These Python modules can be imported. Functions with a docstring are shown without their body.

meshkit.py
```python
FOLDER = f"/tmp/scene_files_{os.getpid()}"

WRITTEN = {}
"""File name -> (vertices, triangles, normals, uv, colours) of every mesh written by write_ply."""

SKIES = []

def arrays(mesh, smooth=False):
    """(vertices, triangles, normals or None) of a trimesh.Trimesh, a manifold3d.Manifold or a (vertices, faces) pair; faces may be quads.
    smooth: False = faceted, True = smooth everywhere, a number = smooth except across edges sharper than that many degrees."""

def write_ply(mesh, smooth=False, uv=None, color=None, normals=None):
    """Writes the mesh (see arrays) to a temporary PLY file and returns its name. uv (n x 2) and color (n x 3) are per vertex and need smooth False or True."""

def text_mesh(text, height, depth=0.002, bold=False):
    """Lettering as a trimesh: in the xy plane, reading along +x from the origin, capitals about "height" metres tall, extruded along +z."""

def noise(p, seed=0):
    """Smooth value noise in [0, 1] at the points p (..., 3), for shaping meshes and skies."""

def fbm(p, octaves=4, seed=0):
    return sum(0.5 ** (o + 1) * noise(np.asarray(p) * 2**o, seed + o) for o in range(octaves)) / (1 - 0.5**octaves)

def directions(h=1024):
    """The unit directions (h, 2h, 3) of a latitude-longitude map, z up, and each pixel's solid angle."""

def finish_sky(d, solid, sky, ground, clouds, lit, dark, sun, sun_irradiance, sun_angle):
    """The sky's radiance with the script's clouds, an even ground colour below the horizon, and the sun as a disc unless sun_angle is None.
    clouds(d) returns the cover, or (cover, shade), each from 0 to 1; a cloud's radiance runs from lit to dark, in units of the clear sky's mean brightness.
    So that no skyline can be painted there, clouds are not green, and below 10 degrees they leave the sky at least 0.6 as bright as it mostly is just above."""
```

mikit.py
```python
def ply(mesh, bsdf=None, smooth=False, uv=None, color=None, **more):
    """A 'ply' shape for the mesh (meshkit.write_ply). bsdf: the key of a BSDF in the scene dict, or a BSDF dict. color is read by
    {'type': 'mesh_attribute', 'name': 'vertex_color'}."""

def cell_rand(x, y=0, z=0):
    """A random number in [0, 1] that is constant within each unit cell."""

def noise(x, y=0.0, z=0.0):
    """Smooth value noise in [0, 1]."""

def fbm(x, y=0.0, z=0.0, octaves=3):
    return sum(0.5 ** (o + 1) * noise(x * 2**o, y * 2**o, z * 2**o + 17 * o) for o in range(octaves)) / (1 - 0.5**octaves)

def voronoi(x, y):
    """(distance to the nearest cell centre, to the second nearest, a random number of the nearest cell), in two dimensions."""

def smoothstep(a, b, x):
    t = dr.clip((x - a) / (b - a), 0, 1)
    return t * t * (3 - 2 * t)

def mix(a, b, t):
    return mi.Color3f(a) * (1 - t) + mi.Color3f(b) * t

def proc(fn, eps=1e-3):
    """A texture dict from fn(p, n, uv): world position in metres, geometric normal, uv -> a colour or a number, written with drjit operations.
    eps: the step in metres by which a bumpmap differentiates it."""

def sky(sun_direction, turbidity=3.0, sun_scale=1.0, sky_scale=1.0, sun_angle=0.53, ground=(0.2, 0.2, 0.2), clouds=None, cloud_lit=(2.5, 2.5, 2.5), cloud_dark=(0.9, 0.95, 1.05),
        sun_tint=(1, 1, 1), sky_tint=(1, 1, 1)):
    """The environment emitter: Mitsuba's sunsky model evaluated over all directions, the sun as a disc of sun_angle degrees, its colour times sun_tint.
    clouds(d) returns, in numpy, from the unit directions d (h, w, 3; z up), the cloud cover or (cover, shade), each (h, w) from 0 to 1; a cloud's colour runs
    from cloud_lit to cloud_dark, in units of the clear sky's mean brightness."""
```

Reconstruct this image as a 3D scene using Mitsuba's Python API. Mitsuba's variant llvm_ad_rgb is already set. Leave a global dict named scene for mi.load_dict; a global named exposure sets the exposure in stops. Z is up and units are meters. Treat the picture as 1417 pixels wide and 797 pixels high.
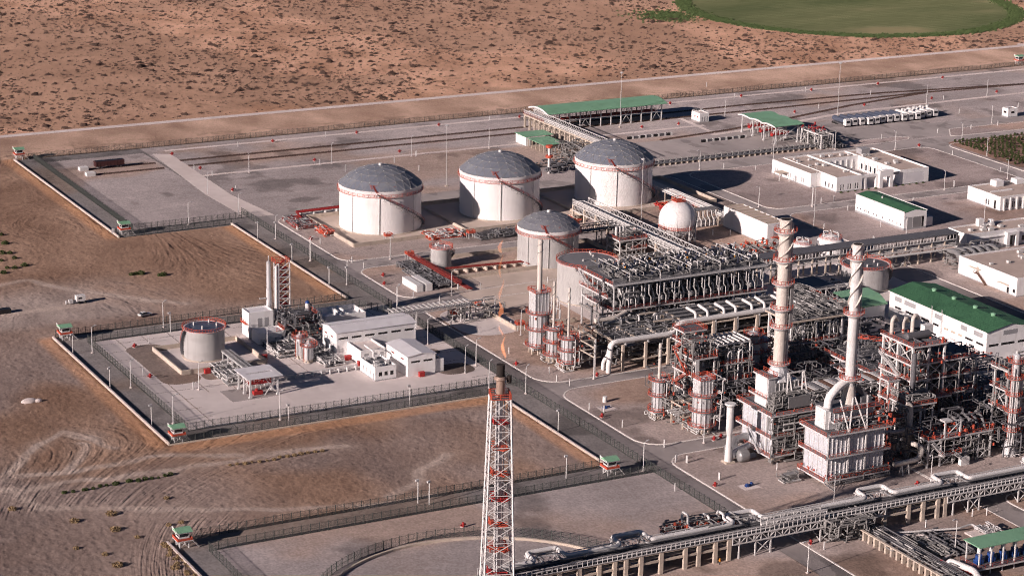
import math
import numpy as np
import trimesh
import shapely
from shapely.geometry import Polygon, Point, LineString, box as sbox
import drjit as dr
import mitsuba as mi
import mikit
import meshkit

scene, labels = {}, {}
T = mi.ScalarTransform4f

# ------------------------------------------------------------------ camera, sky, exposure
YAW, PITCH, ROLL = math.radians(61.9388), math.radians(16.3856), math.radians(1.0441)
_f = np.array([math.cos(YAW) * math.cos(PITCH), math.sin(YAW) * math.cos(PITCH), -math.sin(PITCH)])
_r = np.cross(_f, [0, 0, 1.0]); _r /= np.linalg.norm(_r)
_u = np.cross(_r, _f)
_up = -_r * math.sin(ROLL) + _u * math.cos(ROLL)
EYE = np.array([0.0, 0.0, 240.0])
scene['camera'] = {'type': 'perspective', 'fov': 24.635, 'fov_axis': 'x', 'near_clip': 10.0, 'far_clip': 12000.0,
                   'to_world': T().look_at(origin=EYE.tolist(), target=(EYE + 100 * _f).tolist(), up=_up.tolist())}
SUN_EL, SUN_AZ = math.radians(18.0), math.radians(12.0)
sun_dir = [-math.cos(SUN_AZ) * math.cos(SUN_EL), -math.sin(SUN_AZ) * math.cos(SUN_EL), math.sin(SUN_EL)]
scene['sky'] = mikit.sky(sun_dir, turbidity=3.0, sky_scale=0.15, sky_tint=(0.74, 0.90, 1.36), sun_tint=(0.94, 1.085, 1.88))
exposure = 2.35

# ------------------------------------------------------------------ materials
def solid(name, rgb, rough=0.6, metallic=0.0, spec=0.4):
    scene[name] = {'type': 'twosided', 'bsdf': {'type': 'principled', 'base_color': {'type': 'rgb', 'value': list(rgb)}, 'roughness': rough, 'metallic': metallic, 'specular': spec}}
    return name

def surf(name, fn, rough=0.85, bump=None, height=0.1, eps=0.02, metallic=0.0, spec=0.3):
    b = {'type': 'principled', 'base_color': mikit.proc(fn), 'roughness': rough, 'metallic': metallic, 'specular': spec}
    if bump is not None:
        b = {'type': 'bumpmap', 'arbitrary': mikit.proc(bump, eps=eps), 'scale': height, 'bsdf': b}
    scene[name] = {'type': 'twosided', 'bsdf': b}
    return name

STEEL = solid('mat_steel', (0.54, 0.535, 0.535), 0.5)
STEEL_DARK = solid('mat_steel_dark', (0.12, 0.12, 0.13), 0.5)
PIPE_LIGHT = solid('mat_pipe_light', (0.57, 0.56, 0.55), 0.4)
PIPE_SILVER = solid('mat_pipe_silver', (0.27, 0.27, 0.275), 0.4, 0.3)
PIPE_GREY = solid('mat_pipe_grey', (0.24, 0.235, 0.23), 0.5)
PANEL = solid('mat_furnace_panel', (0.54, 0.56, 0.60), 0.45, 0.1)
WHITE = solid('mat_white', (0.66, 0.65, 0.64), 0.5)
ORANGE = solid('mat_orange', (0.46, 0.085, 0.050), 0.5)
RED = solid('mat_red', (0.36, 0.03, 0.03), 0.5)
DARKRED = solid('mat_dark_red', (0.22, 0.035, 0.03), 0.6)
WAGON = solid('mat_wagon', (0.055, 0.02, 0.02), 0.7)
BLACK = solid('mat_black', (0.02, 0.02, 0.022), 0.4)
GLASS = solid('mat_window', (0.025, 0.03, 0.038), 0.12, 0.0, 0.6)
GREY_LOUVRE = solid('mat_louvre', (0.33, 0.33, 0.34), 0.5)
BLUE = solid('mat_blue', (0.02, 0.06, 0.22), 0.45)
BLUEGREY = solid('mat_blue_grey', (0.10, 0.118, 0.165), 0.35, 0.2)
HIVIS = solid('mat_hivis', (0.75, 0.30, 0.03), 0.7)
NAVY = solid('mat_navy', (0.03, 0.035, 0.06), 0.8)
SKIN = solid('mat_skin', (0.42, 0.26, 0.18), 0.6)
TYRE = solid('mat_tyre', (0.025, 0.025, 0.025), 0.9)
WIRE = solid('mat_wire', (0.07, 0.078, 0.074), 0.6)
GRATING = solid('mat_grating', (0.17, 0.17, 0.18), 0.6)
RUST = solid('mat_rust', (0.13, 0.075, 0.058), 0.9)
RAIL = solid('mat_rail', (0.075, 0.055, 0.05), 0.6)
SOOT = solid('mat_soot', (0.028, 0.022, 0.020), 0.9)
COPPER = solid('mat_scorched', (0.36, 0.26, 0.21), 0.45, 0.3)

N, FB = mikit.noise, mikit.fbm
sm, mix = mikit.smoothstep, mikit.mix
def streaky(rgb, dirt, amount, sx=0.9, sz=0.12):
    def fn(p, n, uv):
        s = FB(p.x * sx + 31, p.y * sx, p.z * sz, 3)
        b = FB(p.x * 0.15, p.y * 0.15, p.z * 0.4 + 9, 3)
        return mix(rgb, dirt, dr.clip(sm(0.45, 0.8, s) * amount + sm(0.5, 0.8, b) * amount * 0.6, 0, 1))
    return fn
WALL = surf('mat_wall', streaky((0.78, 0.775, 0.77), (0.62, 0.59, 0.56), 0.4), 0.7)
TANKW = surf('mat_tank_white', streaky((0.76, 0.75, 0.745), (0.60, 0.56, 0.52), 0.25, 0.5, 0.06), 0.5)
TANKG = surf('mat_tank_grey', streaky((0.40, 0.395, 0.39), (0.31, 0.30, 0.295), 0.7, 0.8, 0.05), 0.55)
CLAD = surf('mat_cladding', streaky((0.60, 0.605, 0.62), (0.42, 0.415, 0.41), 0.7, 1.2, 0.2), 0.42, metallic=0.2)
STACKW = surf('mat_stack_white', streaky((0.62, 0.615, 0.61), (0.47, 0.455, 0.44), 0.6, 0.8, 0.05), 0.5)
STACKM = surf('mat_stack', streaky((0.60, 0.55, 0.50), (0.47, 0.43, 0.39), 0.6, 0.8, 0.05), 0.6)
CONC = surf('mat_concrete', streaky((0.50, 0.43, 0.36), (0.36, 0.31, 0.27), 0.7, 0.5, 0.5), 0.85)
GREEN = surf('mat_green_roof', streaky((0.058, 0.155, 0.082), (0.045, 0.12, 0.066), 0.9, 0.2, 0.2), 0.5)
GREENL = surf('mat_green_canopy', streaky((0.21, 0.41, 0.265), (0.18, 0.35, 0.22), 0.8, 0.3, 0.3), 0.5)
ROOFW = surf('mat_roof_white', streaky((0.70, 0.69, 0.71), (0.60, 0.58, 0.60), 0.5, 0.3, 0.3), 0.45)
def f_flatroof(p, n, uv):
    a = FB(p.x * 0.25, p.y * 0.25, 3.0, 4)
    b = N(p.x * 2.1, p.y * 2.1, 0.0)
    return mix((0.36, 0.29, 0.255), (0.44, 0.37, 0.33), dr.clip(a * 0.9 + b * 0.25 - 0.1, 0, 1))
FLATROOF = surf('mat_flat_roof', f_flatroof, 0.9)
DOME = surf('mat_dome', streaky((0.19, 0.21, 0.255), (0.25, 0.27, 0.305), 0.8, 0.35, 0.35), 0.45, metallic=0.2)
DOME2 = surf('mat_dome_pale', streaky((0.19, 0.20, 0.235), (0.25, 0.26, 0.28), 0.8, 0.35, 0.35), 0.45, metallic=0.2)

# ground materials -------------------------------------------------
TRACKS = [(161.8, 604.1), (167.8, 598.3), (179.8, 600.9), (197.1, 599.1), (216.9, 597.4), (239.7, 597.7), (263.0, 594.8)], [(164.7, 614.3), (176.3, 610.4), (191.0, 609.1), (203.6, 609.7), (214.2, 610.1), (233.2, 600.8)], [(165.2, 610.9), (171.9, 619.5), (175.4, 627.8), (182.7, 633.9), (191.3, 639.9), (197.1, 632.5), (201.9, 622.2)], [(183.0, 611.1), (194.2, 628.1)], [(165.5, 602.4), (165.4, 596.3), (165.6, 591.2), (168.5, 584.8), (181.4, 577.8), (199.5, 569.4), (243.4, 550.5), (262.5, 548.5), (288.0, 538.6)], [(256.6, 553.4), (267.4, 558.7), (280.0, 572.2), (285.3, 576.4)], [(217.5, 798.8), (227.2, 801.3), (242.4, 777.4), (256.9, 764.1), (270.5, 751.3)], [(206.7, 761.1), (215.9, 763.2), (233.4, 763.3)]
SEG = [(a, b) for t in TRACKS for a, b in zip(t[:-1], t[1:])]
def track_mask(x, y, w):
    wx = x + (N(x * 0.12, y * 0.12, 1.0) - 0.5) * 4
    wy = y + (N(x * 0.12, y * 0.12, 7.0) - 0.5) * 3
    d = mi.Float(1e9)
    for (ax, ay), (bx, by) in SEG:
        ux, uy = bx - ax, by - ay
        t = dr.clip(((wx - ax) * ux + (wy - ay) * uy) / (ux * ux + uy * uy), 0, 1)
        d = dr.minimum(d, dr.square(wx - ax - t * ux) + dr.square(wy - ay - t * uy))
    return dr.sqrt(d)
def f_desert(p, n, uv):
    x, y = p.x, p.y
    big = FB(x * 0.012, y * 0.012, 2.0, 4)
    mid = FB(x * 0.06, y * 0.045, 5.0, 4)
    fine = FB(x * 0.7, y * 0.5, 1.0, 3)
    tiny = N(x * 2.3, y * 1.7, 4.0)
    brown = mix((0.200, 0.126, 0.090), (0.335, 0.225, 0.165), dr.clip(mid * 1.5 - 0.3 + (fine - 0.5) * 0.5, 0, 1))
    grey = mix((0.21, 0.170, 0.158), (0.33, 0.275, 0.255), dr.clip(mid * 1.5 - 0.35 + (fine - 0.5) * 0.6, 0, 1))
    orange = mix((0.37, 0.218, 0.146), (0.61, 0.385, 0.272), dr.clip(mid * 1.7 - 0.4 + (fine - 0.5) * 0.5, 0, 1))
    g = sm(0.47, 0.60, big)
    low = sm(604, 588, y + (mid - 0.5) * 26) * sm(275, 205, x + (big - 0.5) * 120)
    low = dr.maximum(low, sm(180, 130, x + (big - 0.5) * 60) * 0.5)
    grey_zone = dr.clip(dr.maximum(low * 0.65, sm(0.38, 0.58, FB(x * 0.02 + 5, y * 0.017, 8.0, 3)) * sm(800, 700, y) * 0.75), 0, 1)
    c = mix(brown, grey, grey_zone)
    pz = sm(738, 752, y) * sm(806, 772, y) * sm(285, 235, x + (mid - 0.5) * 60)
    c = mix(c, mix((0.27, 0.225, 0.205), (0.46, 0.395, 0.36), dr.clip(mid * 1.8 - 0.5, 0, 1)), pz * 0.8)
    far = sm(1020, 1036, y)
    brush = sm(0.60, 0.74, FB(x * 0.33, y * 0.22, 3.0, 3)) * sm(0.35, 0.6, FB(x * 0.018, y * 0.012, 6.0, 3)) * 0.45
    c = mix(c, mix(mix(orange, (0.33, 0.215, 0.155), g * 0.6), (0.16, 0.095, 0.065), brush), far)
    strip = sm(985, 990, y) * sm(1036, 1028, y)
    c = mix(c, mix(mix((0.30, 0.20, 0.15), (0.56, 0.40, 0.31), dr.clip(mid * 1.6 - 0.35, 0, 1)), (0.20, 0.135, 0.10), sm(0.52, 0.70, FB(x * 0.22, y * 0.35, 5.0, 4)) * sm(1012, 992, y) * 0.7), strip)
    # ochre banks of fill against the compound walls
    bank = dr.maximum(sm(4.6, 1.0, dr.abs(x - 274.6)) * sm(838, 848, y) * sm(990, 985, y), sm(4.8, 1.0, dr.abs(x - 213.6)) * sm(612, 620, y) * sm(735, 728, y))
    bank = dr.maximum(bank, sm(4.6, 1.0, dr.abs(x - 322.0)) * dr.maximum(sm(540, 550, y) * sm(620, 612, y), sm(735, 742, y) * sm(848, 842, y)))
    bank = dr.maximum(bank, sm(4.5, 1.0, dr.abs(y - 613.5)) * sm(212, 218, x) * sm(326, 322, x))
    c = mix(c, (0.50, 0.27, 0.15), bank * (0.36 + 0.4 * mid))
    d = track_mask(x, y, 2.0)
    ruts = sm(2.6, 0.6, d) * (0.45 + 0.8 * N(x * 0.25, y * 0.25, 3.0)) * sm(1000, 960, y)
    wide = sm(8.0, 1.0, d) * FB(x * 0.1, y * 0.1, 9.0, 3) * sm(1000, 960, y)
    c = mix(c, (0.45, 0.37, 0.32), dr.clip(ruts * 0.6 + wide * 0.4, 0, 0.9))
    return c * (0.86 + 0.28 * tiny)
def b_desert(p, n, uv):
    x, y = p.x, p.y
    rot = 1.45 + (N(x * 0.008, y * 0.008, 12.0) - 0.5) * 1.1
    s, c = dr.sin(rot), dr.cos(rot)
    u, v = x * c + y * s, -x * s + y * c
    st = FB(u * 0.10, v * 0.75, 2.0, 3) * sm(0.35, 0.6, N(x * 0.03, y * 0.03, 20.0)) * 1.2
    return st + FB(x * 0.8, y * 0.6, 6.0, 3) * 0.8
DESERT = surf('mat_desert', f_desert, 0.95, b_desert, 0.36, 0.25, spec=0.1)
def gravel(a, b, scale=1.0):
    def fn(p, n, uv):
        x, y = p.x, p.y
        m = FB(x * 0.03 * scale, y * 0.03 * scale, 1.0, 4)
        f = FB(x * 0.4, y * 0.35, 3.0, 3)
        t = N(x * 2.2, y * 1.6, 5.0)
        w = sm(0.52, 0.66, FB(x * 0.012, y * 0.06, 8.0, 3))
        st = sm(0.60, 0.74, FB(x * 0.055 + 3, y * 0.05, 21.0, 4)) * 0.5
        sw = sm(0.56, 0.60, N(x * 0.03 + FB(x * 0.01, y * 0.01, 2.0, 2) * 6, y * 0.5, 31.0)) * 0.05
        e = sm(0.46, 0.62, FB(x * 0.016 + 9, y * 0.02, 13.0, 4))
        tint = mix((0.97, 0.97, 0.97), (0.98, 0.86, 0.76), e)
        return tint * mix(a, b, dr.clip(m * 1.9 - 0.55 + (f - 0.5) * 0.6 + w * 0.25, 0, 1)) * (0.82 + 0.36 * t) * (1 - st * 0.8) * (1 - sw)
    return fn
GRAVEL = surf('mat_gravel', gravel((0.30, 0.25, 0.24), (0.41, 0.345, 0.33)), 0.95, spec=0.1)
GRAVEL_YARD = surf('mat_gravel_yard', gravel((0.31, 0.275, 0.27), (0.43, 0.38, 0.372)), 0.95, spec=0.1)
GRAVEL_STRIP = surf('mat_gravel_strip', gravel((0.15, 0.14, 0.14), (0.25, 0.23, 0.225)), 0.95, spec=0.1)
GRAVEL_DARK = surf('mat_gravel_dark', gravel((0.17, 0.135, 0.12), (0.235, 0.19, 0.17)), 0.95, spec=0.1)
PLANTPAD = surf('mat_plant_pad', gravel((0.32, 0.265, 0.245), (0.44, 0.37, 0.345)), 0.9, spec=0.1)
def f_asphalt(p, n, uv):
    x, y = p.x, p.y
    m = FB(x * 0.05, y * 0.05, 4.0, 4)
    f = FB(x * 0.6, y * 0.5, 2.0, 3)
    dark = sm(0.42, 0.62, FB(x * 0.025, y * 0.025, 14.0, 3)) * sm(735, 690, y) * 0.6
    c = mix((0.27, 0.245, 0.24), (0.39, 0.35, 0.34), dr.clip(m * 1.5 - 0.3 + (f - 0.5) * 0.3, 0, 1))
    patch = sm(0.49, 0.51, mikit.cell_rand(x * 0.14, y * 0.045, 1.0)) * 0.09
    return mix(c, (0.12, 0.11, 0.11), dr.clip(dark + patch + sm(0.60, 0.70, FB(x * 0.16, y * 0.10, 27.0, 3)) * 0.4, 0, 1))
ASPHALT = surf('mat_asphalt', f_asphalt, 0.9, spec=0.15)
def slabs(a, b, s, line):
    def fn(p, n, uv):
        x, y = p.x, p.y
        m = FB(x * 0.06, y * 0.06, 4.0, 4)
        f = FB(x * 0.5, y * 0.5, 2.0, 3)
        t = mikit.cell_rand(x / s, y / s, 3.0)
        return mix(a, b, dr.clip(m * 1.3 - 0.25 + (f - 0.5) * 0.4 + (t - 0.5) * 0.25, 0, 1))
    return fn
PAVING = surf('mat_paving', slabs((0.53, 0.475, 0.455), (0.66, 0.60, 0.58), 6.0, 0.2), 0.85, spec=0.15)
PATH = surf('mat_path', slabs((0.52, 0.455, 0.43), (0.64, 0.575, 0.55), 3.0, 0.2), 0.9, spec=0.1)
BUNDFLOOR = surf('mat_bund_floor', slabs((0.45, 0.375, 0.32), (0.56, 0.475, 0.42), 5.0, 0.2), 0.9, spec=0.1)
def f_field(p, n, uv):
    x, y = p.x, p.y
    m = FB(x * 0.012, y * 0.03, 4.0, 4)
    f = FB(x * 0.15, y * 0.5, 2.0, 3)
    c = mix((0.095, 0.118, 0.055), (0.185, 0.195, 0.100), dr.clip(m * 1.7 - 0.4 + (f - 0.5) * 0.6, 0, 1))
    rows = 0.5 + 0.5 * dr.sin(y * 1.3 + FB(x * 0.02, y * 0.02, 6.0, 2) * 3)
    c = c * (0.88 + 0.24 * rows * N(x * 0.02, y * 0.1, 4.0))
    return mix(c, (0.26, 0.22, 0.13), sm(0.58, 0.75, m) * 0.6)
FIELD = surf('mat_field', f_field, 0.95, spec=0.1)
def leafmat(name, a, b):
    def fn(p, n, uv):
        return mix(a, b, FB(p.x * 1.7, p.y * 1.7, p.z * 2.5, 3))
    return surf(name, fn, 0.8, spec=0.2)
LEAF = leafmat('mat_leaf', (0.035, 0.055, 0.020), (0.085, 0.105, 0.038))
LEAF_BRIGHT = leafmat('mat_leaf_bright', (0.045, 0.075, 0.026), (0.09, 0.125, 0.048))
SCRUB = leafmat('mat_scrub', (0.055, 0.033, 0.026), (0.115, 0.075, 0.058))
DRYBUSH = leafmat('mat_dry_bush', (0.20, 0.14, 0.075), (0.38, 0.28, 0.16))
KERBM = solid('mat_kerb', (0.64, 0.60, 0.57), 0.8)
BARK = solid('mat_bark', (0.10, 0.07, 0.05), 0.9)

# ------------------------------------------------------------------ mesh kit
CUBE_V = np.array([[x, y, z] for z in (0, 1) for y in (0, 1) for x in (0, 1)], float)
BOX_Q = [(0, 2, 3, 1), (4, 5, 7, 6), (0, 1, 5, 4), (2, 6, 7, 3), (0, 4, 6, 2), (1, 3, 7, 5)]
BOX_I = np.array([i for q in BOX_Q for i in q])
BOX_F = np.array([[4 * k + a for a in t] for k in range(6) for t in ((0, 1, 2), (0, 2, 3))])

class MB:
    def __init__(self):
        self.v, self.f, self.n = [], [], 0
    def add(self, v, f):
        v = np.asarray(v, float)
        self.v.append(v); self.f.append(np.asarray(f, int) + self.n); self.n += len(v)
        return self
    def mesh(self, t):
        return self.add(t.vertices, t.faces)
    def box(self, x0, x1, y0, y1, z0, z1):
        c = CUBE_V[BOX_I] * [x1 - x0, y1 - y0, z1 - z0] + [x0, y0, z0]
        return self.add(c, BOX_F)
    def bar(self, p, q, w=0.2, h=None):
        h = h or w
        p, q = np.asarray(p, float), np.asarray(q, float)
        d = q - p
        L = np.linalg.norm(d)
        if L < 1e-6:
            return self
        d = d / L
        s = np.cross(d, [0, 0, 1.0])
        if np.linalg.norm(s) < 1e-3:
            s = np.array([1.0, 0, 0])
        s /= np.linalg.norm(s)
        u = np.cross(s, d)
        c = CUBE_V[BOX_I]
        v = p + (c[:, :1] - 0.5) * w * s + c[:, 1:2] * L * d + (c[:, 2:] - 0.5) * h * u
        return self.add(v, BOX_F[:, ::-1] if np.dot(np.cross(s, d), u) < 0 else BOX_F)
    def cyl(self, x, y, z0, z1, r, n=16, r1=None, cap=True, a0=0.0):
        r1 = r if r1 is None else r1
        a = np.arange(n) * 2 * np.pi / n + a0
        c, s = np.cos(a), np.sin(a)
        lo = np.stack([x + r * c, y + r * s, np.full(n, z0)], 1)
        hi = np.stack([x + r1 * c, y + r1 * s, np.full(n, z1)], 1)
        i = np.arange(n); j = (i + 1) % n
        self.add(np.vstack([lo, hi]), np.vstack([np.stack([i, j, j + n], 1), np.stack([i, j + n, i + n], 1)]))
        if cap:
            self.add(np.vstack([hi, [[x, y, z1]]]), np.stack([i, j, np.full(n, n)], 1))
            self.add(np.vstack([lo, [[x, y, z0]]]), np.stack([j, i, np.full(n, n)], 1))
        return self
    def tube(self, path, r, n=7, bend=None):
        p = rounded(path, bend if bend is not None else r * 2.2)
        p = np.asarray(p, float)
        t = np.gradient(p, axis=0)
        t /= np.linalg.norm(t, axis=1, keepdims=True) + 1e-12
        a = np.zeros_like(t)
        ref = np.array([0, 0, 1.0]) if abs(t[0][2]) < 0.9 else np.array([1.0, 0, 0])
        cur = np.cross(t[0], ref); cur /= np.linalg.norm(cur)
        for k in range(len(p)):
            cur = cur - t[k] * np.dot(cur, t[k])
            cur /= np.linalg.norm(cur) + 1e-12
            a[k] = cur
        b = np.cross(t, a)
        ang = np.arange(n) * 2 * np.pi / n
        v = p[:, None] + r * (np.cos(ang)[None, :, None] * a[:, None] + np.sin(ang)[None, :, None] * b[:, None])
        i, j = np.meshgrid(np.arange(len(p) - 1), np.arange(n), indexing='ij')
        q = np.stack([i * n + j, i * n + (j + 1) % n, (i + 1) * n + (j + 1) % n, (i + 1) * n + j], -1).reshape(-1, 4)
        self.add(v.reshape(-1, 3), np.vstack([q[:, [0, 1, 2]], q[:, [0, 2, 3]]]))
        k = np.arange(n)
        for e, flip in ((0, True), (len(p) - 1, False)):
            f = np.stack([k, (k + 1) % n, np.full(n, n)], 1)
            self.add(np.vstack([v[e], p[e][None]]), f[:, ::-1] if flip else f)
        return self
    def dome(self, x, y, z, r, h, n=24, m=6):
        a = np.arange(n) * 2 * np.pi / n
        rings = []
        for k in range(m + 1):
            ph = k / m * np.pi / 2
            rings.append(np.stack([x + r * np.cos(ph) * np.cos(a), y + r * np.cos(ph) * np.sin(a), np.full(n, z + h * np.sin(ph))], 1))
        v = np.vstack(rings)
        i, j = np.meshgrid(np.arange(m), np.arange(n), indexing='ij')
        q = np.stack([i * n + j, i * n + (j + 1) % n, (i + 1) * n + (j + 1) % n, (i + 1) * n + j], -1).reshape(-1, 4)
        return self.add(v, np.vstack([q[:, [0, 1, 2]], q[:, [0, 2, 3]]]))
    def drum(self, p, q, r, n=14):
        """horizontal vessel with dished ends"""
        p, q = np.asarray(p, float), np.asarray(q, float)
        d = (q - p) / np.linalg.norm(q - p)
        s = np.cross(d, [0, 0, 1.0]); s /= np.linalg.norm(s)
        u = np.cross(s, d)
        st = [(-0.45, 0.0), (-0.38, 0.45), (-0.2, 0.82), (0, 1.0)]
        prof = [(p + d * r * a, r * b) for a, b in st] + [(q - d * r * a, r * b) for a, b in reversed(st)]
        ang = np.arange(n) * 2 * np.pi / n
        v = np.vstack([c + rr * (np.cos(ang)[:, None] * s + np.sin(ang)[:, None] * u) for c, rr in prof])
        i, j = np.meshgrid(np.arange(len(prof) - 1), np.arange(n), indexing='ij')
        k = np.stack([i * n + j, i * n + (j + 1) % n, (i + 1) * n + (j + 1) % n, (i + 1) * n + j], -1).reshape(-1, 4)
        return self.add(v, np.vstack([k[:, [0, 1, 2]], k[:, [0, 2, 3]]])[:, ::-1])
    def sheet(self, poly, z):
        for g in getattr(poly, 'geoms', [poly]):
            v, f = trimesh.creation.triangulate_polygon(g, engine='earcut')
            f = np.asarray(f)
            a = v[f]
            cr = (a[:, 1, 0] - a[:, 0, 0]) * (a[:, 2, 1] - a[:, 0, 1]) - (a[:, 1, 1] - a[:, 0, 1]) * (a[:, 2, 0] - a[:, 0, 0])
            f = np.where((cr < 0)[:, None], f[:, ::-1], f)
            self.add(np.column_stack([v, np.full(len(v), z)]), f)
        return self
    def slab(self, poly, z0, z1):
        for g in getattr(poly, 'geoms', [poly]):
            t = trimesh.creation.extrude_polygon(g, z1 - z0, engine='earcut')
            t.unmerge_vertices()
            self.add(np.asarray(t.vertices) + [0, 0, z0], t.faces)
        return self
    def arrays(self):
        return np.vstack(self.v), np.vstack(self.f)
    def ply(self, m, smooth=True):
        return mikit.ply(self.arrays(), m, smooth=smooth)

def rounded(path, bend):
    path = [np.asarray(p, float) for p in path]
    if len(path) < 3 or bend <= 0:
        return path
    out = [path[0]]
    for a, b, c in zip(path[:-2], path[1:-1], path[2:]):
        u, w = a - b, c - b
        lu, lw = np.linalg.norm(u), np.linalg.norm(w)
        if lu < 1e-6 or lw < 1e-6:
            continue
        e = min(bend, lu * 0.48, lw * 0.48)
        s, t = b + u / lu * e, b + w / lw * e
        for k in (0, 0.33, 0.67, 1.0):
            out.append((1 - k) ** 2 * s + 2 * k * (1 - k) * b + k * k * t)
    out.append(path[-1])
    return out

COUNT = {}
def key_of(base):
    k = COUNT.get(base, -1) + 1
    COUNT[base] = k
    return base if k == 0 else '%s_%03d' % (base, k)
def thing(name, label, cat, group=None):
    k = key_of(name)
    labels[k] = {'label': label, 'category': cat}
    if group:
        labels[k]['group'] = group
    return k
def part(parent, name, mb, m, smooth=True, stuff=False, label=None):
    if isinstance(mb, MB) and mb.n == 0:
        return None
    k = key_of(parent + '__' + name)
    scene[k] = mb.ply(m, smooth) if isinstance(mb, MB) else mb
    if stuff or label:
        labels[k] = {}
        if stuff: labels[k]['kind'] = 'stuff'
        if label: labels[k]['label'] = label
    return k
def struct(name, mb, m, smooth=False, kind='structure'):
    k = key_of(name)
    scene[k] = mb.ply(m, smooth)
    labels[k] = {'kind': kind}
    return k
def lone(name, mb, m, label, cat, group=None, smooth=True):
    k = thing(name, label, cat, group)
    scene[k] = mb.ply(m, smooth)
    return k
def place(name, proto, x, y, z=0.0, rot=0.0, label='', cat='', group=None, scale=1.0):
    k = thing(name, label, cat, group)
    tw = T().translate([x, y, z]).rotate([0, 0, 1], rot).scale(scale)
    for sub, d in proto:
        if sub == '':
            scene[k] = {**d, 'to_world': tw}
        else:
            kk = key_of(k + '__' + sub)
            scene[kk] = {**d, 'to_world': tw}
    return k
def rails(m, pts, h=1.1, closed=False, w=0.09, step=2.2, toe=0.16):
    pts = [np.asarray(p, float) for p in pts]
    if closed:
        pts = pts + [pts[0]]
    for a, b in zip(pts[:-1], pts[1:]):
        for z, ww in ((h, w), (h * 0.55, w * 0.7)):
            m.bar(a + [0, 0, z], b + [0, 0, z], ww)
        m.bar(a + [0, 0, toe / 2], b + [0, 0, toe / 2], w * 0.6, toe)
        L = np.linalg.norm(b - a)
        for k in range(int(L / step) + 1):
            q = a + (b - a) * min(1, k * step / max(L, 1e-6))
            m.bar(q, q + [0, 0, h], w)
    return m
def rect_pts(x0, x1, y0, y1, z):
    return [(x0, y0, z), (x1, y0, z), (x1, y1, z), (x0, y1, z)]
def rrect(x0, x1, y0, y1, r):
    b = sbox(x0, y0, x1, y1)
    return b.buffer(-r).buffer(r, quad_segs=6)
RNG = np.random.default_rng(11)

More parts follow.
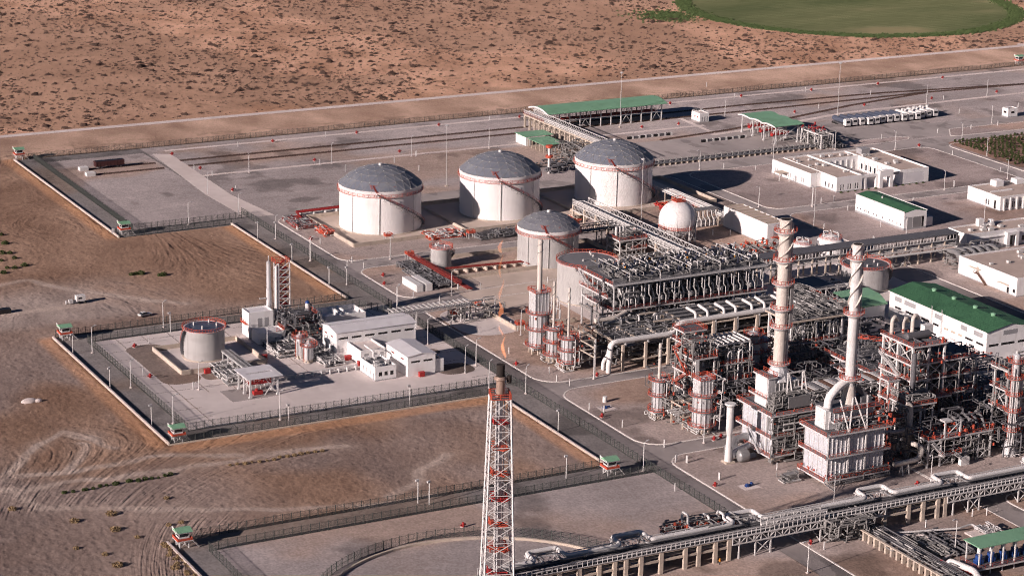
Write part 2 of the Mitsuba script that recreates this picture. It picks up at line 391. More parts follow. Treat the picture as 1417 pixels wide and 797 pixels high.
# ------------------------------------------------------------------ the setting
PLANT = shapely.union_all([sbox(276.8, 843, 336, 985.4), sbox(215.8, 616.4, 336, 731), sbox(190.2, 380, 336, 547.2), sbox(323.8, 380, 1150, 985.4)])
def nz(x, y, s, oct_=3, seed=0, sy=None):
    return meshkit.fbm(np.stack([x * s, y * (sy or s), np.zeros_like(x) + seed * 3.7], -1), oct_, seed)
def terrain(x, y):
    x, y = np.asarray(x, float), np.asarray(y, float)
    d = shapely.distance(shapely.points(x, y), PLANT)
    near = np.clip(d / 9.0, 0, 1)
    h = (nz(x, y, 0.035, 3, 1) - 0.5) * 0.9
    rot = 1.45 + (nz(x, y, 0.008, 2, 5) - 0.5) * 1.3
    u, v = x * np.cos(rot) + y * np.sin(rot), -x * np.sin(rot) + y * np.cos(rot)
    furrow = (nz(u, v, 0.05, 3, 7, 0.5) - 0.5) * np.clip((nz(x, y, 0.022, 2, 9) - 0.42) * 5, 0, 1)
    far = np.clip((y - 1028) / 30, 0, 1)
    h = h * 0.55 + furrow * 0.18 * (1 - far) + far * ((nz(x, y, 0.017, 3, 3) - 0.5) * 3.2 + (nz(x, y, 0.16, 2, 8) - 0.5) * 0.7)
    h = h * np.clip((np.hypot(x - 864.0, y - 1183.0) - 108) / 16, 0, 1)
    road = np.clip((np.abs(y - 1033.0) - 3) / 6, 0, 1)
    h = h * near * road
    bank = np.clip(1 - d / 3.2, 0, 1) * (x < 324.5) * 0.25
    return np.where(d <= 0, -0.5, h + np.where((y < 988) & (d > 0), bank, 0))
gx = np.unique(np.concatenate([np.linspace(-3500, 60, 40), np.arange(60, 332, 1.15), np.arange(332, 1300, 5.0), np.linspace(1300, 6000, 40)]))
gy = np.unique(np.concatenate([np.linspace(-1500, 400, 20), np.arange(400, 985, 1.15), np.arange(985, 1060, 2.0), np.arange(1060, 1700, 4.5), np.linspace(1700, 9000, 50)]))
GX, GY = np.meshgrid(gx, gy, indexing='ij')
gv = np.stack([GX, GY, terrain(GX.ravel(), GY.ravel()).reshape(GX.shape)], -1).reshape(-1, 3)
ii, jj = np.meshgrid(np.arange(len(gx) - 1), np.arange(len(gy) - 1), indexing='ij')
a = (ii * len(gy) + jj).ravel()
gf = np.vstack([np.stack([a, a + len(gy), a + len(gy) + 1], 1), np.stack([a, a + len(gy) + 1, a + 1], 1)])
scene['ground'] = mikit.ply((gv, gf), DESERT, smooth=True)
labels['ground'] = {'kind': 'structure'}

def sheet(name, poly, z, m):
    return struct(name, MB().sheet(poly, z), m)
def slabs_on(k, poly, z, s, m):
    x0, y0, x1, y1 = poly.bounds
    for a in np.arange(x0, x1, s):
        for b in np.arange(y0, y1, s):
            q = sbox(a + .13, b + .13, a + s - .13, b + s - .13).intersection(poly)
            if q.area > 2 and q.geom_type == 'Polygon': part(k, 'paving_slab', MB().sheet(q, z), m, False)
sheet('gravel_strip', shapely.union_all([sbox(277, 843, 334.3, 985), sbox(216, 616.6, 334.3, 730.8), sbox(324, 380, 334.3, 860)]), 0.02, GRAVEL_STRIP)
sheet('gravel_lot', sbox(190.4, 380, 334.3, 547), 0.02, GRAVEL_STRIP)
sheet('gravel_lot', shapely.union_all([sbox(198.4, 380, 333.9, 537.4)]), 0.045, GRAVEL_YARD)
sheet('gravel_yard', sbox(286.5, 852, 333, 976), 0.045, GRAVEL_YARD)
sheet('gravel_yard', sbox(334.3, 859, 1150, 985), 0.02, GRAVEL_YARD)
sheet('plant_ground', sbox(334.3, 380, 1150, 859), 0.02, ASPHALT)
sheet('truck_yard', shapely.union_all([rrect(536, 612, 866, 906, 4), rrect(600, 700, 862, 909, 6), sbox(690, 872, 1000, 886)]), 0.045, ASPHALT)
sheet('desert_road', sbox(-800, 1030.6, 2200, 1035.4), 0.06, PATH)
sheet('desert_road', LineString([(880, 1036), (905, 1020), (960, 1000)]).buffer(3), 0.08, PATH)
# rail yard footpaths
for y0, x0, x1 in ((976.5, 343, 1150), (925.8, 342, 596)):
    sheet('footpath', sbox(x0, y0 - 1.3, x1, y0 + 1.3), 0.06, PATH)
sheet('footpath', LineString([(588.9, 906.3), (605.7, 909.0), (640.4, 914.7), (675.8, 922.4), (790.9, 926.4)]).buffer(1.5), 0.06, PATH)
sheet('footpath', LineString([(593.3, 943.9), (591.0, 909.6)]).buffer(1.2), 0.06, PATH)
sheet('access_road', Polygon([(335.9, 973.1), (343.5, 968.8), (341.2, 889.6), (344.6, 856.2), (345, 852), (333, 852), (333.0, 853.7), (331.5, 893.9)]), 0.07, PATH)
# walled compound paving
slabs_on(sheet('compound_paving', rrect(225.4, 333.4, 626.5, 721.4, 1.0), 0.05, GRAVEL_DARK), rrect(225.6, 333.2, 626.7, 721.2, 1.0), 0.07, 9.0, PAVING)
sheet('gravel_bed', rrect(233.5, 246.5, 668, 711.5, 5), 0.09, GRAVEL_DARK)
sheet('gravel_bed', rrect(247.0, 262.0, 668, 675, 2), 0.09, GRAVEL_DARK)
sheet('loading_apron', rrect(236.5, 325, 629.5, 657, 6), 0.085, PAVING)
sheet('grey_apron', sbox(246.8, 645.0, 262.6, 656.5), 0.11, ASPHALT)
sheet('gravel_bed', rrect(317.5, 330, 640.5, 651, 4), 0.09, GRAVEL_DARK)
sheet('gravel_bed', rrect(321, 327.5, 662, 668, 2.5), 0.09, GRAVEL_DARK)

# kerbed islands between the roads
KERB = KERBM
def island(poly, m, z=0.13, name='gravel_bed', slab=0, region=None):
    struct('kerb', MB().slab(poly.difference(poly.buffer(-0.42)), 0.0, z + 0.09), KERB)
    k = struct(name, MB().sheet(poly.buffer(-0.4), z), GRAVEL_DARK if slab and region is None else m)
    if slab: slabs_on(k, poly.buffer(-0.5) if region is None else region, z + .03, slab, m)
island(rrect(341.9, 527, 776, 846, 7), PLANTPAD)
island(rrect(341.9, 520, 723, 765.5, 7), PLANTPAD)
island(rrect(341.9, 520, 619, 712.5, 9), PLANTPAD)
island(rrect(341.9, 520, 555.5, 612.5, 9), PLANTPAD, slab=9.5, region=rrect(343, 430, 557, 611.5, 8))
island(rrect(341.9, 402.8, 430, 546.8, 8), PLANTPAD, slab=9.5, region=rrect(343, 402.2, 490, 546, 7))
island(rrect(411.5, 520, 430, 480, 6), PLANTPAD)
island(rrect(403, 520, 482, 553, 6), PLANTPAD, slab=9.5, region=rrect(403.6, 460, 482.8, 552, 5))
island(rrect(534.5, 667, 776, 845.5, 7), GRAVEL)
island(rrect(534.5, 667, 712, 768, 7), GRAVEL)
island(rrect(534.5, 760, 560, 706, 7), PLANTPAD)
island(rrect(676.5, 1000, 700, 846, 7), GRAVEL)
island(Polygon([(690, 858), (720, 857), (1000, 858), (1000, 871), (740, 870), (700, 872)]).buffer(-2).buffer(2), GRAVEL)
island(Polygon([(612, 860), (650, 859.5), (668, 861), (672, 865), (664, 868), (640, 869)]).buffer(-1.5).buffer(1.5), GRAVEL)
sheet('pad_paving', rrect(343.5, 366, 672, 705, 10), 0.16, PAVING)
sheet('bund_floor', sbox(356, 796, 520, 841), 0.16, BUNDFLOOR)
sheet('bund_floor', sbox(363, 697, 440, 738), 0.16, BUNDFLOOR)
sheet('bund_floor', sbox(242, 677.5, 271, 703), 0.115, PAVING)
sheet('shaded_paving', sbox(390, 556, 520, 705), 0.16, PAVING)
# pivot field
FC = (864.0, 1183.0)
sheet('crop_field', Polygon([(FC[0] + (105 + 4 * math.sin(5 * a_) * math.sin(11 * a_ + 1)) * math.cos(a_), FC[1] + (105 + 4 * math.sin(5 * a_) * math.sin(11 * a_ + 1)) * math.sin(a_)) for a_ in np.linspace(0, 2 * math.pi, 200)[:-1]]), 0.12, FIELD)

# rail tracks
def railtrack(pts):
    t = struct('railway_track', MB().sheet(LineString(pts).buffer(1.35, cap_style='flat'), 0.07), GRAVEL_DARK)
    m = MB()
    p = np.array(pts, float)
    for a, b in zip(p[:-1], p[1:]):
        d = (b - a) / np.linalg.norm(b - a)
        nrm = np.array([-d[1], d[0]])
        for s in (-0.76, 0.76):
            m.bar([*(a + nrm * s), 0.22], [*(b + nrm * s), 0.22], 0.14, 0.2)
    part(t, 'rail', m, RAIL, False, stuff=True)
    m = MB()
    for a, b in zip(p[:-1], p[1:]):
        L = np.linalg.norm(b - a); d = (b - a) / L; nrm = np.array([-d[1], d[0]])
        for k in np.arange(0, L, 0.9):
            q = a + d * k
            m.bar([*(q - nrm * 1.25), 0.1], [*(q + nrm * 1.25), 0.1], 0.26, 0.1)
    part(t, 'sleeper', m, RUST, False, stuff=True)
railtrack([(299, 955.8), (331.5, 955.8)]); railtrack([(299, 945.4), (332, 945.4)])
railtrack([(343, 955.8), (560, 955.8), (640, 957.5), (720, 955), (805, 944.5), (1000, 925)])
railtrack([(343, 945.2), (560, 945.2), (650, 945), (742, 947), (805, 943.8)])
railtrack([(560, 906.5), (600, 912), (646.6, 923.7), (690, 936), (742, 946.0)])

# ------------------------------------------------------------------ walls and fences
def wall(label, x0, x1, y0, y1, h, m, cat='wall', name='perimeter_wall'):
    k = thing(name, label, cat)
    part(k, 'wall_body', MB().box(x0, x1, y0, y1, -0.6, h), m, False)
    if h > 0.5:
        part(k, 'coping', MB().box(x0 - 0.06, x1 + 0.06, y0 - 0.06, y1 + 0.06, h, h + 0.09), PATH, False)
    return k
wall('low pale wall along the left edge of the far gravel compound', 276.7, 277.15, 843, 985, 0.75, CONC)
wall('low pale wall along the left edge of the compound with the single grey tank', 215.7, 216.15, 616.8, 730.5, 0.8, CONC)
wall('low pale wall between the brown waste ground and the strip below the three domed tanks', 323.6, 324.05, 731.5, 845, 0.75, CONC)
wall('low pale wall on the right edge of the bulldozed plot behind the flare tower', 323.6, 324.05, 547.5, 616.5, 0.75, CONC)
wall('low pale wall running out at the bottom left beside the lowest watchtower', 190.0, 190.45, 380, 547, 0.7, CONC)
wall('long pale kerb wall under the outer fence above the bulldozed plot', 216.2, 323.5, 616.5, 616.95, 0.5, CONC)

BAY = 2.6
def bay_mesh(L=BAY, H=2.5, gap=0.22, w=0.042):
    m = MB()
    n = int(L / gap)
    for k in range(1, n):
        x = L * k / n
        m.box(x - w / 2, x + w / 2, -0.015, 0.015, 0.1, H)
    for z in (0.12, H * 0.5, H):
        m.box(0, L, -0.02, 0.02, z - 0.035, z + 0.035)
    return m
BAY_PLY = bay_mesh().ply(WIRE, False)
POST_PLY = MB().box(-0.085, 0.085, -0.085, 0.085, 0, 2.75).box(-0.05, 0.05, -0.3, 0.05, 2.7, 2.78).ply(WIRE, False)
def fence(label, pts, detail=True, group=None, spacing=0.2):
    k = thing('security_fence', label, 'fence', group)
    M_, Pm = MB(), MB()
    for a, b in zip(pts[:-1], pts[1:]):
        a, b = np.array(a, float), np.array(b, float)
        L = np.linalg.norm(b - a); n = max(1, round(L / BAY)); ang = math.degrees(math.atan2(b[1] - a[1], b[0] - a[0]))
        for i in range(n + 1):
            q = a + (b - a) * i / n
            if detail:
                tw = T().translate([q[0], q[1], 0]).rotate([0, 0, 1], ang)
                part(k, 'post', {**POST_PLY, 'to_world': tw}, None)
                if i < n:
                    part(k, 'mesh_panel', {**BAY_PLY, 'to_world': tw @ T().scale([L / n / BAY, 1, 1])}, None)
            else:
                Pm.box(q[0] - .07, q[0] + .07, q[1] - .07, q[1] + .07, 0, 2.75)
        if not detail:
            d = (b - a) / L
            for s in np.arange(0, L, spacing):
                q = a + d * s
                M_.box(q[0] - .03, q[0] + .03, q[1] - .02, q[1] + .02, 0.1, 2.5)
            for z in (0.12, 1.25, 2.5):
                M_.bar([*a, z], [*b, z], 0.06)
    if not detail:
        part(k, 'post', Pm, WIRE, False, stuff=True)
        part(k, 'mesh_panel', M_, WIRE, False, stuff=True)
    return k
fence('long dark wire fence along the far edge of the rail yard below the desert road', [(281, 985), (1150, 985)], False, spacing=0.3)
fence('dark wire fence along the inner left edge of the far gravel compound', [(285.5, 984), (285.5, 852)], False)
fence('dark wire fence along the lower outer edge of the far gravel compound', [(277, 843.2), (324, 844.8)])
fence('dark wire fence along the lower inner edge of the far gravel compound', [(285.5, 851.8), (333.6, 852.2)])
fence('long dark wire fence beside the access road left of the three domed tanks', [(333.8, 859), (333.8, 716), (330, 709.5), (324, 721.5)])
fence('dark wire fence beside the road right of the white halls', [(333.8, 709), (333.8, 547)])
fence('dark wire fence inside the left wall of the compound with the single grey tank', [(225.2, 721.8), (225.2, 626.3)])
fence('outer dark wire fence on the kerb wall above the bulldozed plot', [(216.4, 617.1), (323.6, 617.1)])
fence('inner dark wire fence beside the pale loading apron with the white canopy', [(225.2, 626.3), (330.5, 626.3), (333.4, 622)])
fence('outer dark wire fence on the far side of the compound with the single grey tank', [(217, 730.8), (324, 731.4)])
fence('inner dark wire fence on the far side of the compound with the single grey tank', [(225.2, 721.8), (324, 721.8)])
fence('outer dark wire fence below the bulldozed plot behind the flare tower', [(192, 547.2), (323.8, 547.2)])
fence('inner dark wire fence on the edge of the wide gravel lot behind the flare tower', [(198.4, 537.6), (333.8, 537.6)])
fence('dark wire fence running out at the bottom left behind the lowest watchtower', [(198.4, 537.6), (198.4, 505)])
fence('dark wire fence along the road between the gravel lot and the process units', [(333.8, 547), (333.8, 482)])
fence('curved dark wire fence around the foot of the flare tower', [(250 + 46 * math.cos(t), 474 + 46 * math.sin(t)) for t in np.linspace(math.radians(18), math.radians(165), 46)])
k = thing('ring_wall', 'curved pale low wall inside the fence around the flare tower', 'wall')
part(k, 'wall_body', MB().slab(Point(250, 474).buffer(44, quad_segs=24).difference(Point(250, 474).buffer(43.4, quad_segs=24)).intersection(sbox(190, 486, 330, 540)), 0, 0.7), CONC, False)

# strut braces at fence corners
bm = MB().bar((0, 0, 2.3), (1.6, 0.3, 0.05), 0.12).bar((0, 0, 2.3), (-1.6, 0.3, 0.05), 0.12).ply(WIRE, False)
for q in [(264.4, 625.0), (244.5, 625.3), (257.0, 618.0), (237.6, 620.6), (285.6, 625.2), (305.6, 624.9), (297.6, 617.1), (277.6, 617.6)]:
    kk = lone('fence_brace', MB().box(0, 1, 0, 1, 0, 1), WIRE, 'dark two legged strut brace leaning on the wire fence by the loading apron', 'brace', 'strut braces on the fences by the loading apron')
    scene[kk] = {**bm, 'to_world': T().translate([q[0], q[1], 0])}

# ------------------------------------------------------------------ watchtowers
def tower_proto():
    P = []
    for sx in (-1, 1):
        for sy in (-1, 1):
            P.append(('leg', MB().box(sx * 1.25 - .14, sx * 1.25 + .14, sy * 1.25 - .14, sy * 1.25 + .14, 0, 2.2).ply(WHITE, False)))
    P.append(('brace', MB().bar((-1.25, -1.25, .3), (1.25, -1.25, 2.0), .1).bar((1.25, -1.25, .3), (-1.25, -1.25, 2.0), .1).bar((-1.25, -1.25, .3), (-1.25, 1.25, 2.0), .1).bar((-1.25, 1.25, .3), (-1.25, -1.25, 2.0), .1).ply(WHITE, False)))
    P.append(('floor', MB().box(-2.1, 2.1, -2.1, 2.1, 2.2, 2.4).ply(STEEL, False)))
    m = MB()
    for s in (-2.05, 1.97):
        m.box(s, s + .08, -2.1, 2.1, 2.4, 3.1); m.box(-2.1, 2.1, s, s + .08, 2.4, 3.09)
    P.append(('parapet', m.ply(ORANGE, False)))
    P.append(('cabin', MB().box(-1.4, 1.4, -1.4, 1.4, 2.4, 3.3).ply(WHITE, False)))
    P.append(('window', MB().box(-1.34, 1.34, -1.34, 1.34, 3.3, 4.3).ply(GLASS, False)))
    m = MB()
    for sx in (-1, 1):
        for sy in (-1, 1):
            m.box(sx * 1.35 - .1, sx * 1.35 + .1, sy * 1.35 - .1, sy * 1.35 + .1, 3.3, 4.5)
    P.append(('corner_post', m.ply(WHITE, False)))
    P.append(('fascia', MB().box(-2.1, 2.1, -2.0, 2.0, 4.45, 4.75).bar((-2.1, -2.0, 4.75), (-2.1, 2.0, 5.35), .1, .5).ply(WHITE, False)))
    v = np.array([[-2.2, -2.2, 4.76], [2.2, -2.2, 4.76], [2.2, 0, 5.5], [-2.2, 0, 5.5], [2.2, 2.2, 4.76], [-2.2, 2.2, 4.76]])
    m = MB().add(v[[0, 1, 2, 3]], [[0, 1, 2], [0, 2, 3]]).add(v[[3, 2, 4, 5]], [[0, 1, 2], [0, 2, 3]]).add(v[[1, 4, 2]], [[0, 1, 2]]).add(v[[0, 3, 5]], [[0, 1, 2]])
    P.append(('roof', m.ply(GREENL, False)))
    P.append(('stair', MB().bar((2.0, -1.8, 2.3), (3.9, -1.8, 0.1), .7, .15).ply(STEEL, False)))
    return P
TOW = tower_proto()
for (x, y), lab in zip([(279.6, 986.5), (280.5, 847.5), (219.3, 728.0), (219.3, 619.4), (193.2, 543.4), (321.4, 541.6), (838.6, 988.6)],
                       ['at the far left corner of the rail yard', 'at the lower corner of the far gravel compound', 'at the back corner of the single grey tank compound', 'at the front corner of the loading apron compound',
                        'at the bottom left corner of the gravel lot', 'right of the flare tower by the road bend', 'at the far right beside the desert road']):
    place('watchtower', TOW, x, y, 0, 0, 'green roofed orange guard tower ' + lab, 'guard tower', 'green roofed guard towers along the fences', 1.0)
# pale shed by second tower and small box by the compound
lone('storage_bin', MB().cyl(276.5 + 1, 850.5, 0, 2.4, 1.0, 12), PIPE_SILVER, 'small silver bin beside the guard tower at the lower corner of the far compound', 'bin')

# ------------------------------------------------------------------ storage tanks
def dome_proto(rings=5):
    """unit dome, radius 1, height 1 (scaled when placed): triangular aluminium panels between ribs"""
    R, h = 1.0, 0.42
    rs = (1 + h * h) / (2 * h)
    def P(k, j, lift=0.0):
        if k == 0:
            return np.array([0, 0, h + lift])
        ang = 2 * np.pi * j / (6 * k)
        rr = k / rings
        return np.array([rr * math.cos(ang), rr * math.sin(ang), math.sqrt(max(rs * rs - rr * rr, 0)) - (rs - h) + lift])
    panels, edges = [], set()
    for k in range(1, rings + 1):
        for s in range(6):
            for i in range(k):
                a, b = (k, s * k + i), (k, (s * k + i + 1) % (6 * k))
                inner = (k - 1, (s * (k - 1) + i) % max(1, 6 * (k - 1)))
                panels.append((a, b, inner)); edges |= {tuple(sorted((a, b))), tuple(sorted((a, inner))), tuple(sorted((b, inner)))}
                if i < k - 1:
                    inner2 = (k - 1, (s * (k - 1) + i + 1) % (6 * (k - 1)))
                    panels.append((inner, b, inner2))
                    edges |= {tuple(sorted((inner, inner2))), tuple(sorted((b, inner2)))}
    out = []
    for a, b, c in panels:
        q = np.array([P(*a), P(*b), P(*c)])
        m = q.mean(0)
        top = m + (q - m) * 0.93 + [0, 0, 0.006]
        low = m + (q - m) * 0.96
        mb = MB()
        n = np.cross(top[1] - top[0], top[2] - top[0])
        o = [0, 1, 2] if n[2] > 0 else [0, 2, 1]
        mb.add(top[o], [[0, 1, 2]])
        tt, ll = top[o], low[o]
        for k in range(3):
            e = (k + 1) % 3
            mb.add([ll[k], ll[e], tt[e], tt[k]], [[0, 1, 2], [0, 2, 3]])
        out.append(mb)
    ribs, nodes = MB(), MB()
    for a, b in edges:
        ribs.bar(P(*a, -0.004), P(*b, -0.004), 0.014, 0.026)
    for a in {e for ed in edges for e in ed}:
        q = P(*a)
        nodes.box(q[0] - .011, q[0] + .011, q[1] - .011, q[1] + .011, q[2] - .004, q[2] + .012)
    return out, ribs, nodes
DP, DRIBS, DNODES = dome_proto()
def make_dome(t, x, y, z, R, m):
    tw = T().translate([x, y, z]).rotate([0, 0, 1], 17).scale([R, R, R])
    skin = key_of(t + '__dome')
    rs_ = (1 + .42 ** 2) / .84
    under = MB()
    rr_ = np.linspace(1, 0, 9)
    for r0_, r1_ in zip(rr_[:-1], rr_[1:]):
        z0_, z1_ = [math.sqrt(rs_ * rs_ - q * q) - (rs_ - .42) - .012 for q in (r0_, r1_)]
        under.cyl(0, 0, z0_, z1_, max(r0_, 1e-4), 48, r1=max(r1_, 1e-4), cap=False)
    scene[skin] = {**under.ply(STEEL_DARK), 'to_world': tw}
    labels[skin] = {'label': 'grey geodesic aluminium dome roof'}
    for mb in DP:
        part(skin, 'panel', {**mb.ply(m, False), 'to_world': tw}, None)
    part(skin, 'rib', {**DRIBS.ply(PIPE_SILVER, False), 'to_world': tw}, None, stuff=True)
    part(skin, 'node', {**DNODES.ply(WHITE, False), 'to_world': tw}, None, stuff=True)

def ring_rail(x, y, z, R, h=1.1, a0=0.0, a1=360.0, n=48):
    m = MB()
    t = np.radians(np.linspace(a0, a1, n))
    rails(m, [(x + R * math.cos(a), y + R * math.sin(a), z) for a in t], h)
    return m
def ring_plate(x, y, z, r0, r1, th=0.12, a0=0, a1=360, n=48):
    t = np.radians(np.linspace(a0, a1, n))
    c, s = np.cos(t), np.sin(t)
    P = lambda r, zz: np.stack([x + r * c, y + r * s, np.full(n, zz)], 1)
    m = MB()
    i = np.arange(n - 1)
    q = lambda A, B: m.add(np.vstack([A, B]), np.vstack([np.stack([i, i + 1, i + 1 + n], 1), np.stack([i, i + 1 + n, i + n], 1)]))
    q(P(r1, z), P(r0, z)); q(P(r0, z - th), P(r1, z - th)); q(P(r1, z - th), P(r1, z)); q(P(r0, z), P(r0, z - th))
    return m
def spiral(t, x, y, R, z0, z1, a0, a1, m1=STEEL_DARK, rail_m=ORANGE):
    n = 46
    m, r_ = MB(), MB()
    prev = None
    for k in range(n + 1):
        a = math.radians(a0 + (a1 - a0) * k / n); z = z0 + (z1 - z0) * k / n
        p, q = (x + (R + .1) * math.cos(a), y + (R + .1) * math.sin(a), z), (x + (R + 1.1) * math.cos(a), y + (R + 1.1) * math.sin(a), z)
        m.bar(p, q, 0.5, 0.1)
        o = np.array(q)
        if k % 4 == 0:
            r_.bar(o, o + [0, 0, 1.1], .09)
            m.bar(o, (x + R * math.cos(a), y + R * math.sin(a), z - 1.4), 0.12)
        if prev is not None:
            r_.bar(prev + [0, 0, 1.1], o + [0, 0, 1.1], .1); r_.bar(prev + [0, 0, .5], o + [0, 0, .5], .07); m.bar(prev, o, .1, .34)
        prev = o
    k = part(t, 'stair', m, m1, False)
    part(k, 'handrail', r_, rail_m, False, stuff=True)
def shell(t, x, y, R, h, m, n=56, courses=8, base=0.25):
    for k in range(courses):
        z0, z1 = base + (h - base) * k / courses, base + (h - base) * (k + 1) / courses
        part(t, 'shell_course', MB().cyl(x, y, z0, z1 - 0.0, R - 0.012 * k, n, cap=(k == courses - 1)), m)
def domed_tank(label, x, y, R, h, m, dm, a0=-118, group='domed storage tanks'):
    t = thing('storage_tank', label, 'storage tank', None)
    part(t, 'foundation', MB().cyl(x, y, 0, 0.42, R + 0.7, 56), CONC, label='ochre ring foundation')
    shell(t, x, y, R, h - 1.2, m)
    part(t, 'rim', MB().cyl(x, y, h - 1.2, h, R + 0.22, 56), WHITE)
    part(t, 'wind_girder', ring_plate(x, y, h - 2.3, R, R + 0.75), PIPE_LIGHT)
    part(t, 'handrail', ring_rail(x, y, h - 2.25, R + 0.72), ORANGE, False, stuff=True, label='orange handrail around the rim')
    make_dome(t, x, y, h - 0.02, R + 0.1, dm)
    spiral(t, x, y, R + 0.2, h - 1.0, 0.4, a0, a0 + 96)
    # gauging platform with ladder on the dome
    a = math.radians(a0 - 8)
    px_, py_ = x + (R - 2.3) * math.cos(a), y + (R - 2.3) * math.sin(a)
    m2 = MB().box(px_ - 1.2, px_ + 1.2, py_ - 1.0, py_ + 1.0, h + 0.9, h + 1.05)
    rails(m2, rect_pts(px_ - 1.2, px_ + 1.2, py_ - 1.0, py_ + 1.0, h + 1.05), 1.1, True, step=1.2)
    g1 = part(t, 'gauge_platform', m2, ORANGE, False, label='orange gauging platform on the dome edge')
    q = (x + (R + .9) * math.cos(a + .12), y + (R + .9) * math.sin(a + .12), h - 2)
    part(t, 'ladder', MB().bar((px_, py_, h + 1.9), (q[0], q[1], h - 0.1), 0.6, 0.25), DARKRED, False)
    a = math.radians(a0 + 26)
    part(t, 'vent', MB().cyl(x + (R - 2) * math.cos(a), y + (R - 2) * math.sin(a), h, h + 1.5, .55, 12), ORANGE)
    part(t, 'apex_vent', MB().cyl(x, y, h + 0.41 * R, h + 0.42 * R + .9, .7, 12), WHITE)
    for da in (-38, 2, 55):
        a = math.radians(a0 + da)
        part(t, 'riser_pipe', MB().tube([(x + (R + .3) * math.cos(a), y + (R + .3) * math.sin(a), .3), (x + (R + .3) * math.cos(a), y + (R + .3) * math.sin(a), h - 1.2)], .13), PIPE_LIGHT)
    return t
domed_tank('white domed tank nearest the left, first of the row of three big tanks', 377.3, 820.1, 16.3, 17.6, TANKW, DOME)
domed_tank('white domed tank in the middle of the row of three big tanks', 430.7, 820.2, 16.3, 17.9, TANKW, DOME)
domed_tank('white domed tank at the right end of the row of three, behind the pipe bridge', 484.6, 820.7, 16.2, 17.8, TANKW, DOME)
domed_tank('grey sided domed tank, smaller and nearer than the three white ones', 413.0, 746.5, 11.6, 14.2, TANKG, DOME2, a0=-120)

def flat_tank(label, x, y, R, h, m, roofm, stair=True, name='storage_tank', a0=-140, a1=-60):
    t = thing(name, label, 'storage tank')
    part(t, 'foundation', MB().cyl(x, y, 0, 0.4, R + 0.5, 48), CONC)
    shell(t, x, y, R, h, m, 48, 6)
    part(t, 'roof', MB().dome(x, y, h + .02, R - 0.05, R * 0.05, 40, 3), roofm)
    part(t, 'rim_plate', ring_plate(x, y, h + .1, R - .3, R + .5), STEEL)
    part(t, 'handrail', ring_rail(x, y, h + .1, R + .45), ORANGE, False, stuff=True)
    if stair:
        spiral(t, x, y, R + .05, h, .4, a0, a1)
    for k in range(4):
        a = RNG.uniform(0, 6.28); r = R * RNG.uniform(.3, .8)
        part(t, 'roof_nozzle', MB().cyl(x + r * math.cos(a), y + r * math.sin(a), h, h + 1.3, .3, 8), PIPE_LIGHT)
    return t
flat_tank('large flat grey tank with orange rim at the left end of the cooler deck', 402.2, 698.0, 10.6, 14.0, TANKG, GRATING)
flat_tank('single pale grey tank with dark blue roof and orange rim in the walled compound', 255.1, 691.8, 6.7, 10.0, TANKG, BLUEGREY, a0=-170, a1=-215)
flat_tank('grey flat roofed tank with orange rim, half in shade behind the slimmer stack', 502.7, 668.3, 8.7, 8.6, TANKG, STEEL_DARK, a0=-60, a1=0)
flat_tank('small grey tank with an orange top beside the red foam pipes', 373.0, 756.5, 3.9, 7.4, TANKG, PIPE_LIGHT, a0=-70, a1=70)
# small white tanks behind the stacks
def small_dome_tank(label, x, y, R, h):
    t = thing('small_tank', label, 'tank')
    part(t, 'shell', MB().cyl(x, y, 0, h, R, 28), TANKW)
    part(t, 'roof', MB().dome(x, y, h, R, R * .55, 28, 5), TANKW)
    part(t, 'handrail', ring_rail(x, y, h + R * .3, R * .8, n=24), ORANGE, False, stuff=True)
    for k in range(6):
        a = k * 1.05
        part(t, 'roof_pipe', MB().tube([(x + R * .6 * math.cos(a), y + R * .6 * math.sin(a), h + .2), (x + R * .6 * math.cos(a), y + R * .6 * math.sin(a), h + R * .6 + .8), (x + R * .2 * math.cos(a), y + R * .2 * math.sin(a), h + R * .6 + 1)], .18), PIPE_LIGHT)
    return t
small_dome_tank('squat white tank with orange top rail between the two tall stacks', 517.5, 711.0, 5.4, 4.6)
small_dome_tank('round white tank half hidden right behind the thicker stack', 505.5, 712.5, 4.2, 3.8)

# sphere
t = thing('gas_sphere', 'white spherical gas tank on legs behind the cooler deck', 'spherical tank')
sx_, sy_, sz_, sR = 472.4, 750.1, 9.3, 7.3
v = trimesh.creation.uv_sphere(sR, count=[24, 48])
part(t, 'shell', MB().mesh(v.apply_translation([sx_, sy_, sz_])), TANKW)
for k in range(8):
    a = k * math.pi / 4 + .2
    part(t, 'leg', MB().cyl(sx_ + sR * .96 * math.cos(a), sy_ + sR * .96 * math.sin(a), 0, sz_ + 1, .34, 10), PIPE_LIGHT)
m = MB()
for k in range(8):
    a, b = k * math.pi / 4 + .2, (k + 1) * math.pi / 4 + .2
    p, q = np.array([sx_ + sR * .96 * math.cos(a), sy_ + sR * .96 * math.sin(a), .5]), np.array([sx_ + sR * .96 * math.cos(b), sy_ + sR * .96 * math.sin(b), .5])
    m.bar(p, q + [0, 0, 6.5], .16); m.bar(q, p + [0, 0, 6.5], .16)
part(t, 'cross_brace', m, STEEL, False)
m = MB().box(sx_ - 2, sx_ + 2, sy_ - 2, sy_ + 2, sz_ + sR - .1, sz_ + sR + .1)
rails(m, rect_pts(sx_ - 2, sx_ + 2, sy_ - 2, sy_ + 2, sz_ + sR + .1), 1.2, True, w=.14)
part(t, 'top_platform', m, ORANGE, False)
part(t, 'equator_rail', ring_rail(sx_, sy_, sz_ - 3, sR + .3, a0=160, a1=290, n=24), ORANGE, False)
m = MB()
prev = None
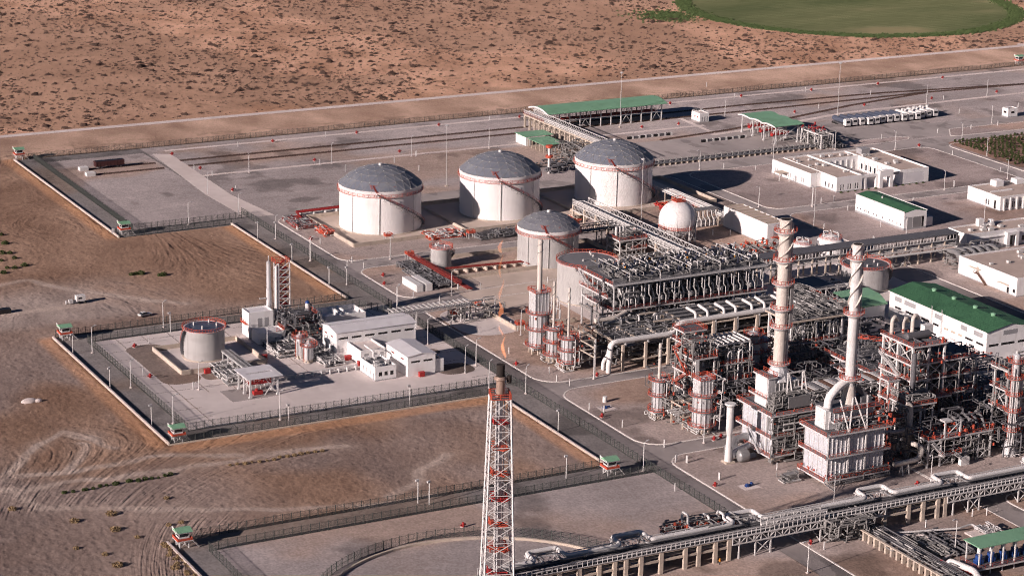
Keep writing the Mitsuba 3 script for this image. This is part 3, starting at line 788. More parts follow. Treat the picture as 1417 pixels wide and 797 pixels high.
for k in range(24):
    e = math.radians(-25 + k * 4.6); a = math.radians(-60 + k * 1.5)
    q = np.array([sx_ + (sR + .5) * math.cos(e) * math.cos(a), sy_ + (sR + .5) * math.cos(e) * math.sin(a), sz_ + (sR + .5) * math.sin(e)])
    if prev is not None: m.bar(prev, q, .7, .2)
    prev = q
part(t, 'stair', m, PIPE_SILVER, False)

# ------------------------------------------------------------------ buildings
def gable(m, x0, x1, y0, y1, h, rise, axis='x', over=0.35, th=0.18):
    """roof sheets; ridge along the given axis"""
    if axis == 'x':
        ym = (y0 + y1) / 2
        a = [(x0 - over, y0 - over, h), (x1 + over, y0 - over, h), (x1 + over, ym, h + rise), (x0 - over, ym, h + rise), (x1 + over, y1 + over, h), (x0 - over, y1 + over, h)]
    else:
        xm = (x0 + x1) / 2
        a = [(x0 - over, y1 + over, h), (x0 - over, y0 - over, h), (xm, y0 - over, h + rise), (xm, y1 + over, h + rise), (x1 + over, y0 - over, h), (x1 + over, y1 + over, h)]
    a = np.array(a, float); b = a - [0, 0, th]
    for q in ((0, 1, 2, 3), (3, 2, 4, 5)):
        m.add(a[list(q)], [[0, 1, 2], [0, 2, 3]]); m.add(b[list(q)], [[0, 2, 1], [0, 3, 2]])
    for p, q in ((0, 1), (1, 2), (2, 4), (4, 5), (5, 3), (3, 0)):
        m.add([b[p], b[q], a[q], a[p]], [[0, 1, 2], [0, 2, 3]])
    return m
def gable_walls(x0, x1, y0, y1, h, rise, axis):
    m = MB().box(x0, x1, y0, y1, 0, h - .15)
    if axis == 'x':
        ym = (y0 + y1) / 2
        for x, o in ((x0 + .002, 1), (x1 - .002, -1)):
            m.add([(x, y1, h - .2), (x, y0, h - .2), (x, ym, h + rise - .18)][::o], [[0, 1, 2]])
    else:
        xm = (x0 + x1) / 2
        for y, o in ((y0 + .002, 1), (y1 - .002, -1)):
            m.add([(x0, y, h - .2), (x1, y, h - .2), (xm, y, h + rise - .18)][::o], [[0, 1, 2]])
    return m
def opening(t, face, c, a, b, z0, z1, m=GLASS, name='window', frame=WHITE, d=0.06):
    """window or door: frame and pane on the face 'x' (plane x = c) or 'y' (plane y = c)"""
    f, p = MB(), MB()
    w = 0.12
    def bx(mb, u0, u1, s0, s1, e0, e1):
        if face == 'x': mb.box(c - e1, c - e0, u0, u1, s0, s1)
        else: mb.box(u0, u1, c - e1, c - e0, s0, s1)
    bx(p, a, b, z0, z1, 0, d * .5)
    bx(f, a - w, b + w, z1, z1 + w, 0, d); bx(f, a - w, b + w, z0 - w, z0, 0, d * 1.5); bx(f, a - w, a, z0, z1, 0, d); bx(f, b, b + w, z0, z1, 0, d)
    k = part(t, name, p, m, False)
    if frame:
        part(k, 'frame', f, frame, False)
def panel_joints(t, face, c, a, b, z0, z1, step, m=None):
    """wall cladding panels standing 2 cm proud with open joints"""
    n = max(1, round((b - a) / step))
    for i in range(n):
        u0, u1 = a + (b - a) * i / n + .05, a + (b - a) * (i + 1) / n - .05
        part(t, 'panel', MB().box(c - .03, c + .02, u0, u1, z0, z1) if face == 'x' else MB().box(u0, u1, c - .03, c + .02, z0, z1), m or WALL, False)
def flat_block(t, x0, x1, y0, y1, h, par=0.6, wm=None, rm=None):
    part(t, 'wall', MB().box(x0, x1, y0, y1, 0, h - par), wm or WALL, False)
    part(t, 'roof', MB().sheet(sbox(x0 + .3, y0 + .3, x1 - .3, y1 - .3), h - par + .02), rm or FLATROOF, False)
    m = MB()
    m.box(x0, x0 + .3, y0, y1, h - par, h); m.box(x1 - .3, x1, y0, y1, h - par, h); m.box(x0 + .3, x1 - .3, y0, y0 + .3, h - par, h - .003); m.box(x0 + .3, x1 - .3, y1 - .3, y1, h - par, h - .003)
    part(t, 'parapet', m, wm or WALL, False)
    part(t, 'plinth', MB().box(x0 - .05, x1 + .05, y0 - .05, y1 + .05, 0, .45), GREY_LOUVRE, False)
def roof_units(t, x0, x1, y0, y1, z, n, s=1.0):
    for k in range(n):
        x, y = RNG.uniform(x0, x1), RNG.uniform(y0, y1)
        w, d, h = s * RNG.uniform(.5, 1.1), s * RNG.uniform(.4, .9), s * RNG.uniform(.6, 1.1)
        part(t, 'roof_unit', MB().box(x - w, x + w, y - d, y + d, z + .15, z + .15 + h).box(x - w * .8, x - w * .6, y - d * .8, y + d * .8, z, z + .16).box(x + w * .6, x + w * .8, y - d * .8, y + d * .8, z, z + .16).cyl(x, y, z + .15 + h, z + .22 + h, min(w, d) * .7, 10), PIPE_LIGHT, False)

# main hall of the compound
t = thing('process_hall', 'largest white hall of the walled compound, with dark slit windows and a black doorway', 'hall')
X0, X1, Y0, Y1 = 293.4, 322.1, 671.8, 683.1
part(t, 'wall', gable_walls(X0, X1, Y0, Y1, 8.7, 1.0, 'x'), WALL, False)
part(t, 'roof', gable(MB(), X0, X1, Y0, Y1, 8.7, 1.0, 'x'), ROOFW, False)
panel_joints(t, 'y', Y0, X0, X1, .5, 8.4, 4.75)
for k in range(6):
    opening(t, 'y', Y0 - .04, X0 + .7 + k * 4.77, X0 + 4.1 + k * 4.77, 6.2, 6.85, BLACK, frame=None)
opening(t, 'y', Y0 - .04, X0 + 4.8, X0 + 8.2, .1, 4.6, BLACK, 'door', STEEL)
for y in (674.6, 679.6):
    opening(t, 'x', X0, y - .2, y + 1.7, 6.3, 6.75, DARKRED, frame=None); opening(t, 'x', X0, y - .5, y + 1.4, 0.1, 3.6, GREY_LOUVRE, 'door', STEEL)
part(t, 'ridge_cap', MB().bar((X0 - .3, (Y0 + Y1) / 2, 9.72), (X1 + .3, (Y0 + Y1) / 2, 9.72), .5, .1), STEEL, False)
part(t, 'downpipe', MB().tube([(X1 - .2, Y0 - .15, 0), (X1 - .2, Y0 - .15, 8.5)], .1), STEEL)
t = thing('annex_hall', 'smaller white gabled hall with two slit windows, nearest the road in the walled compound', 'hall')
X0, X1, Y0, Y1 = 306.2, 316.0, 644.4, 660.5
part(t, 'wall', gable_walls(X0, X1, Y0, Y1, 6.9, .8, 'y'), WALL, False)
part(t, 'roof', gable(MB(), X0, X1, Y0, Y1, 6.9, .8, 'y'), ROOFW, False)
panel_joints(t, 'y', Y0, X0, X1, .5, 6.6, 4.9)
for x in (X0 + 1.2, X0 + 5.6): opening(t, 'y', Y0 - .04, x, x + 3.2, 4.6, 5.2, BLACK, frame=None)
for y in (647.5, 654.5): opening(t, 'x', X0, y, y + 2.2, 4.9, 5.35, DARKRED, frame=None)
flat_block(t, 316.0, 319.3, 644.9, 652, 4.6)
t = thing('control_house', 'small low white house with three square black windows and a flat roof full of equipment', 'house')
flat_block(t, 295.0, 302.4, 644.9, 656.6, 4.7, rm=GRATING)
for x in (296.3, 298.3, 300.3): opening(t, 'y', 644.9, x, x + 1.1, 1.6, 2.9, BLACK)
for y in (648, 651, 653.6): opening(t, 'x', 295.0, y, y + .6, 1.5, 2.8, GREY_LOUVRE)
opening(t, 'x', 295, 645.6, 646.6, .1, 2.4, GREY_LOUVRE, 'door')
roof_units(t, 296, 301.5, 646, 655.5, 4.1, 12, .8)
part(t, 'roof_pipe', MB().tube([(299, 655, 4.2), (299, 655, 6.6), (299, 662, 6.6)], .3), WHITE)
t = thing('link_block', 'low white link block with a flat roof between the two gabled halls', 'building')
flat_block(t, 297.2, 306.1, 661, 671.7, 5.2, rm=PATH)
for x in (298.5, 301.5, 304): opening(t, 'y', 661, x, x + 1.6, 2.6, 4.0, GREY_LOUVRE, 'louvre')
t = thing('basin_house', 'white walled open basin behind the largest white hall', 'basin')
flat_block(t, 303, 318, 703, 713.5, 4.2, par=1.6, rm=ROOFW)
part(t, 'divider', MB().box(309, 309.6, 703.3, 713.2, 2.6, 4.4).box(311.4, 312, 703.3, 713.2, 2.6, 4.4), WALL, False)
t = thing('pump_house', 'tall white box shaped house in front of the red lattice column', 'house')
flat_block(t, 275, 283.8, 702.6, 708.9, 9.2, par=.4, rm=ROOFW)
for x in (278.2, 280.6): opening(t, 'y', 702.6, x, x + 1.6, 3.9, 6.9, GREY_LOUVRE, 'louvre', STEEL)
m = MB().box(274, 275, 703, 708, 5, 5.2); rails(m, [(274, 703, 5.2), (274, 708, 5.2)], 1.1); part(t, 'side_platform', m, ORANGE, False)
t = thing('transformer_house', 'low pale blue white box below the tall white house, with an orange topped stair', 'house')
flat_block(t, 275.2, 284.5, 694.5, 700.5, 4.4, par=.3, rm=ROOFW)
m = MB().bar((281.5, 690.5, .2), (284.5, 694.4, 4.2), 1.0, .2); part(t, 'stair', m, STEEL_DARK, False)
m = MB(); rails(m, [(281.5, 694.4, 4.4), (284.4, 694.4, 4.4), (284.4, 700.3, 4.4)], 1.1); part(t, 'handrail', m, ORANGE, False)

# courtyard office
t = thing('courtyard_office', 'large white single storey office block around an open courtyard with an entrance arch', 'office building')
H_ = 6.7
wings = [('left_wing', 576.3, 589.5, 789.8, 830.6), ('right_wing', 609.5, 624.8, 789.8, 830.6), ('back_wing', 589.5, 609.5, 820.3, 830.4)]
for nm, a, b, c, d in wings:
    k = key_of(t + '__' + nm)
    scene[k] = MB().box(a, b, c, d, 0, H_ - .7).ply(WALL, False)
    part(k, 'roof', MB().sheet(sbox(a + .3, c + .3, b - .3, d - .3), H_ - .68), FLATROOF, False)
    mm = MB().box(a, a + .3, c, d, H_ - .7, H_).box(b - .3, b, c, d, H_ - .7, H_ + .003).box(a + .3, b - .3, c, c + .3, H_ - .7, H_ - .003).box(a + .3, b - .3, d - .3, d, H_ - .7, H_ - .003)
    part(k, 'parapet', mm, WALL, False)
    roof_units(k, a + 2, b - 2, c + 4, d - 4, H_ - .7, 7 if nm != 'back_wing' else 4)
k = key_of(t + '__front_block'); scene[k] = MB().box(570.8, 576.3, 801, 830.6, 0, H_ - .3).ply(WALL, False)
part(k, 'roof', MB().sheet(sbox(571.1, 801.3, 576.2, 830.3), H_ - .28), FLATROOF, False)
part(t, 'plinth', MB().box(570.7, 576.4, 800.9, 830.7, 0, .5).box(576.2, 589.6, 789.7, 801, 0, .5).box(609.4, 624.9, 789.7, 830.7, 0, .5), GREY_LOUVRE, False)
for x in (578.2, 579.4, 582.0, 583.2, 585.8, 587.0): opening(t, 'y', 789.8, x, x + .5, 1.0, 3.4, GLASS)
opening(t, 'y', 789.8, 611.5, 622.0, 1.0, 5.0, ROOFW, 'panel_recess', STEEL)
for y in (806, 807.3, 816, 817.3, 826, 827.3): opening(t, 'x', 570.8, y, y + .6, 1.4, 3.2, GREY_LOUVRE)
for y in (811.5, 822.5): opening(t, 'x', 570.8, y, y + 1.4, .1, 3.0, GREY_LOUVRE, 'door')
for y in (792.5, 795, 797.5): opening(t, 'x', 576.3, y, y + .7, 1.2, 3.2, GLASS)
m = MB()
for x in (591.0, 596.8): m.box(x, x + .9, 789.8, 791, 0, 5.2)
m.box(589.5, 597.7, 789.8, 791.2, 5.2, 6.2)
part(t, 'portico', m, WALL, False)
m = MB().box(597.8, 599.4, 788.4, 790.6, 0, 7.6).box(603.2, 604.8, 788.4, 790.6, 0, 7.6).box(599.4, 603.2, 788.4, 790.6, 4.9, 7.8)
part(t, 'entrance_arch', m, WALL, False)
part(t, 'sign_panel', MB().box(605.3, 608.4, 789.2, 789.5, 5.2, 6.4), GREY_LOUVRE, False)
m = MB()
for y in np.arange(793, 819, 3.2): m.box(609.1, 609.5, y, y + .4, 0, 5.4)
for x in np.arange(591, 609, 3.0): m.box(x, x + .4, 819.9, 820.3, 0, 5.4)
part(t, 'pilaster', m, WHITE, False)
for y in np.arange(794, 818, 3.2): opening(t, 'x', 609.5, y + .5, y + 1.7, 1.2, 3.6, GLASS)
part(t, 'court_paving', MB().sheet(sbox(589.6, 790, 609.4, 820.2), 0.17), PATH, False)
part(t, 'roof_tank', MB().box(613, 617.5, 823, 827, H_ - .6, H_ + 1.9), GREY_LOUVRE, False)
part(t, 'awning', MB().box(566.2, 570.8, 818, 822.5, 3.0, 3.25).box(566.3, 566.5, 818.1, 818.3, 0, 3).box(566.3, 566.5, 822.2, 822.4, 0, 3), CONC, False)

# green roofed shed
t = thing('long_shed', 'long white shed with a single dark green roof, standing apart near the courtyard office', 'shed')
X0, X1, Y0, Y1 = 564.5, 575.7, 727.1, 759.9
part(t, 'wall', gable_walls(X0, X1, Y0, Y1, 7.4, 1.0, 'y'), WALL, False)
part(t, 'roof', gable(MB(), X0, X1, Y0, Y1, 7.45, 1.0, 'y', .1), GREEN, False)
part(t, 'plinth', MB().box(X0 - .05, X1 + .05, Y0 - .05, Y1 + .05, 0, .9), GREY_LOUVRE, False)
for y in (729, 731.3, 734.5, 736.4, 741, 745, 747, 750.5, 753, 756, 758): opening(t, 'x', X0, y, y + .5, 1.8, 2.5, GLASS, frame=None)
opening(t, 'y', Y0, X0 + 1.2, X0 + 4.2, .1, 5.2, GREY_LOUVRE, 'door', STEEL); opening(t, 'y', Y0, X0 + 4.5, X0 + 8.6, .1, 5.2, PIPE_SILVER, 'door', STEEL)
opening(t, 'y', Y0, X0 + 8.8, X0 + 9.9, .1, 5.2, BLACK, 'door', None)
part(t, 'roof_vent', MB().cyl(569, 748, 8.1, 9.0, .35, 10), STEEL)
m = MB().box(X0 - .15, X0 + .15, Y0 - .2, Y1 + .2, 7.3, 7.75).box(X1 - .15, X1 + .15, Y0 - .2, Y1 + .2, 7.3, 7.75); part(t, 'gutter', m, WHITE, False)
flat_block(t, 575.9, 580.0, 728.5, 733, 4.0)
# offices at the right edge
t = thing('end_office', 'white flat roofed office at the right edge behind the green roofed shed, with white pilasters', 'office building')
flat_block(t, 620.4, 660, 735.9, 757.4, 6.2)
for x in np.arange(622, 658, 3.4):
    part(t, 'pilaster', MB().box(x, x + .7, 735.4, 735.9, 0, 5.4), WHITE, False)
    for dx in (1.2, 2.2): opening(t, 'y', 735.9, x + dx, x + dx + .5, 1.2, 3.6, GLASS)
for y in (743, 744.5): opening(t, 'x', 620.4, y, y + .6, 1.2, 3.4, GLASS)
opening(t, 'x', 620.4, 738.6, 739.8, .1, 4.0, BLACK, 'door')
m = MB().box(631, 635, 752, 756, 5.7, 8.2).box(642, 646, 752, 756, 5.7, 7.8); part(t, 'stair_head', m, WALL, False)
part(t, 'upstand', MB().box(622.5, 634, 745, 745.5, 5.65, 6.3), WALL, False)
t = thing('laboratory', 'white flat roofed building with a dark doorway, behind the end of the pipe bridge', 'building')
flat_block(t, 567.9, 610, 691.5, 703.5, 6.9)
opening(t, 'x', 567.9, 696, 697.2, 1.4, 5.2, BLACK, 'door')
for x in (573, 575, 577, 579, 581.5, 583): opening(t, 'y', 691.5, x, x + .6, 1.2, 3.4, GLASS)
part(t, 'recess_lintel', MB().box(571, 586, 690.9, 691.5, 4.6, 5.0), WALL, False)
opening(t, 'y', 691.5, 588, 590.5, .1, 4.6, BLACK, 'door')
m = MB().box(586.4, 587.8, 689.8, 691.5, 0, 6.0).box(590.8, 592.2, 689.8, 691.5, 0, 6.0).box(587.8, 590.8, 689.8, 691.4, 4.8, 6.0); part(t, 'porch', m, WALL, False)
for x in (595, 599, 601): opening(t, 'y', 691.5, x, x + 1.4, 1.6, 3.6, GLASS)
roof_units(t, 570, 600, 693, 702, 6.3, 12, 1.1)
part(t, 'roof_box', MB().box(581, 583.5, 701, 703, 6.3, 9.2).box(587, 588.5, 701, 703, 6.3, 8.4).box(606, 609, 701, 703, 6.3, 8.6), WALL, False)
t = thing('substation', 'big plain white flat roofed building with an outside stair, behind the large green roofed hall', 'building')
flat_block(t, 545.2, 600, 634, 667.6, 7.2)
part(t, 'stair', MB().bar((544.6, 655.5, 3.4), (544.6, 650.5, .2), .9, .25).box(543.9, 545.2, 655.5, 657.3, 3.3, 3.5), RUST, False)
rl = MB(); rails(rl, [(544.1, 657.3, 3.5), (544.1, 655.5, 3.5), (544.1, 650.5, .4)], 1.0); part(t, 'handrail', rl, RUST, False)
opening(t, 'x', 545.2, 655.8, 657, 3.5, 5.6, CONC, 'door')
for y, z in ((657.5, 4.9), (641, 3.4)): part(t, 'canopy', MB().box(544.1, 545.2, y - 3, y + 3, z, z + .18), CONC, False)
opening(t, 'x', 545.2, 638.2, 639.4, .1, 2.6, BLACK, 'door'); opening(t, 'x', 545.2, 634.8, 636, 1.4, 2.6, BLACK)
roof_units(t, 548, 596, 636, 666, 6.6, 22, 1.1)
t = thing('utility_block', 'white flat roofed block with a grey door, right behind the white sphere', 'building')
flat_block(t, 501.6, 510.5, 730.8, 762.2, 8.6, par=.3)
panel_joints(t, 'x', 501.6, 731, 762, .5, 8.1, 7.6)
opening(t, 'y', 730.8, 504.4, 507.2, 3.6, 6.6, GREY_LOUVRE, 'door', STEEL)
m = MB()
for y in np.arange(733, 762, 4): m.box(501.6, 510.5, y, y + .3, 8.3, 8.9)
part(t, 'roof_beam', m, CONC, False)
m = MB().box(503, 509, 728.8, 730.6, 3.2, 3.4); rails(m, [(503, 728.8, 3.4), (509, 728.8, 3.4)], 1.1); part(t, 'landing', m, ORANGE, False)
# large green roofed hall
t = thing('compressor_hall', 'large white hall with the broad dark green gabled roof at the right edge', 'hall')
X0, X1, Y0, Y1, hh, rr = 486.6, 506.4, 578.6, 632.0, 10.3, 2.0
part(t, 'wall', gable_walls(X0, X1, Y0, Y1, hh, rr, 'y'), WALL, False)
part(t, 'roof', gable(MB(), X0, X1, Y0, Y1, hh, rr, 'y', .4), GREEN, False)
m = MB()
for k in range(8): part(t, 'panel', MB().box(X0 - .03, X0 + .02, Y0 + k * 6.675 + .05, Y0 + (k + 1) * 6.675 - .05, .6, hh - .4), WALL, False)
dk = [(579.6, 583.8), (585.2, 589.6), (590.6, 593.4), (594.4, 597.2), (598.2, 601.0), (603.5, 607), (608.6, 613.6), (615.4, 622.4), (624.4, 628.6)]
for i, (a, b) in enumerate(dk):
    opening(t, 'x', X0 - .035, a + .5, b, 5.0, 5.7, CONC if i in (2, 3, 4) else BLACK, frame=None)
for a, b in ((625, 628.8), (617, 623.4), (602.5, 606.5), (589, 592.4), (580.8, 585.4)):
    opening(t, 'x', X0 - .035, a, b, 7.6, 9.2, GREY_LOUVRE, 'louvre', None)
opening(t, 'y', Y0, 493.5, 499.5, 8.4, 10.0, GREY_LOUVRE, 'louvre', None)
for a, b in ((487.6, 491.6), (492.8, 498.4), (499.8, 504.6)): opening(t, 'y', Y0, a, b, 5.0, 5.8, BLACK, frame=None)
for y in (607.5, 602.0):
    m = MB().bar((X0 - .35, y, 3), (X0 - .35, y, 11.6), .08).bar((X0 - .35, y + .5, 3), (X0 - .35, y + .5, 11.6), .08)
    for z in np.arange(3, 11.5, .5): m.bar((X0 - .35, y, z), (X0 - .35, y + .5, z), .06)
    part(t, 'ladder', m, STEEL, False)
for y in (620, 609, 597.5, 588): part(t, 'ridge_vent', MB().cyl(496.5, y, hh + rr - .2, hh + rr + .5, .8, 12).dome(496.5, y, hh + rr + .5, 1.0, .4, 12, 3), GREENL)
part(t, 'eave_trim', MB().box(X0 - .46, X0 - .38, Y0 - .4, Y1 + .4, hh - .3, hh - .02), WHITE, False)
m = MB()
for y in np.arange(Y0 + 1.2, Y1, 1.5):
    m.bar((X0 - .4, y, hh + .03), ((X0 + X1) / 2, y, hh + rr + .03), .07, .06); m.bar((X1 + .4, y, hh + .03), ((X0 + X1) / 2, y, hh + rr + .03), .07, .06)
part(t, 'roof_seam', m, GREEN, False, stuff=True)
t = thing('low_canopy', 'low light green roof standing left of the large white hall', 'canopy roof')
v = np.array([(470.8, 632.2, 6.0), (485.8, 632.2, 6.0), (485.8, 636.5, 8.0), (470.8, 636.5, 8.0), (485.8, 644, 8.4), (470.8, 644, 8.4)])
part(t, 'roof', MB().add(v[:4], [[0, 1, 2], [0, 2, 3]]).add(v[[3, 2, 4, 5]], [[0, 1, 2], [0, 2, 3]]).add(v[:4] - [0, 0, .2], [[0, 2, 1], [0, 3, 2]]).box(470.7, 485.9, 632.0, 632.2, 5.4, 6.1).add(v[[3, 2, 4, 5]] - [0, 0, .2], [[0, 2, 1], [0, 3, 2]]), GREENL, False)
part(t, 'wall', MB().box(471.2, 485.4, 632.6, 643.6, 0, 5.6), WALL, False)
# kiosks
t = thing('rail_kiosk', 'small white cabin beside the rail tracks left of the wavy green canopy', 'cabin')
flat_block(t, 597, 602.2, 931.5, 939, 4.4, par=.3, rm=PATH)
for y in (933.2, 935.6): opening(t, 'x', 597, y, y + .7, 2.0, 2.9, RED, frame=None)
for x in (598, 599.4, 600.8): opening(t, 'y', 931.5, x, x + .8, .2, 2.6, GREY_LOUVRE, 'door')
m = MB(); rails(m, rect_pts(597.2, 602, 931.7, 938.8, 4.1), 1.0, True); part(t, 'roof_rail', m, PIPE_LIGHT, False)
t = thing('gate_cabin', 'small white cabin with red roof bits on the far right beside the truck yard', 'cabin')
flat_block(t, 743.2, 749.1, 881.1, 885.7, 4.4, par=.3, rm=PATH)
opening(t, 'x', 743.2, 882.4, 884.4, 2.0, 3.0, BLACK); opening(t, 'y', 881.1, 745, 747.2, 2.0, 3.0, BLACK)
roof_units(t, 744, 748.5, 882, 885, 4.1, 5, .5)
for i, x in enumerate((349.7, 353.4)):
    t = thing('storage_container', ['white flat topped container, left one of the pair beside the dark valve skids', 'white flat topped container, right one of the pair beside the dark valve skids'][i], 'container', 'pair of white containers by the valve skids')
    part(t, 'body', MB().box(x, x + 2.6, 728.7, 741, .2, 2.9), WHITE, False)
    for k in range(9): part(t, 'rib', MB().box(x - .04, x, 729.2 + k * 1.35, 729.6 + k * 1.35, .3, 2.8), WHITE, False)
    part(t, 'door', MB().box(x + .2, x + 2.4, 728.62, 728.7, .35, 2.75), WHITE, False)

# canopies ------------------------------------------------------------
def xbrace(m, x0, x1, y0, y1, z0, z1, w=.16):
    m.bar((x0, y0, z0), (x1, y1, z1), w).bar((x0, y0, z1), (x1, y1, z0), w)
    return m
t = thing('rail_canopy', 'very long light green canopy on steel columns over the rail loading line', 'canopy')
for i, x in enumerate(np.linspace(521, 582.8, 12)):
    for y in (943.6, 957.4):
        part(t, 'column', MB().bar((x, y, 0), (x, y, 8.4), .42), STEEL, False)
m = MB()
for y in (943.6, 957.4):
    m.bar((521, y, 8.3), (582.8, y, 8.3), .4); m.bar((521, y, 4.4), (582.8, y, 4.4), .22)
for x in np.linspace(521, 582.8, 12):
    m.bar((x, 943.6, 8.3), (x, 957.4, 8.3), .3); m.bar((x, 943.6, 8.3), (x, 950.5, 9.6), .2); m.bar((x, 957.4, 8.3), (x, 950.5, 9.6), .2)
part(t, 'beam', m, STEEL, False, stuff=True)
m = MB()
xs = np.linspace(521, 582.8, 12)
for i in (3, 7, 10): xbrace(m, xs[i], xs[i + 1], 943.6, 943.6, .3, 8.2)
part(t, 'brace', m, STEEL, False)
ys = np.linspace(941, 960, 9)
m = MB()
for a, b in zip(ys[:-1], ys[1:]):
    za, zb = [8.7 + 1.6 * (1 - ((q - 950.5) / 9.5) ** 2) for q in (a, b)]
    m.add([(519, a, za), (584.5, a, za), (584.5, b, zb), (519, b, zb)], [[0, 1, 2], [0, 2, 3]]); m.add([(519, a, za - .2), (584.5, a, za - .2), (584.5, b, zb - .2), (519, b, zb - .2)], [[0, 2, 1], [0, 3, 2]])
m.box(519, 584.5, 940.9, 941.0, 8.45, 8.75)
part(t, 'roof', m, GREENL, False)
m = MB()
for a, b in zip(ys[:-1], ys[1:]):
    za, zb = [8.7 + 1.6 * (1 - ((q - 950.5) / 9.5) ** 2) for q in (a, b)]
    m.bar((518.9, a, za - .25), (518.9, b, zb - .25), .3, .7)
part(t, 'gable_trim', m, WHITE, False)
m = MB().box(521, 583, 948.6, 952.6, 3.6, 3.8); rails(m, rect_pts(521, 583, 948.6, 952.6, 3.8), 1.1, True); part(t, 'loading_gangway', m, DARKRED, False)
m = MB()
for x in np.linspace(523, 581, 15): m.tube([(x, 950.6, 3.8), (x, 950.6, 6.6), (x, 953.6, 6.6), (x, 954.4, 4.6)], .14, 6)
part(t, 'loading_arm', m, PIPE_LIGHT, stuff=True)
t = thing('truck_canopy', 'light green canopy with three waves over the truck loading bays', 'canopy')
for x in (604.2, 616.4):
    for y in (877.5, 887, 896.5, 905.5): part(t, 'column', MB().bar((x, y, 0), (x, y, 8.2), .5).box(x - .5, x + .5, y - .5, y + .5, 0, .7), STEEL, False)
m = MB()
ys = np.linspace(876, 907, 28)
zz = 8.7 + .6 * np.abs(np.sin((ys - 876) / 31 * 3 * np.pi))
for a, b, za, zb in zip(ys[:-1], ys[1:], zz[:-1], zz[1:]):
    m.add([(602.6, a, za), (619.2, a, za), (619.2, b, zb), (602.6, b, zb)], [[0, 1, 2], [0, 2, 3]]); m.add([(602.6, a, za - .15), (619.2, a, za - .15), (619.2, b, zb - .15), (602.6, b, zb - .15)], [[0, 2, 1], [0, 3, 2]])
part(t, 'roof', m, GREENL, True)
m = MB()
for a, b, za, zb in zip(ys[:-1], ys[1:], zz[:-1], zz[1:]): m.bar((602.5, a, za - .2), (602.5, b, zb - .2), .25, .6)
part(t, 'gable_trim', m, WHITE, False)
m = MB()
for x in (604.2, 616.4): m.bar((x, 877.5, 8.1), (x, 905.5, 8.1), .35)
for y in (877.5, 887, 896.5, 905.5): m.bar((604.2, y, 8.1), (616.4, y, 8.1), .3)
xbrace(m, 604.2, 616.4, 877.5, 877.5, .5, 8, .2)
part(t, 'beam', m, STEEL, False)
for y in (882, 891.5, 901):
    m = MB().box(605, 614, y - 1, y + 1, 3.6, 3.8); rails(m, rect_pts(605, 614, y - 1, y + 1, 3.8), 1.0, True, w=.12); m.box(604.9, 605.1, y - 1, y + 1, 2.9, 3.6)
    part(t, 'loading_platform', m, RED, False)
    m = MB()
    for k in range(4): m.tube([(606 + 2 * k, y, .2), (606 + 2 * k, y, 5.8), (606 + 2 * k, y - 2, 5.8), (606 + 2 * k, y - 2.4, 3.4)], .16, 6)
    part(t, 'loading_arm', m, PIPE_LIGHT, stuff=True)
t = thing('white_canopy', 'small white canopy on braced steel legs over the loading bay of the walled compound', 'canopy')
for x in (253, 262.2):
    for y in (646.2, 651, 655.8): part(t, 'column', MB().bar((x, y, 0), (x, y, 6.3), .5).box(x - .45, x + .45, y - .45, y + .45, 0, .6), STEEL, False)
part(t, 'roof', MB().box(251.7, 263.6, 645.0, 649.9, 6.4, 6.65).box(251.7, 263.6, 651.3, 656.8, 6.4, 6.65).box(251.7, 253.4, 649.9, 651.3, 6.4, 6.65).box(261.9, 263.6, 649.9, 651.3, 6.4, 6.65), ROOFW, False)
m = MB()
xbrace(m, 257.8, 262.2, 646.2, 646.2, .4, 6.2, .22); xbrace(m, 253, 253, 646.2, 651, 2.8, 6.2, .2)
for y in (646.2, 651, 655.8): m.bar((253, y, 6.2), (262.2, y, 6.2), .3)
for x in (253, 262.2): m.bar((x, 646.2, 6.2), (x, 655.8, 6.2), .3)
part(t, 'beam', m, STEEL, False)
m = MB().box(254, 261.5, 650, 652, 3.0, 3.15); rails(m, rect_pts(254, 261.5, 650, 652, 3.15), 1.1, True, w=.16); part(t, 'gangway', m, RED, False)
part(t, 'pump', MB().box(255, 258, 648, 649.6, .2, 1.3).cyl(256.2, 648.8, 1.3, 2.0, .5, 10), RED, False)
m = MB()
for k in range(5): m.tube([(254.5 + 1.6 * k, 653, .2), (254.5 + 1.6 * k, 653, 4.6), (254.5 + 1.6 * k, 650.5, 4.6), (254.5 + 1.6 * k, 650.5, 3.4)], .15, 6)
part(t, 'loading_arm', m, PIPE_LIGHT, stuff=True)
t = thing('valve_canopy', 'pair of stepped light green roofs beside the trestle of the rail loading line', 'canopy')
part(t, 'roof', MB().box(496.2, 511, 920.5, 931, 4.1, 4.3).box(496.8, 508, 904, 919.8, 3.7, 3.9), GREENL, False)
part(t, 'wall', MB().box(496.6, 499, 920.7, 930.5, 0, 4.05), WALL, False)
m = MB()
for x in (497.2, 507.6):
    for y in np.linspace(904.4, 919.4, 5): m.bar((x, y, 0), (x, y, 3.7), .3)
part(t, 'column', m, CONC, False)

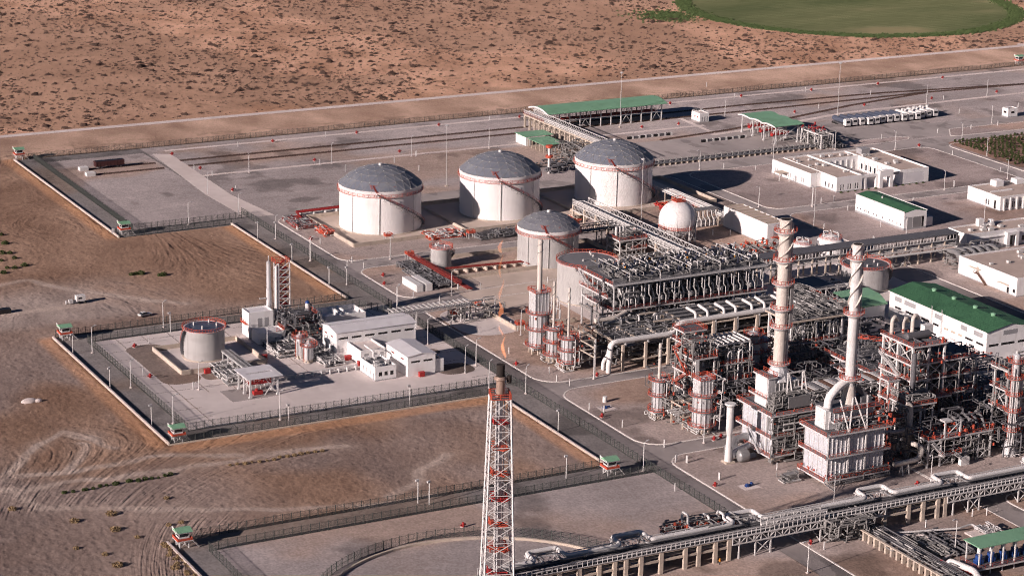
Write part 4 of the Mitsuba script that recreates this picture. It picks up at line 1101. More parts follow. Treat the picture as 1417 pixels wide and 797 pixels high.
# ------------------------------------------------------------------ process plant kit
def clutter(n, x0, x1, y0, y1, z0, z1, seed, rmin=.1, rmax=.3, legs=(2, 5), vert=.35, longx=.4):
    rng = np.random.default_rng(seed)
    lo, hi = np.array([x0, y0, z0], float), np.array([x1, y1, z1], float)
    span = hi - lo
    m = MB()
    for _ in range(n):
        p = lo + rng.random(3) * span
        pts = [p]
        last = -1
        for _ in range(rng.integers(*legs) + 1):
            u = rng.random()
            ax = 2 if u < vert else (0 if u < vert + longx else 1)
            if ax == last: ax = (ax + 1) % 3
            last = ax
            q = pts[-1].copy()
            mv = (rng.random() * .6 + .15) * min(span[ax], 9.0) * rng.choice([-1, 1])
            q[ax] = np.clip(q[ax] + mv, lo[ax], hi[ax])
            if abs(q[ax] - pts[-1][ax]) > .4: pts.append(q)
        if len(pts) > 1: m.tube(pts, rng.uniform(rmin, rmax), 6)
    return m
def bits(n, x0, x1, y0, y1, z0, z1, seed, s=.5):
    """valve bodies, actuators, junction boxes"""
    rng = np.random.default_rng(seed)
    m = MB()
    for _ in range(n):
        x, y, z = rng.uniform([x0, y0, z0], [x1, y1, z1])
        r = s * rng.uniform(.4, 1)
        if rng.random() < .5: m.cyl(x, y, z, z + r * 2, r * .6, 8)
        else: m.box(x - r * .6, x + r * .6, y - r * .5, y + r * .5, z, z + r * 1.3)
    return m
def deck(t, x0, x1, y0, y1, z, m=GRATING, rail=True, rm=ORANGE, th=.3, sides='wens', edge=STEEL):
    k = part(t, 'platform', MB().box(x0, x1, y0, y1, z - th, z), m, False)
    r_ = MB()
    e = .12
    if rail:
        S = {'w': [(x0, y0, z), (x0, y1, z)], 's': [(x0, y0, z), (x1, y0, z)], 'e': [(x1, y0, z), (x1, y1, z)], 'n': [(x0, y1, z), (x1, y1, z)]}
        for s in sides: rails(r_, S[s], 1.15, step=2.4)
        part(k, 'handrail', r_, rm, False, stuff=True)
    if edge:
        b = MB().box(x0 - .05, x0, y0, y1, z - th - .05, z + .12).box(x0, x1, y0 - .05, y0, z - th - .05, z + .12)
        part(k, 'edge_beam', b, edge, False)
    return k
def frame(t, x0, x1, y0, y1, levels, nx, ny, w=.42, m=STEEL, brace=True, seed=0, wb=.3):
    """steel frame: every column a part, beams and braces joined"""
    rng = np.random.default_rng(seed + 5)
    xs, ys = np.linspace(x0, x1, nx + 1), np.linspace(y0, y1, ny + 1)
    top = max(levels)
    for x in xs:
        for y in ys: part(t, 'column', MB().bar((x, y, 0), (x, y, top + .1), w), m, False)
    b, br = MB(), MB()
    zprev = 0
    for z in levels:
        for y in ys: b.bar((x0, y, z - .35), (x1, y, z - .35), wb, wb * 1.5)
        for x in xs: b.bar((x, y0, z - .352), (x, y1, z - .352), wb, wb * 1.5)
        if brace:
            for i in range(nx):
                if rng.random() < .6:
                    if rng.random() < .5: br.bar((xs[i], y0, zprev + .2), (xs[i + 1], y0, z - .4), .22); br.bar((xs[i], y0, z - .4), (xs[i + 1], y0, zprev + .2), .22)
                    else: mid = (xs[i] + xs[i + 1]) / 2; br.bar((xs[i], y0, zprev + .2), (mid, y0, z - .4), .22); br.bar((xs[i + 1], y0, zprev + .2), (mid, y0, z - .4), .22)
            for i in range(ny):
                if rng.random() < .6: br.bar((x0, ys[i], zprev + .2), (x0, ys[i + 1], z - .4), .22); br.bar((x0, ys[i], z - .4), (x0, ys[i + 1], zprev + .2), .22)
        zprev = z
    part(t, 'beam', b, m, False, stuff=True)
    part(t, 'brace', br, m, False, stuff=True)
def stairs(t, p, q, m=STEEL):
    mb = MB().bar(p, q, .7, .12)
    p, q = np.array(p, float), np.array(q, float)
    for s in (-.45, .45):
        d = np.cross(q - p, [0, 0, 1.0]); d = d / np.linalg.norm(d) * s
        mb.bar(p + d + [0, 0, 1], q + d + [0, 0, 1], .1); mb.bar(p + d + [0, 0, .5], q + d + [0, 0, .5], .08)
    part(t, 'stair', mb, m, False)
def vessel(label, x, y, z0, h, r, m=None, plats=(), name='vessel', cat='vessel', group=None, taper=None, skirt=True, pipes=3, seed=0, rails_m=None):
    t = thing(name, label, cat, group)
    m = m or CLAD
    part(t, 'shell', MB().cyl(x, y, z0 + (1.2 if skirt else 0), z0 + h, r, 22, r1=taper).dome(x, y, z0 + h, taper or r, (taper or r) * .5, 22, 4), m)
    if skirt: part(t, 'skirt', MB().cyl(x, y, z0, z0 + 1.2, r * .92, 16), CONC)
    part(t, 'top_nozzle', MB().cyl(x, y, z0 + h + r * .4, z0 + h + r * .5 + .9, .3, 8), PIPE_LIGHT)
    for i, (zz, a0, a1) in enumerate(plats):
        k = part(t, 'platform', ring_plate(x, y, z0 + zz, r, r + 1.3, .15, a0, a1, 20), GRATING)
        part(k, 'handrail', ring_rail(x, y, z0 + zz, r + 1.25, 1.15, a0, a1, 16), rails_m or ORANGE, False, stuff=True)
    rng = np.random.default_rng(seed + 77)
    for k in range(pipes):
        a = rng.uniform(2.6, 5.6)
        c, s = math.cos(a), math.sin(a)
        zt = z0 + h * rng.uniform(.6, 1.05)
        part(t, 'pipe', MB().tube([(x + r * .8 * c, y + r * .8 * s, zt), (x + (r + .5) * c, y + (r + .5) * s, zt), (x + (r + .5) * c, y + (r + .5) * s, z0 + .8), (x + (r + 2.2) * c, y + (r + 1.9) * s, z0 + .8)], rng.uniform(.1, .2), 6), PIPE_LIGHT)
    lad = MB()
    for s in (-.25, .25): lad.bar((x - r - .15, y + s, z0 + .5), (x - r - .15, y + s, z0 + h), .08)
    part(t, 'ladder', lad, ORANGE, False)
    return t
def exchanger(t, p, q, r, m=None, name='exchanger'):
    k = part(t, name, MB().drum(p, q, r, 14), m or PIPE_LIGHT)
    p, q = np.array(p), np.array(q)
    sd = MB()
    for f in (.25, .75):
        c = p + (q - p) * f
        sd.box(c[0] - .25, c[0] + .25, c[1] - r * .7, c[1] + r * .7, c[2] - r - .5, c[2] - r * .4)
    part(k, 'saddle', sd, STEEL, False)
    return k
def heater_round(label, x, y, r, zb, z1, top_w, z2, stack_r, z3, seed=0, nrib=14, levels=(0.1, .55, 1.0)):
    """small fired heater: round ribbed shell on legs, convection box and thin stack"""
    t = thing('fired_heater', label, 'furnace', None)
    for k in range(8):
        a = k * math.pi / 4 + .3
        part(t, 'leg', MB().box(x + r * .9 * math.cos(a) - .3, x + r * .9 * math.cos(a) + .3, y + r * .9 * math.sin(a) - .3, y + r * .9 * math.sin(a) + .3, 0, zb), CONC, False)
    for k in range(nrib):
        a0, a1 = 2 * math.pi * k / nrib + .02, 2 * math.pi * (k + 1) / nrib - .02
        P = lambda a, rr, z: (x + rr * math.cos(a), y + rr * math.sin(a), z)
        mb = MB().add([P(a0, r, zb), P(a1, r, zb), P(a1, r, z1), P(a0, r, z1)], [[0, 1, 2], [0, 2, 3]])
        part(t, 'shell_panel', mb, CLAD, False)
    part(t, 'shell', MB().cyl(x, y, zb, z1, r - .06, nrib), STEEL)
    rib = MB()
    for k in range(nrib):
        a = 2 * math.pi * k / nrib
        rib.bar((x + (r + .06) * math.cos(a), y + (r + .06) * math.sin(a), zb), (x + (r + .06) * math.cos(a), y + (r + .06) * math.sin(a), z1), .2)
    part(t, 'stiffener', rib, PIPE_SILVER, False)
    rng = np.random.default_rng(seed)
    for i, f in enumerate(levels):
        z = zb + (z1 - zb) * f
        a0 = rng.uniform(120, 170); 
        k = part(t, 'platform', ring_plate(x, y, z, r, r + 1.3, .2, 100, 420, 26), GRATING)
        part(k, 'handrail', ring_rail(x, y, z, r + 1.3, 1.15, 100, 420, 18), ORANGE, False, stuff=True)
    if top_w:
        w = top_w
        part(t, 'convection_box', MB().box(x - w, x + w, y - w * .8, y + w * .8, z1 + .1, z2), CLAD, False)
        for k in range(5): part(t, 'box_rib', MB().box(x - w + .1 + k * w * .45, x - w + .3 + k * w * .45, y - w * .8 - .12, y - w * .8, z1 + .2, z2 - .1), STEEL, False)
        for k in range(4): part(t, 'box_rib', MB().box(x - w - .12, x - w, y - w * .7 + k * w * .4, y - w * .7 + .2 + k * w * .4, z1 + .2, z2 - .1), WHITE, False)
        mm = MB(); rails(mm, rect_pts(x - w - .2, x + w + .2, y - w, y + w, z2), 1.1, True, w=.14); part(t, 'top_rail', mm, ORANGE, False, stuff=True)
    part(t, 'stack', MB().cyl(x, y, z2, z3, stack_r, 16), STACKM)
    mm = MB()
    for k in range(26):
        a, b = k * .55, (k + 1) * .55
        za, zb_ = z3 - 6 + k * 6 / 26, z3 - 6 + (k + 1) * 6 / 26
        mm.bar((x + (stack_r + .08) * math.cos(a), y + (stack_r + .08) * math.sin(a), za), (x + (stack_r + .08) * math.cos(b), y + (stack_r + .08) * math.sin(b), zb_), .14)
    part(t, 'strake', mm, STEEL_DARK, False)
    part(t, 'burner_piping', clutter(16, x - r - 1, x + r + 1.4, y - r - 1.2, y + r + 1, .4, zb + 1.2, seed + 3, .08, .18), PIPE_LIGHT, stuff=True)
    part(t, 'side_piping', clutter(14, x + r * .3, x + r + 2.4, y - r - 1.4, y + r, zb, z2, seed + 4, .1, .22), PIPE_LIGHT, stuff=True)
    part(t, 'valve', bits(14, x - r - .8, x + r + 1.5, y - r - 1.2, y + r, .5, z1, seed + 9, .5), ORANGE, False, stuff=True)
    return t
def strakes(m, x, y, r, z0, z1, turns, starts=(0, 1, 2), w=.5):
    for s in starts:
        n = 40
        for k in range(n):
            a, b = s * 2 * math.pi / 3 + turns * 2 * math.pi * k / n, s * 2 * math.pi / 3 + turns * 2 * math.pi * (k + 1) / n
            za, zb = z0 + (z1 - z0) * k / n, z0 + (z1 - z0) * (k + 1) / n
            P = lambda a, rr, z: (x + rr * math.cos(a), y + rr * math.sin(a), z)
            q = [P(a, r - .02, za), P(b, r - .02, zb), P(b, r + w, zb), P(a, r + w, za)]
            m.add(q, [[0, 1, 2], [0, 2, 3]]); m.add([(c[0], c[1], c[2] - .09) for c in q], [[0, 2, 1], [0, 3, 2]])
            m.add([q[3], q[2], (q[2][0], q[2][1], q[2][2] - .09), (q[3][0], q[3][1], q[3][2] - .09)], [[0, 2, 1], [0, 3, 2]])
    return m
def big_stack(label, x, y, z0, z1, r, rings, m=None, sk=14):
    t = thing('stack', label, 'chimney')
    nseg = 6
    for k in range(nseg):
        a, b = z0 + (z1 - z0) * k / nseg, z0 + (z1 - z0) * (k + 1) / nseg
        part(t, 'shell_section', MB().cyl(x, y, a, b - .04, r, 30, cap=(k == nseg - 1)), m or STACKM)
        part(t, 'flange', MB().cyl(x, y, b - .2, b, r + .1, 30), STACKM)
    part(t, 'mouth', MB().cyl(x, y, z1 + .005, z1 + .03, r * .86, 24), SOOT)
    for s_ in range(3): part(t, 'strake', strakes(MB(), x, y, r, z1 - sk, z1 - .4, 1.05, (s_,)), STACKM, False)
    for z in rings:
        k = part(t, 'platform', ring_plate(x, y, z, r, r + 1.5, .2), STEEL)
        part(k, 'handrail', ring_rail(x, y, z, r + 1.5, 1.2, n=20), ORANGE, False, stuff=True)
        part(k, 'bracket', MB().cyl(x, y, z - 1.3, z - .2, r + .05, 12, r1=r + 1.4, cap=False), STEEL)
    lad = MB()
    for s in (-.3, .3): lad.bar((x + (r + .3) * .9, y - (r + .3) * .45 + s, z0), (x + (r + .3) * .9, y - (r + .3) * .45 + s, z1 - 1), .1)
    for z in np.arange(z0, z1, 1.0): lad.bar((x + (r + .3) * .9, y - (r + .3) * .45 - .3, z), (x + (r + .3) * .9, y - (r + .3) * .45 + .3, z), .06)
    part(t, 'ladder', lad, STEEL, False)
    return t
def pipe_set(t, axis, a0, a1, cs, z, rs, m, name='pipe', n=7):
    for c, r_ in zip(cs, rs):
        p = [(a0, c, z + r_), (a1, c, z + r_)] if axis == 'x' else [(c, a0, z + r_), (c, a1, z + r_)]
        part(t, name, MB().tube(p, r_, n), m)

# --- small heaters on the left
heater_round('ribbed furnace farthest left of the small furnaces, with a tall finned stack', 356.4, 649.3, 3.1, 1.8, 14.2, 2.7, 21.4, .85, 39.0, 1)
heater_round('slim white furnace with a thin pipe stack, second from the left of the small furnaces', 356.3, 639.0, 2.1, 1.8, 11.5, 0, 11.6, .38, 27.5, 2, 12)
heater_round('slim white furnace with a thin pipe stack, third from the left of the small furnaces', 357.0, 630.3, 2.2, 1.8, 10.8, 0, 10.9, .38, 27.6, 3, 12)
heater_round('small white furnace with a thin stack, standing alone between the two roads', 359.4, 577.6, 2.0, 1.6, 12.4, 0, 12.5, .5, 23.8, 4, 12)
heater_round('white furnace with a dark ribbed top box, right of the lone small furnace', 364.4, 560.6, 3.0, 1.7, 12.2, 2.4, 17.2, 0.3, 17.6, 5)

# --- main rack with concrete columns
t = thing('pipe_rack', 'long concrete pipe rack with a thick white pipe, before the cooler deck', 'pipe rack')
xs = np.arange(372.1, 446, 8.6)
for i, x in enumerate(xs):
    for y in (620.9, 630, 639): part(t, 'concrete_column', MB().box(x - .42, x + .42, y - .42, y + .42, 0, 8.9 if i < 3 else 12.5), CONC, False)
m = MB()
for i, x in enumerate(xs):
    for z in ((3.8, 8.6) if i < 3 else (3.8, 8.0, 12.4)): m.box(x - .3, x + .3, 621, 639, z - .5, z)
for y in (620.9, 630, 639):
    for z, a in ((3.7, 372), (8.0, 389), (12.3, 389)): m.box(a, 446, y - .2, y + .2, z - .45, z)
part(t, 'beam', m, CONC, False, stuff=True)
rng = np.random.default_rng(3)
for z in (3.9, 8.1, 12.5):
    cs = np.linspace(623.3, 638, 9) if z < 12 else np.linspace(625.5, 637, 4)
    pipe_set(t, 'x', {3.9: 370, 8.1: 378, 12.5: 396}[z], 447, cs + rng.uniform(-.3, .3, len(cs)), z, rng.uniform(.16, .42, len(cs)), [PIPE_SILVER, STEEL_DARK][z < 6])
part(t, 'cable_tray', MB().box(396, 446, 624, 638.5, 12.0, 12.15).box(374, 446, 622.5, 638.5, 7.4, 7.5), STEEL_DARK, False)
part(t, 'pipework', clutter(70, 372, 446, 621.5, 640, .4, 12, 31, .1, .26), PIPE_SILVER, stuff=True)
part(t, 'dark_pipework', clutter(70, 372, 446, 622.5, 642, .4, 12, 32, .1, .4), STEEL_DARK, stuff=True)
t = thing('header_pipe', 'thick white header pipe climbing in a double bend along the concrete rack', 'pipe')
part(t, 'pipe', MB().tube([(366.7, 620.6, .3), (366.7, 620.6, 3.0), (367.6, 621.4, 5.0), (367.8, 621.4, 10.2), (391.0, 621.4, 10.2), (393.6, 621.4, 13.6), (447, 621.4, 13.6)], .85, 14, 2.4), WHITE)
part(t, 'pipe', MB().tube([(366.7, 624.0, .3), (366.7, 624.0, 3.2), (368.0, 623.0, 5.4), (368.4, 623.0, 9.6), (373, 623.2, 9.6)], .7, 12, 2.2), WHITE)
m = MB()
for x in np.arange(373, 446, 8.6): m.box(x - .2, x + .2, 620.6, 622.4, 8.6, 9.4 if x < 392 else 12.8)
part(t, 'support', m, STEEL, False, stuff=True)
part(t, 'hanging_duct', MB().tube([(376, 646, 9.5), (384, 646, 9.5), (389, 648, 10.4)], .85, 10, 1.5), STACKM)
for k, x in enumerate((400, 404.6, 411, 415.6, 422, 427, 433.6, 438)):
    lone('branch_pipe', MB().tube([(x, 621.6, 14.2), (x, 621.8, 16.0), (x, 627.4, 16.2 + .3 * (k % 2))], .5, 9, 1.2), WHITE, 'white bent branch pipe rising from the thick white header towards the cooler deck', 'pipe', 'bent branch pipes off the white header')
t = thing('pipe_portal', 'light steel portal frame standing in front of the rack beside the thin post', 'frame')
for x, y in ((359.8, 617.8), (359.8, 632.0), (364.6, 625.8), (364.6, 636)): part(t, 'column', MB().bar((x, y, 0), (x, y, 10.5), .4), PIPE_LIGHT, False)
m = MB()
for z in (10.4, 7.2):
    m.bar((359.8, 617.8, z), (359.8, 644, z), .35); m.bar((364.6, 625.8, z), (364.6, 644, z), .35)
    for y in (626, 632): m.bar((359.8, y, z), (364.6, y, z), .3)
part(t, 'beam', m, CONC, False)
part(t, 'pipework', clutter(46, 357.5, 365.5, 628, 650, .5, 11.5, 33, .1, .25), PIPE_GREY, stuff=True)
part(t, 'valve', bits(26, 357.5, 366, 628, 650, .5, 11, 34, .6), ORANGE, False, stuff=True)

# --- air cooler deck
t = thing('cooler_deck', 'long raised cooler deck crowded with pipe loops on its roof, left of the thicker stack', 'air cooler')
X0, X1, Y0, Y1 = 390.5, 450.5, 660.6, 682.0
frame(t, X0, X1, Y0, Y1, [7.0, 16.0], 10, 3, .42, STEEL, False)
deck(t, X0 - 1.2, X1 + 1, Y0 - 1.2, Y1 + 1, 16.1, GRATING, False, th=.5, edge=STEEL)
part(t, 'edge_rail', rails(MB(), [(X0 - 1.2, Y1 + 1, 16.1), (X0 - 1.2, Y0 - 1.2, 16.1)], 1.1), ORANGE, False, stuff=True)
deck(t, X0 - 1.2, X1 + 1, Y0 - 1.2, Y1 - 4, 7.0, STEEL_DARK, True, DARKRED, th=.3, sides='ws', edge=PIPE_LIGHT)
deck(t, X0 - 2.6, X0 - 1.2, Y0, Y1 - 2, 11.5, GRATING, True, sides='w')
stairs(t, (X0 - 2.2, Y1 - 1, 16), (X0 - 2.2, Y1 - 8, 11.6)); stairs(t, (X0 - 2.2, Y0 + 1, 11.5), (X0 - 2.2, Y0 + 8, 7))
bay = (X1 - X0) / 10
for i in range(10):
    bx0 = X0 + i * bay
    # header box, fan ring and loop pipes of each bay
    for j in range(3):
        cx, cy = bx0 + bay / 2, Y0 + 3.6 + j * 7.3
        part(t, 'fan_ring', MB().cyl(cx, cy, 14.2, 15.5, 2.6, 18, cap=False).cyl(cx, cy, 14.6, 14.7, .5, 8), STEEL_DARK)
    for yy in (Y0 + 1.2, Y1 - 2.2): part(t, 'header_box', MB().box(bx0 + .4, bx0 + bay - .4, yy, yy + 1, 16.1, 17.3), PIPE_SILVER, False)
    if i > 0: part(t, 'tube_bundle', MB().box(bx0 + .3, bx0 + bay - .3, Y0 + 2.2, Y1 - 2.2, 16.1, 16.9), STEEL_DARK, False)
    if i % 2 == 1:
        part(t, 'gantry', MB().bar((bx0, Y0, 16.1), (bx0, Y0, 19.0), .22).bar((bx0, Y1, 16.1), (bx0, Y1, 19.0), .22).bar((bx0, Y0, 18.9), (bx0, Y1, 18.9), .24).bar((bx0, Y0, 17.8), (bx0, Y1, 17.8), .14).bar((bx0, Y0 + 7, 16.1), (bx0, Y0 + 7, 18.9), .16).bar((bx0, Y0 + 14, 16.1), (bx0, Y0 + 14, 18.9), .16), PIPE_LIGHT, False)
        m = MB()
        for q in range(4):
            x = bx0 + .8 + q * 1.4 + .5 * ((q * 7 + i) % 3); y = Y0 + 2 + (q % 2) * 1.1
            m.tube([(x, y, 17.2), (x, y, 18.6 + .3 * (q % 3)), (x, y + 2.4, 18.6 + .3 * (q % 3)), (x, y + 2.4, 17)], .2, 6)
            y = Y0 + 10 + (q % 2) * 3
            m.tube([(x, y, 17), (x, y, 18.4), (x + .7, y + 2.2, 18.4), (x + .7, y + 2.2, 17)], .22, 6)
            y = Y1 - 3
            m.tube([(x, y - 1, 17), (x, y - 1, 18.8), (x, y + 1, 18.8), (x, y + 1, 17)], .18, 6)
        part(t, 'loop_pipe', m, PIPE_LIGHT if i % 2 else PIPE_SILVER)
    if i > 0:
        for q in range(5):
            y = Y0 + 3 + q * 4; x = bx0 + 1.5 + (q * 2 + i) % 3 * 1.6
            part(t, 'motor', MB().cyl(x, y, 17, 18.5, .62, 10).dome(x, y, 18.5, .62, .4, 10, 3), NAVY)
            part(t, 'swan_neck', MB().tube([(x + 1.2, y, 17), (x + 1.2, y, 18.9), (x + 2.2, y + .6, 19.1), (x + 2.4, y + 1.6, 18.2), (x + 2.4, y + 1.6, 17)], .27, 7, .7), PIPE_LIGHT)
    m = MB()
    for q in range(2):
        x = bx0 + 1.3 + q * 3.2
        m.tube([(x, Y0 + .6, 16), (x, Y0 - .6, 14.4), (x, Y0 - .6, 11.2), (x + .9, Y0 - .6, 10.2), (x + .9, Y0 - .6, 7.2)], .19, 6)
    part(t, 'drop_pipe', m, PIPE_LIGHT)
    exchanger(t, (bx0 + 1.6, Y0 + 1.2, 8.8), (bx0 + 1.6, Y0 + 9, 8.8), .95, PIPE_LIGHT if i % 2 else PIPE_SILVER)
    part(t, 'hook_pipe', MB().tube([(bx0 + 4, Y0 + 5, 7), (bx0 + 4, Y0 + .8, 7.6), (bx0 + 4, Y0 + .8, 11), (bx0 + 4, Y0 + 3, 12), (bx0 + 4, Y0 + 3, 14)], .34, 7, 1.2), PIPE_LIGHT)
part(t, 'pipework', clutter(150, X0 + 3, X1, Y0, Y1, 16.4, 18.9, 41, .09, .2, (3, 6), .4, .25), PIPE_GREY, stuff=True)
part(t, 'dark_pipework', clutter(110, X0, X1, Y0, Y1 - 2, 7.2, 15, 42, .1, .3), STEEL_DARK, stuff=True)
part(t, 'under_pipework', clutter(120, X0, X1, Y0 - 1, Y1 - 4, .5, 15, 43, .1, .28), PIPE_SILVER, stuff=True)
part(t, 'actuator', bits(150, X0 + 3, X1, Y0 + 1, Y1 - 1, 17, 18.2, 44, .62), NAVY, False, stuff=True)
part(t, 'valve_wheel', bits(24, X0 + 3, X1, Y0 + 1, Y1 - 1, 17.2, 18.6, 45, .4), HIVIS, False, stuff=True)
# the whole deck stands on a taller base: lift it and carry its columns down to the ground
for k_ in [q for q in scene if q.startswith(t + '__')]:
    scene[k_] = {**scene[k_], 'to_world': T().translate([-5.0, -10.4, 3.8])}
for x_ in np.linspace(385.5, 445.5, 11):
    for y_ in (650.2, 657.3, 664.4, 671.6): part(t, 'base_column', MB().bar((x_, y_, 0), (x_, y_, 3.9), .46), STEEL, False)
part(t, 'base_beam', MB().box(384.5, 446.5, 649.5, 650.0, 6.7, 7.5).box(384.5, 385.0, 650.0, 672, 6.7, 7.5), PIPE_GREY, False, stuff=True)
part(t, 'base_pipework', clutter(90, 384, 446, 648.5, 668, .5, 9.5, 46, .1, .34), STEEL_DARK, stuff=True)
part(t, 'base_light_pipework', clutter(40, 384, 446, 648.8, 655, 1, 10, 47, .12, .3), PIPE_LIGHT, stuff=True)
# lower rack between deck and main rack
t = thing('lower_rack', 'low steel rack full of pipes between the cooler deck and the concrete rack', 'pipe rack')
frame(t, 382, 446, 641.5, 648.6, [4.0, 7.2], 9, 1, .36, STEEL, False)
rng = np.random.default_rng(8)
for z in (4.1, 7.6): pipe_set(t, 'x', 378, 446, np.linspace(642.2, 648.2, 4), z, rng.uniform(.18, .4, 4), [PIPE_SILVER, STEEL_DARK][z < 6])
part(t, 'cable_tray', MB().box(382, 446, 641.5, 648.8, 7.4, 7.55), STEEL_DARK, False)
part(t, 'pipework', clutter(40, 380, 446, 640, 649, .5, 9, 51, .1, .32), PIPE_GREY, stuff=True)
part(t, 'dark_pipework', clutter(60, 380, 446, 640, 649, .5, 9, 52, .12, .4), STEEL_DARK, stuff=True)
for k in range(9):
    x = 388 + 7 * k
    part(t, 'riser', MB().tube([(x - 4, 642.5, 7.6), (x - 4, 642.5, 9.6), (x - 2.2, 646, 9.6), (x - 2.2, 648.5, 7.4)], .34, 8, 1), PIPE_LIGHT)
exchanger(t, (378, 644, 8.8), (387, 644, 8.8), .8, PIPE_SILVER)

# --- second cooler deck behind the thicker stack
t = thing('cooler_deck', 'second raised cooler deck with grey pipes on its roof, between the two tall stacks', 'air cooler')
X0, X1, Y0, Y1 = 423.5, 448.5, 600.6, 613.5
frame(t, X0, X1, Y0, Y1, [8.4, 16.0], 5, 2, .55, WHITE, True, 3, .36)
deck(t, 438, 449.5, 614.6, 632.5, 15.8, GRATING, True, ORANGE, th=.5, sides='en', edge=STEEL)
for x_ in (439, 448.5):
    for y_ in (620, 631): part(t, 'column', MB().bar((x_, y_, 0), (x_, y_, 15.4), .42), STEEL, False)
for k_ in range(4): part(t, 'roof_pipe', MB().tube([(439.5 + 2.6 * k_, 616, 16.4), (439.5 + 2.6 * k_, 631, 16.4)], .3, 7), PIPE_LIGHT if k_ % 2 else PIPE_SILVER)
part(t, 'end_pipework', clutter(50, 438, 449, 615, 632, 15.9, 17.6, 161, .09, .2, (2, 5), .3, .3), PIPE_GREY, stuff=True)
deck(t, X0 - 1, X1 + 1, Y0 - 1, Y1 + 1, 16.1, GRATING, True, ORANGE, th=.5, sides='e', edge=CONC)
deck(t, X0 - 1, X1 - 7, Y0 - 1.6, Y0 + 6, 8.5, GRATING, True, ORANGE, sides='ws', edge=PIPE_LIGHT)
for i in range(4):
    bx0 = X0 + i * 6.25
    part(t, 'tube_bundle', MB().box(bx0 + .4, bx0 + 5.9, Y0 + 2.4, Y1 - 3, 16.1, 16.9), STEEL_DARK, False)
    part(t, 'gantry', MB().bar((bx0 + .1, Y0 + 1, 18.0), (bx0 + .1, Y1, 18.0), .24).bar((bx0 + .1, Y0 + 1, 16), (bx0 + .1, Y0 + 1, 18), .2).bar((bx0 + .1, Y1, 16), (bx0 + .1, Y1, 18), .2), PIPE_LIGHT, False)
    for j in range(2):
        y = Y0 + 2 + j * 5
        part(t, 'roof_pipe', MB().tube([(bx0 + 1, y, 17.1), (bx0 + 1, y + 4, 17.1), (bx0 + 4.2, y + 4, 17.4), (bx0 + 4.2, y + 1, 17.4)], .26, 7), PIPE_LIGHT if (i + j) % 2 else PIPE_SILVER)
    part(t, 'motor', MB().cyl(bx0 + 1.6, Y0 + .6, 2.2, 4.4, .9, 12).dome(bx0 + 1.6, Y0 + .6, 4.4, .9, .5, 12, 3), PIPE_LIGHT)
    part(t, 'u_pipe', MB().tube([(bx0 + 2.2, Y0 - .8, .4), (bx0 + 2.2, Y0 - .8, 6.4), (bx0 + 4.0, Y0 - .8, 6.4), (bx0 + 4.0, Y0 - .8, 3)], .36, 7), WHITE)
    part(t, 'u_pipe', MB().tube([(bx0 + 2.2, Y0 + .6, 8.6), (bx0 + 2.2, Y0 + .6, 13.6), (bx0 + 4.4, Y0 + .6, 13.6), (bx0 + 4.4, Y0 - .6, 9)], .32, 7), WHITE)
part(t, 'pipework', clutter(90, X0, X1, Y0 - 1, Y1, 16.6, 18.4, 61, .09, .22, (2, 5), .3, .3), PIPE_GREY, stuff=True)
part(t, 'under_pipework', clutter(120, X0, X1, Y0 - 1, Y0 + 12, .5, 15, 62, .1, .3), PIPE_GREY, stuff=True)
part(t, 'dark_pipework', clutter(60, X0, X1, Y0, Y1, .5, 15, 63, .1, .4), STEEL_DARK, stuff=True)
part(t, 'valve', bits(50, X0, X1, Y0 - 1, Y0 + 10, 1, 14, 64, .5), PIPE_SILVER, False, stuff=True)

# ------------------------------------------------------------------ reactor structures between the heaters
t = thing('equipment_structure', 'narrow open steel tower with orange rails and stairs, left of the thicker stack', 'steel structure')
frame(t, 372, 379, 577.5, 588.5, [6.0, 11.5, 17.0], 1, 2, .5, WHITE, True, 7)
for z in (6.0, 11.5, 17.1): deck(t, 371, 379.5, 576.5, 589, z, STEEL_DARK, sides='wse')
for x in (372, 378.5):
    for y in (584, 588.5): part(t, 'column', MB().bar((x, y, 17), (x, y, 24), .45), WHITE, False)
deck(t, 371, 379.5, 583, 589.5, 24.1, STEEL_DARK, sides='wsen'); deck(t, 371, 379.5, 583, 589.5, 20.6, STEEL_DARK, sides='ws')
stairs(t, (370.6, 588, 6.0), (370.6, 580, 11.4), ORANGE); stairs(t, (370.6, 579, 11.5), (370.6, 587, 16.9), ORANGE); stairs(t, (370.6, 588, 17.1), (370.6, 583, 20.5), ORANGE)
for y in (579.5, 583): part(t, 'drum', MB().cyl(375.5, y, 6.1, 14.6, 1.1, 14).dome(375.5, y, 14.6, 1.1, .7, 14, 3), CLAD)
part(t, 'column_casing', MB().bar((372.2, 577.0, 5), (372.2, 577.0, 17), 1.3), WHITE, False)
for z in (7.4, 12.9): exchanger(t, (373, 580.6, z), (379, 580.6, z), .7, PIPE_LIGHT)
part(t, 'pipework', clutter(90, 370.5, 380, 576.5, 589, .5, 23, 71, .09, .24, (2, 5), .5), PIPE_GREY, stuff=True)
part(t, 'valve', bits(60, 371, 380, 576.5, 589, 1, 24, 72, .45), ORANGE, False, stuff=True)
part(t, 'dark_pipework', clutter(40, 372, 380, 578, 589, .5, 20, 73, .1, .35), STEEL_DARK, stuff=True)
t = thing('equipment_structure', 'steel structure topped by a row of white beams, beside the thicker stack', 'steel structure')
frame(t, 381, 393, 579, 587.5, [8.0, 13.5, 20.0], 2, 2, .42, WHITE, True, 9)
for z in (8.0, 13.5): deck(t, 380.5, 393.5, 578, 588, z, STEEL_DARK, sides='wse')
for k in range(7): part(t, 'roof_beam', MB().box(381 + k * 1.9, 381.4 + k * 1.9, 578.5, 588, 20.0, 20.5), WHITE, False)
for x in (383, 387, 391):
    for y in (580.5, 585): part(t, 'drum', MB().cyl(x, y, 4, 11.5, 1.0, 14).dome(x, y, 11.5, 1.0, .6, 14, 3), CLAD)
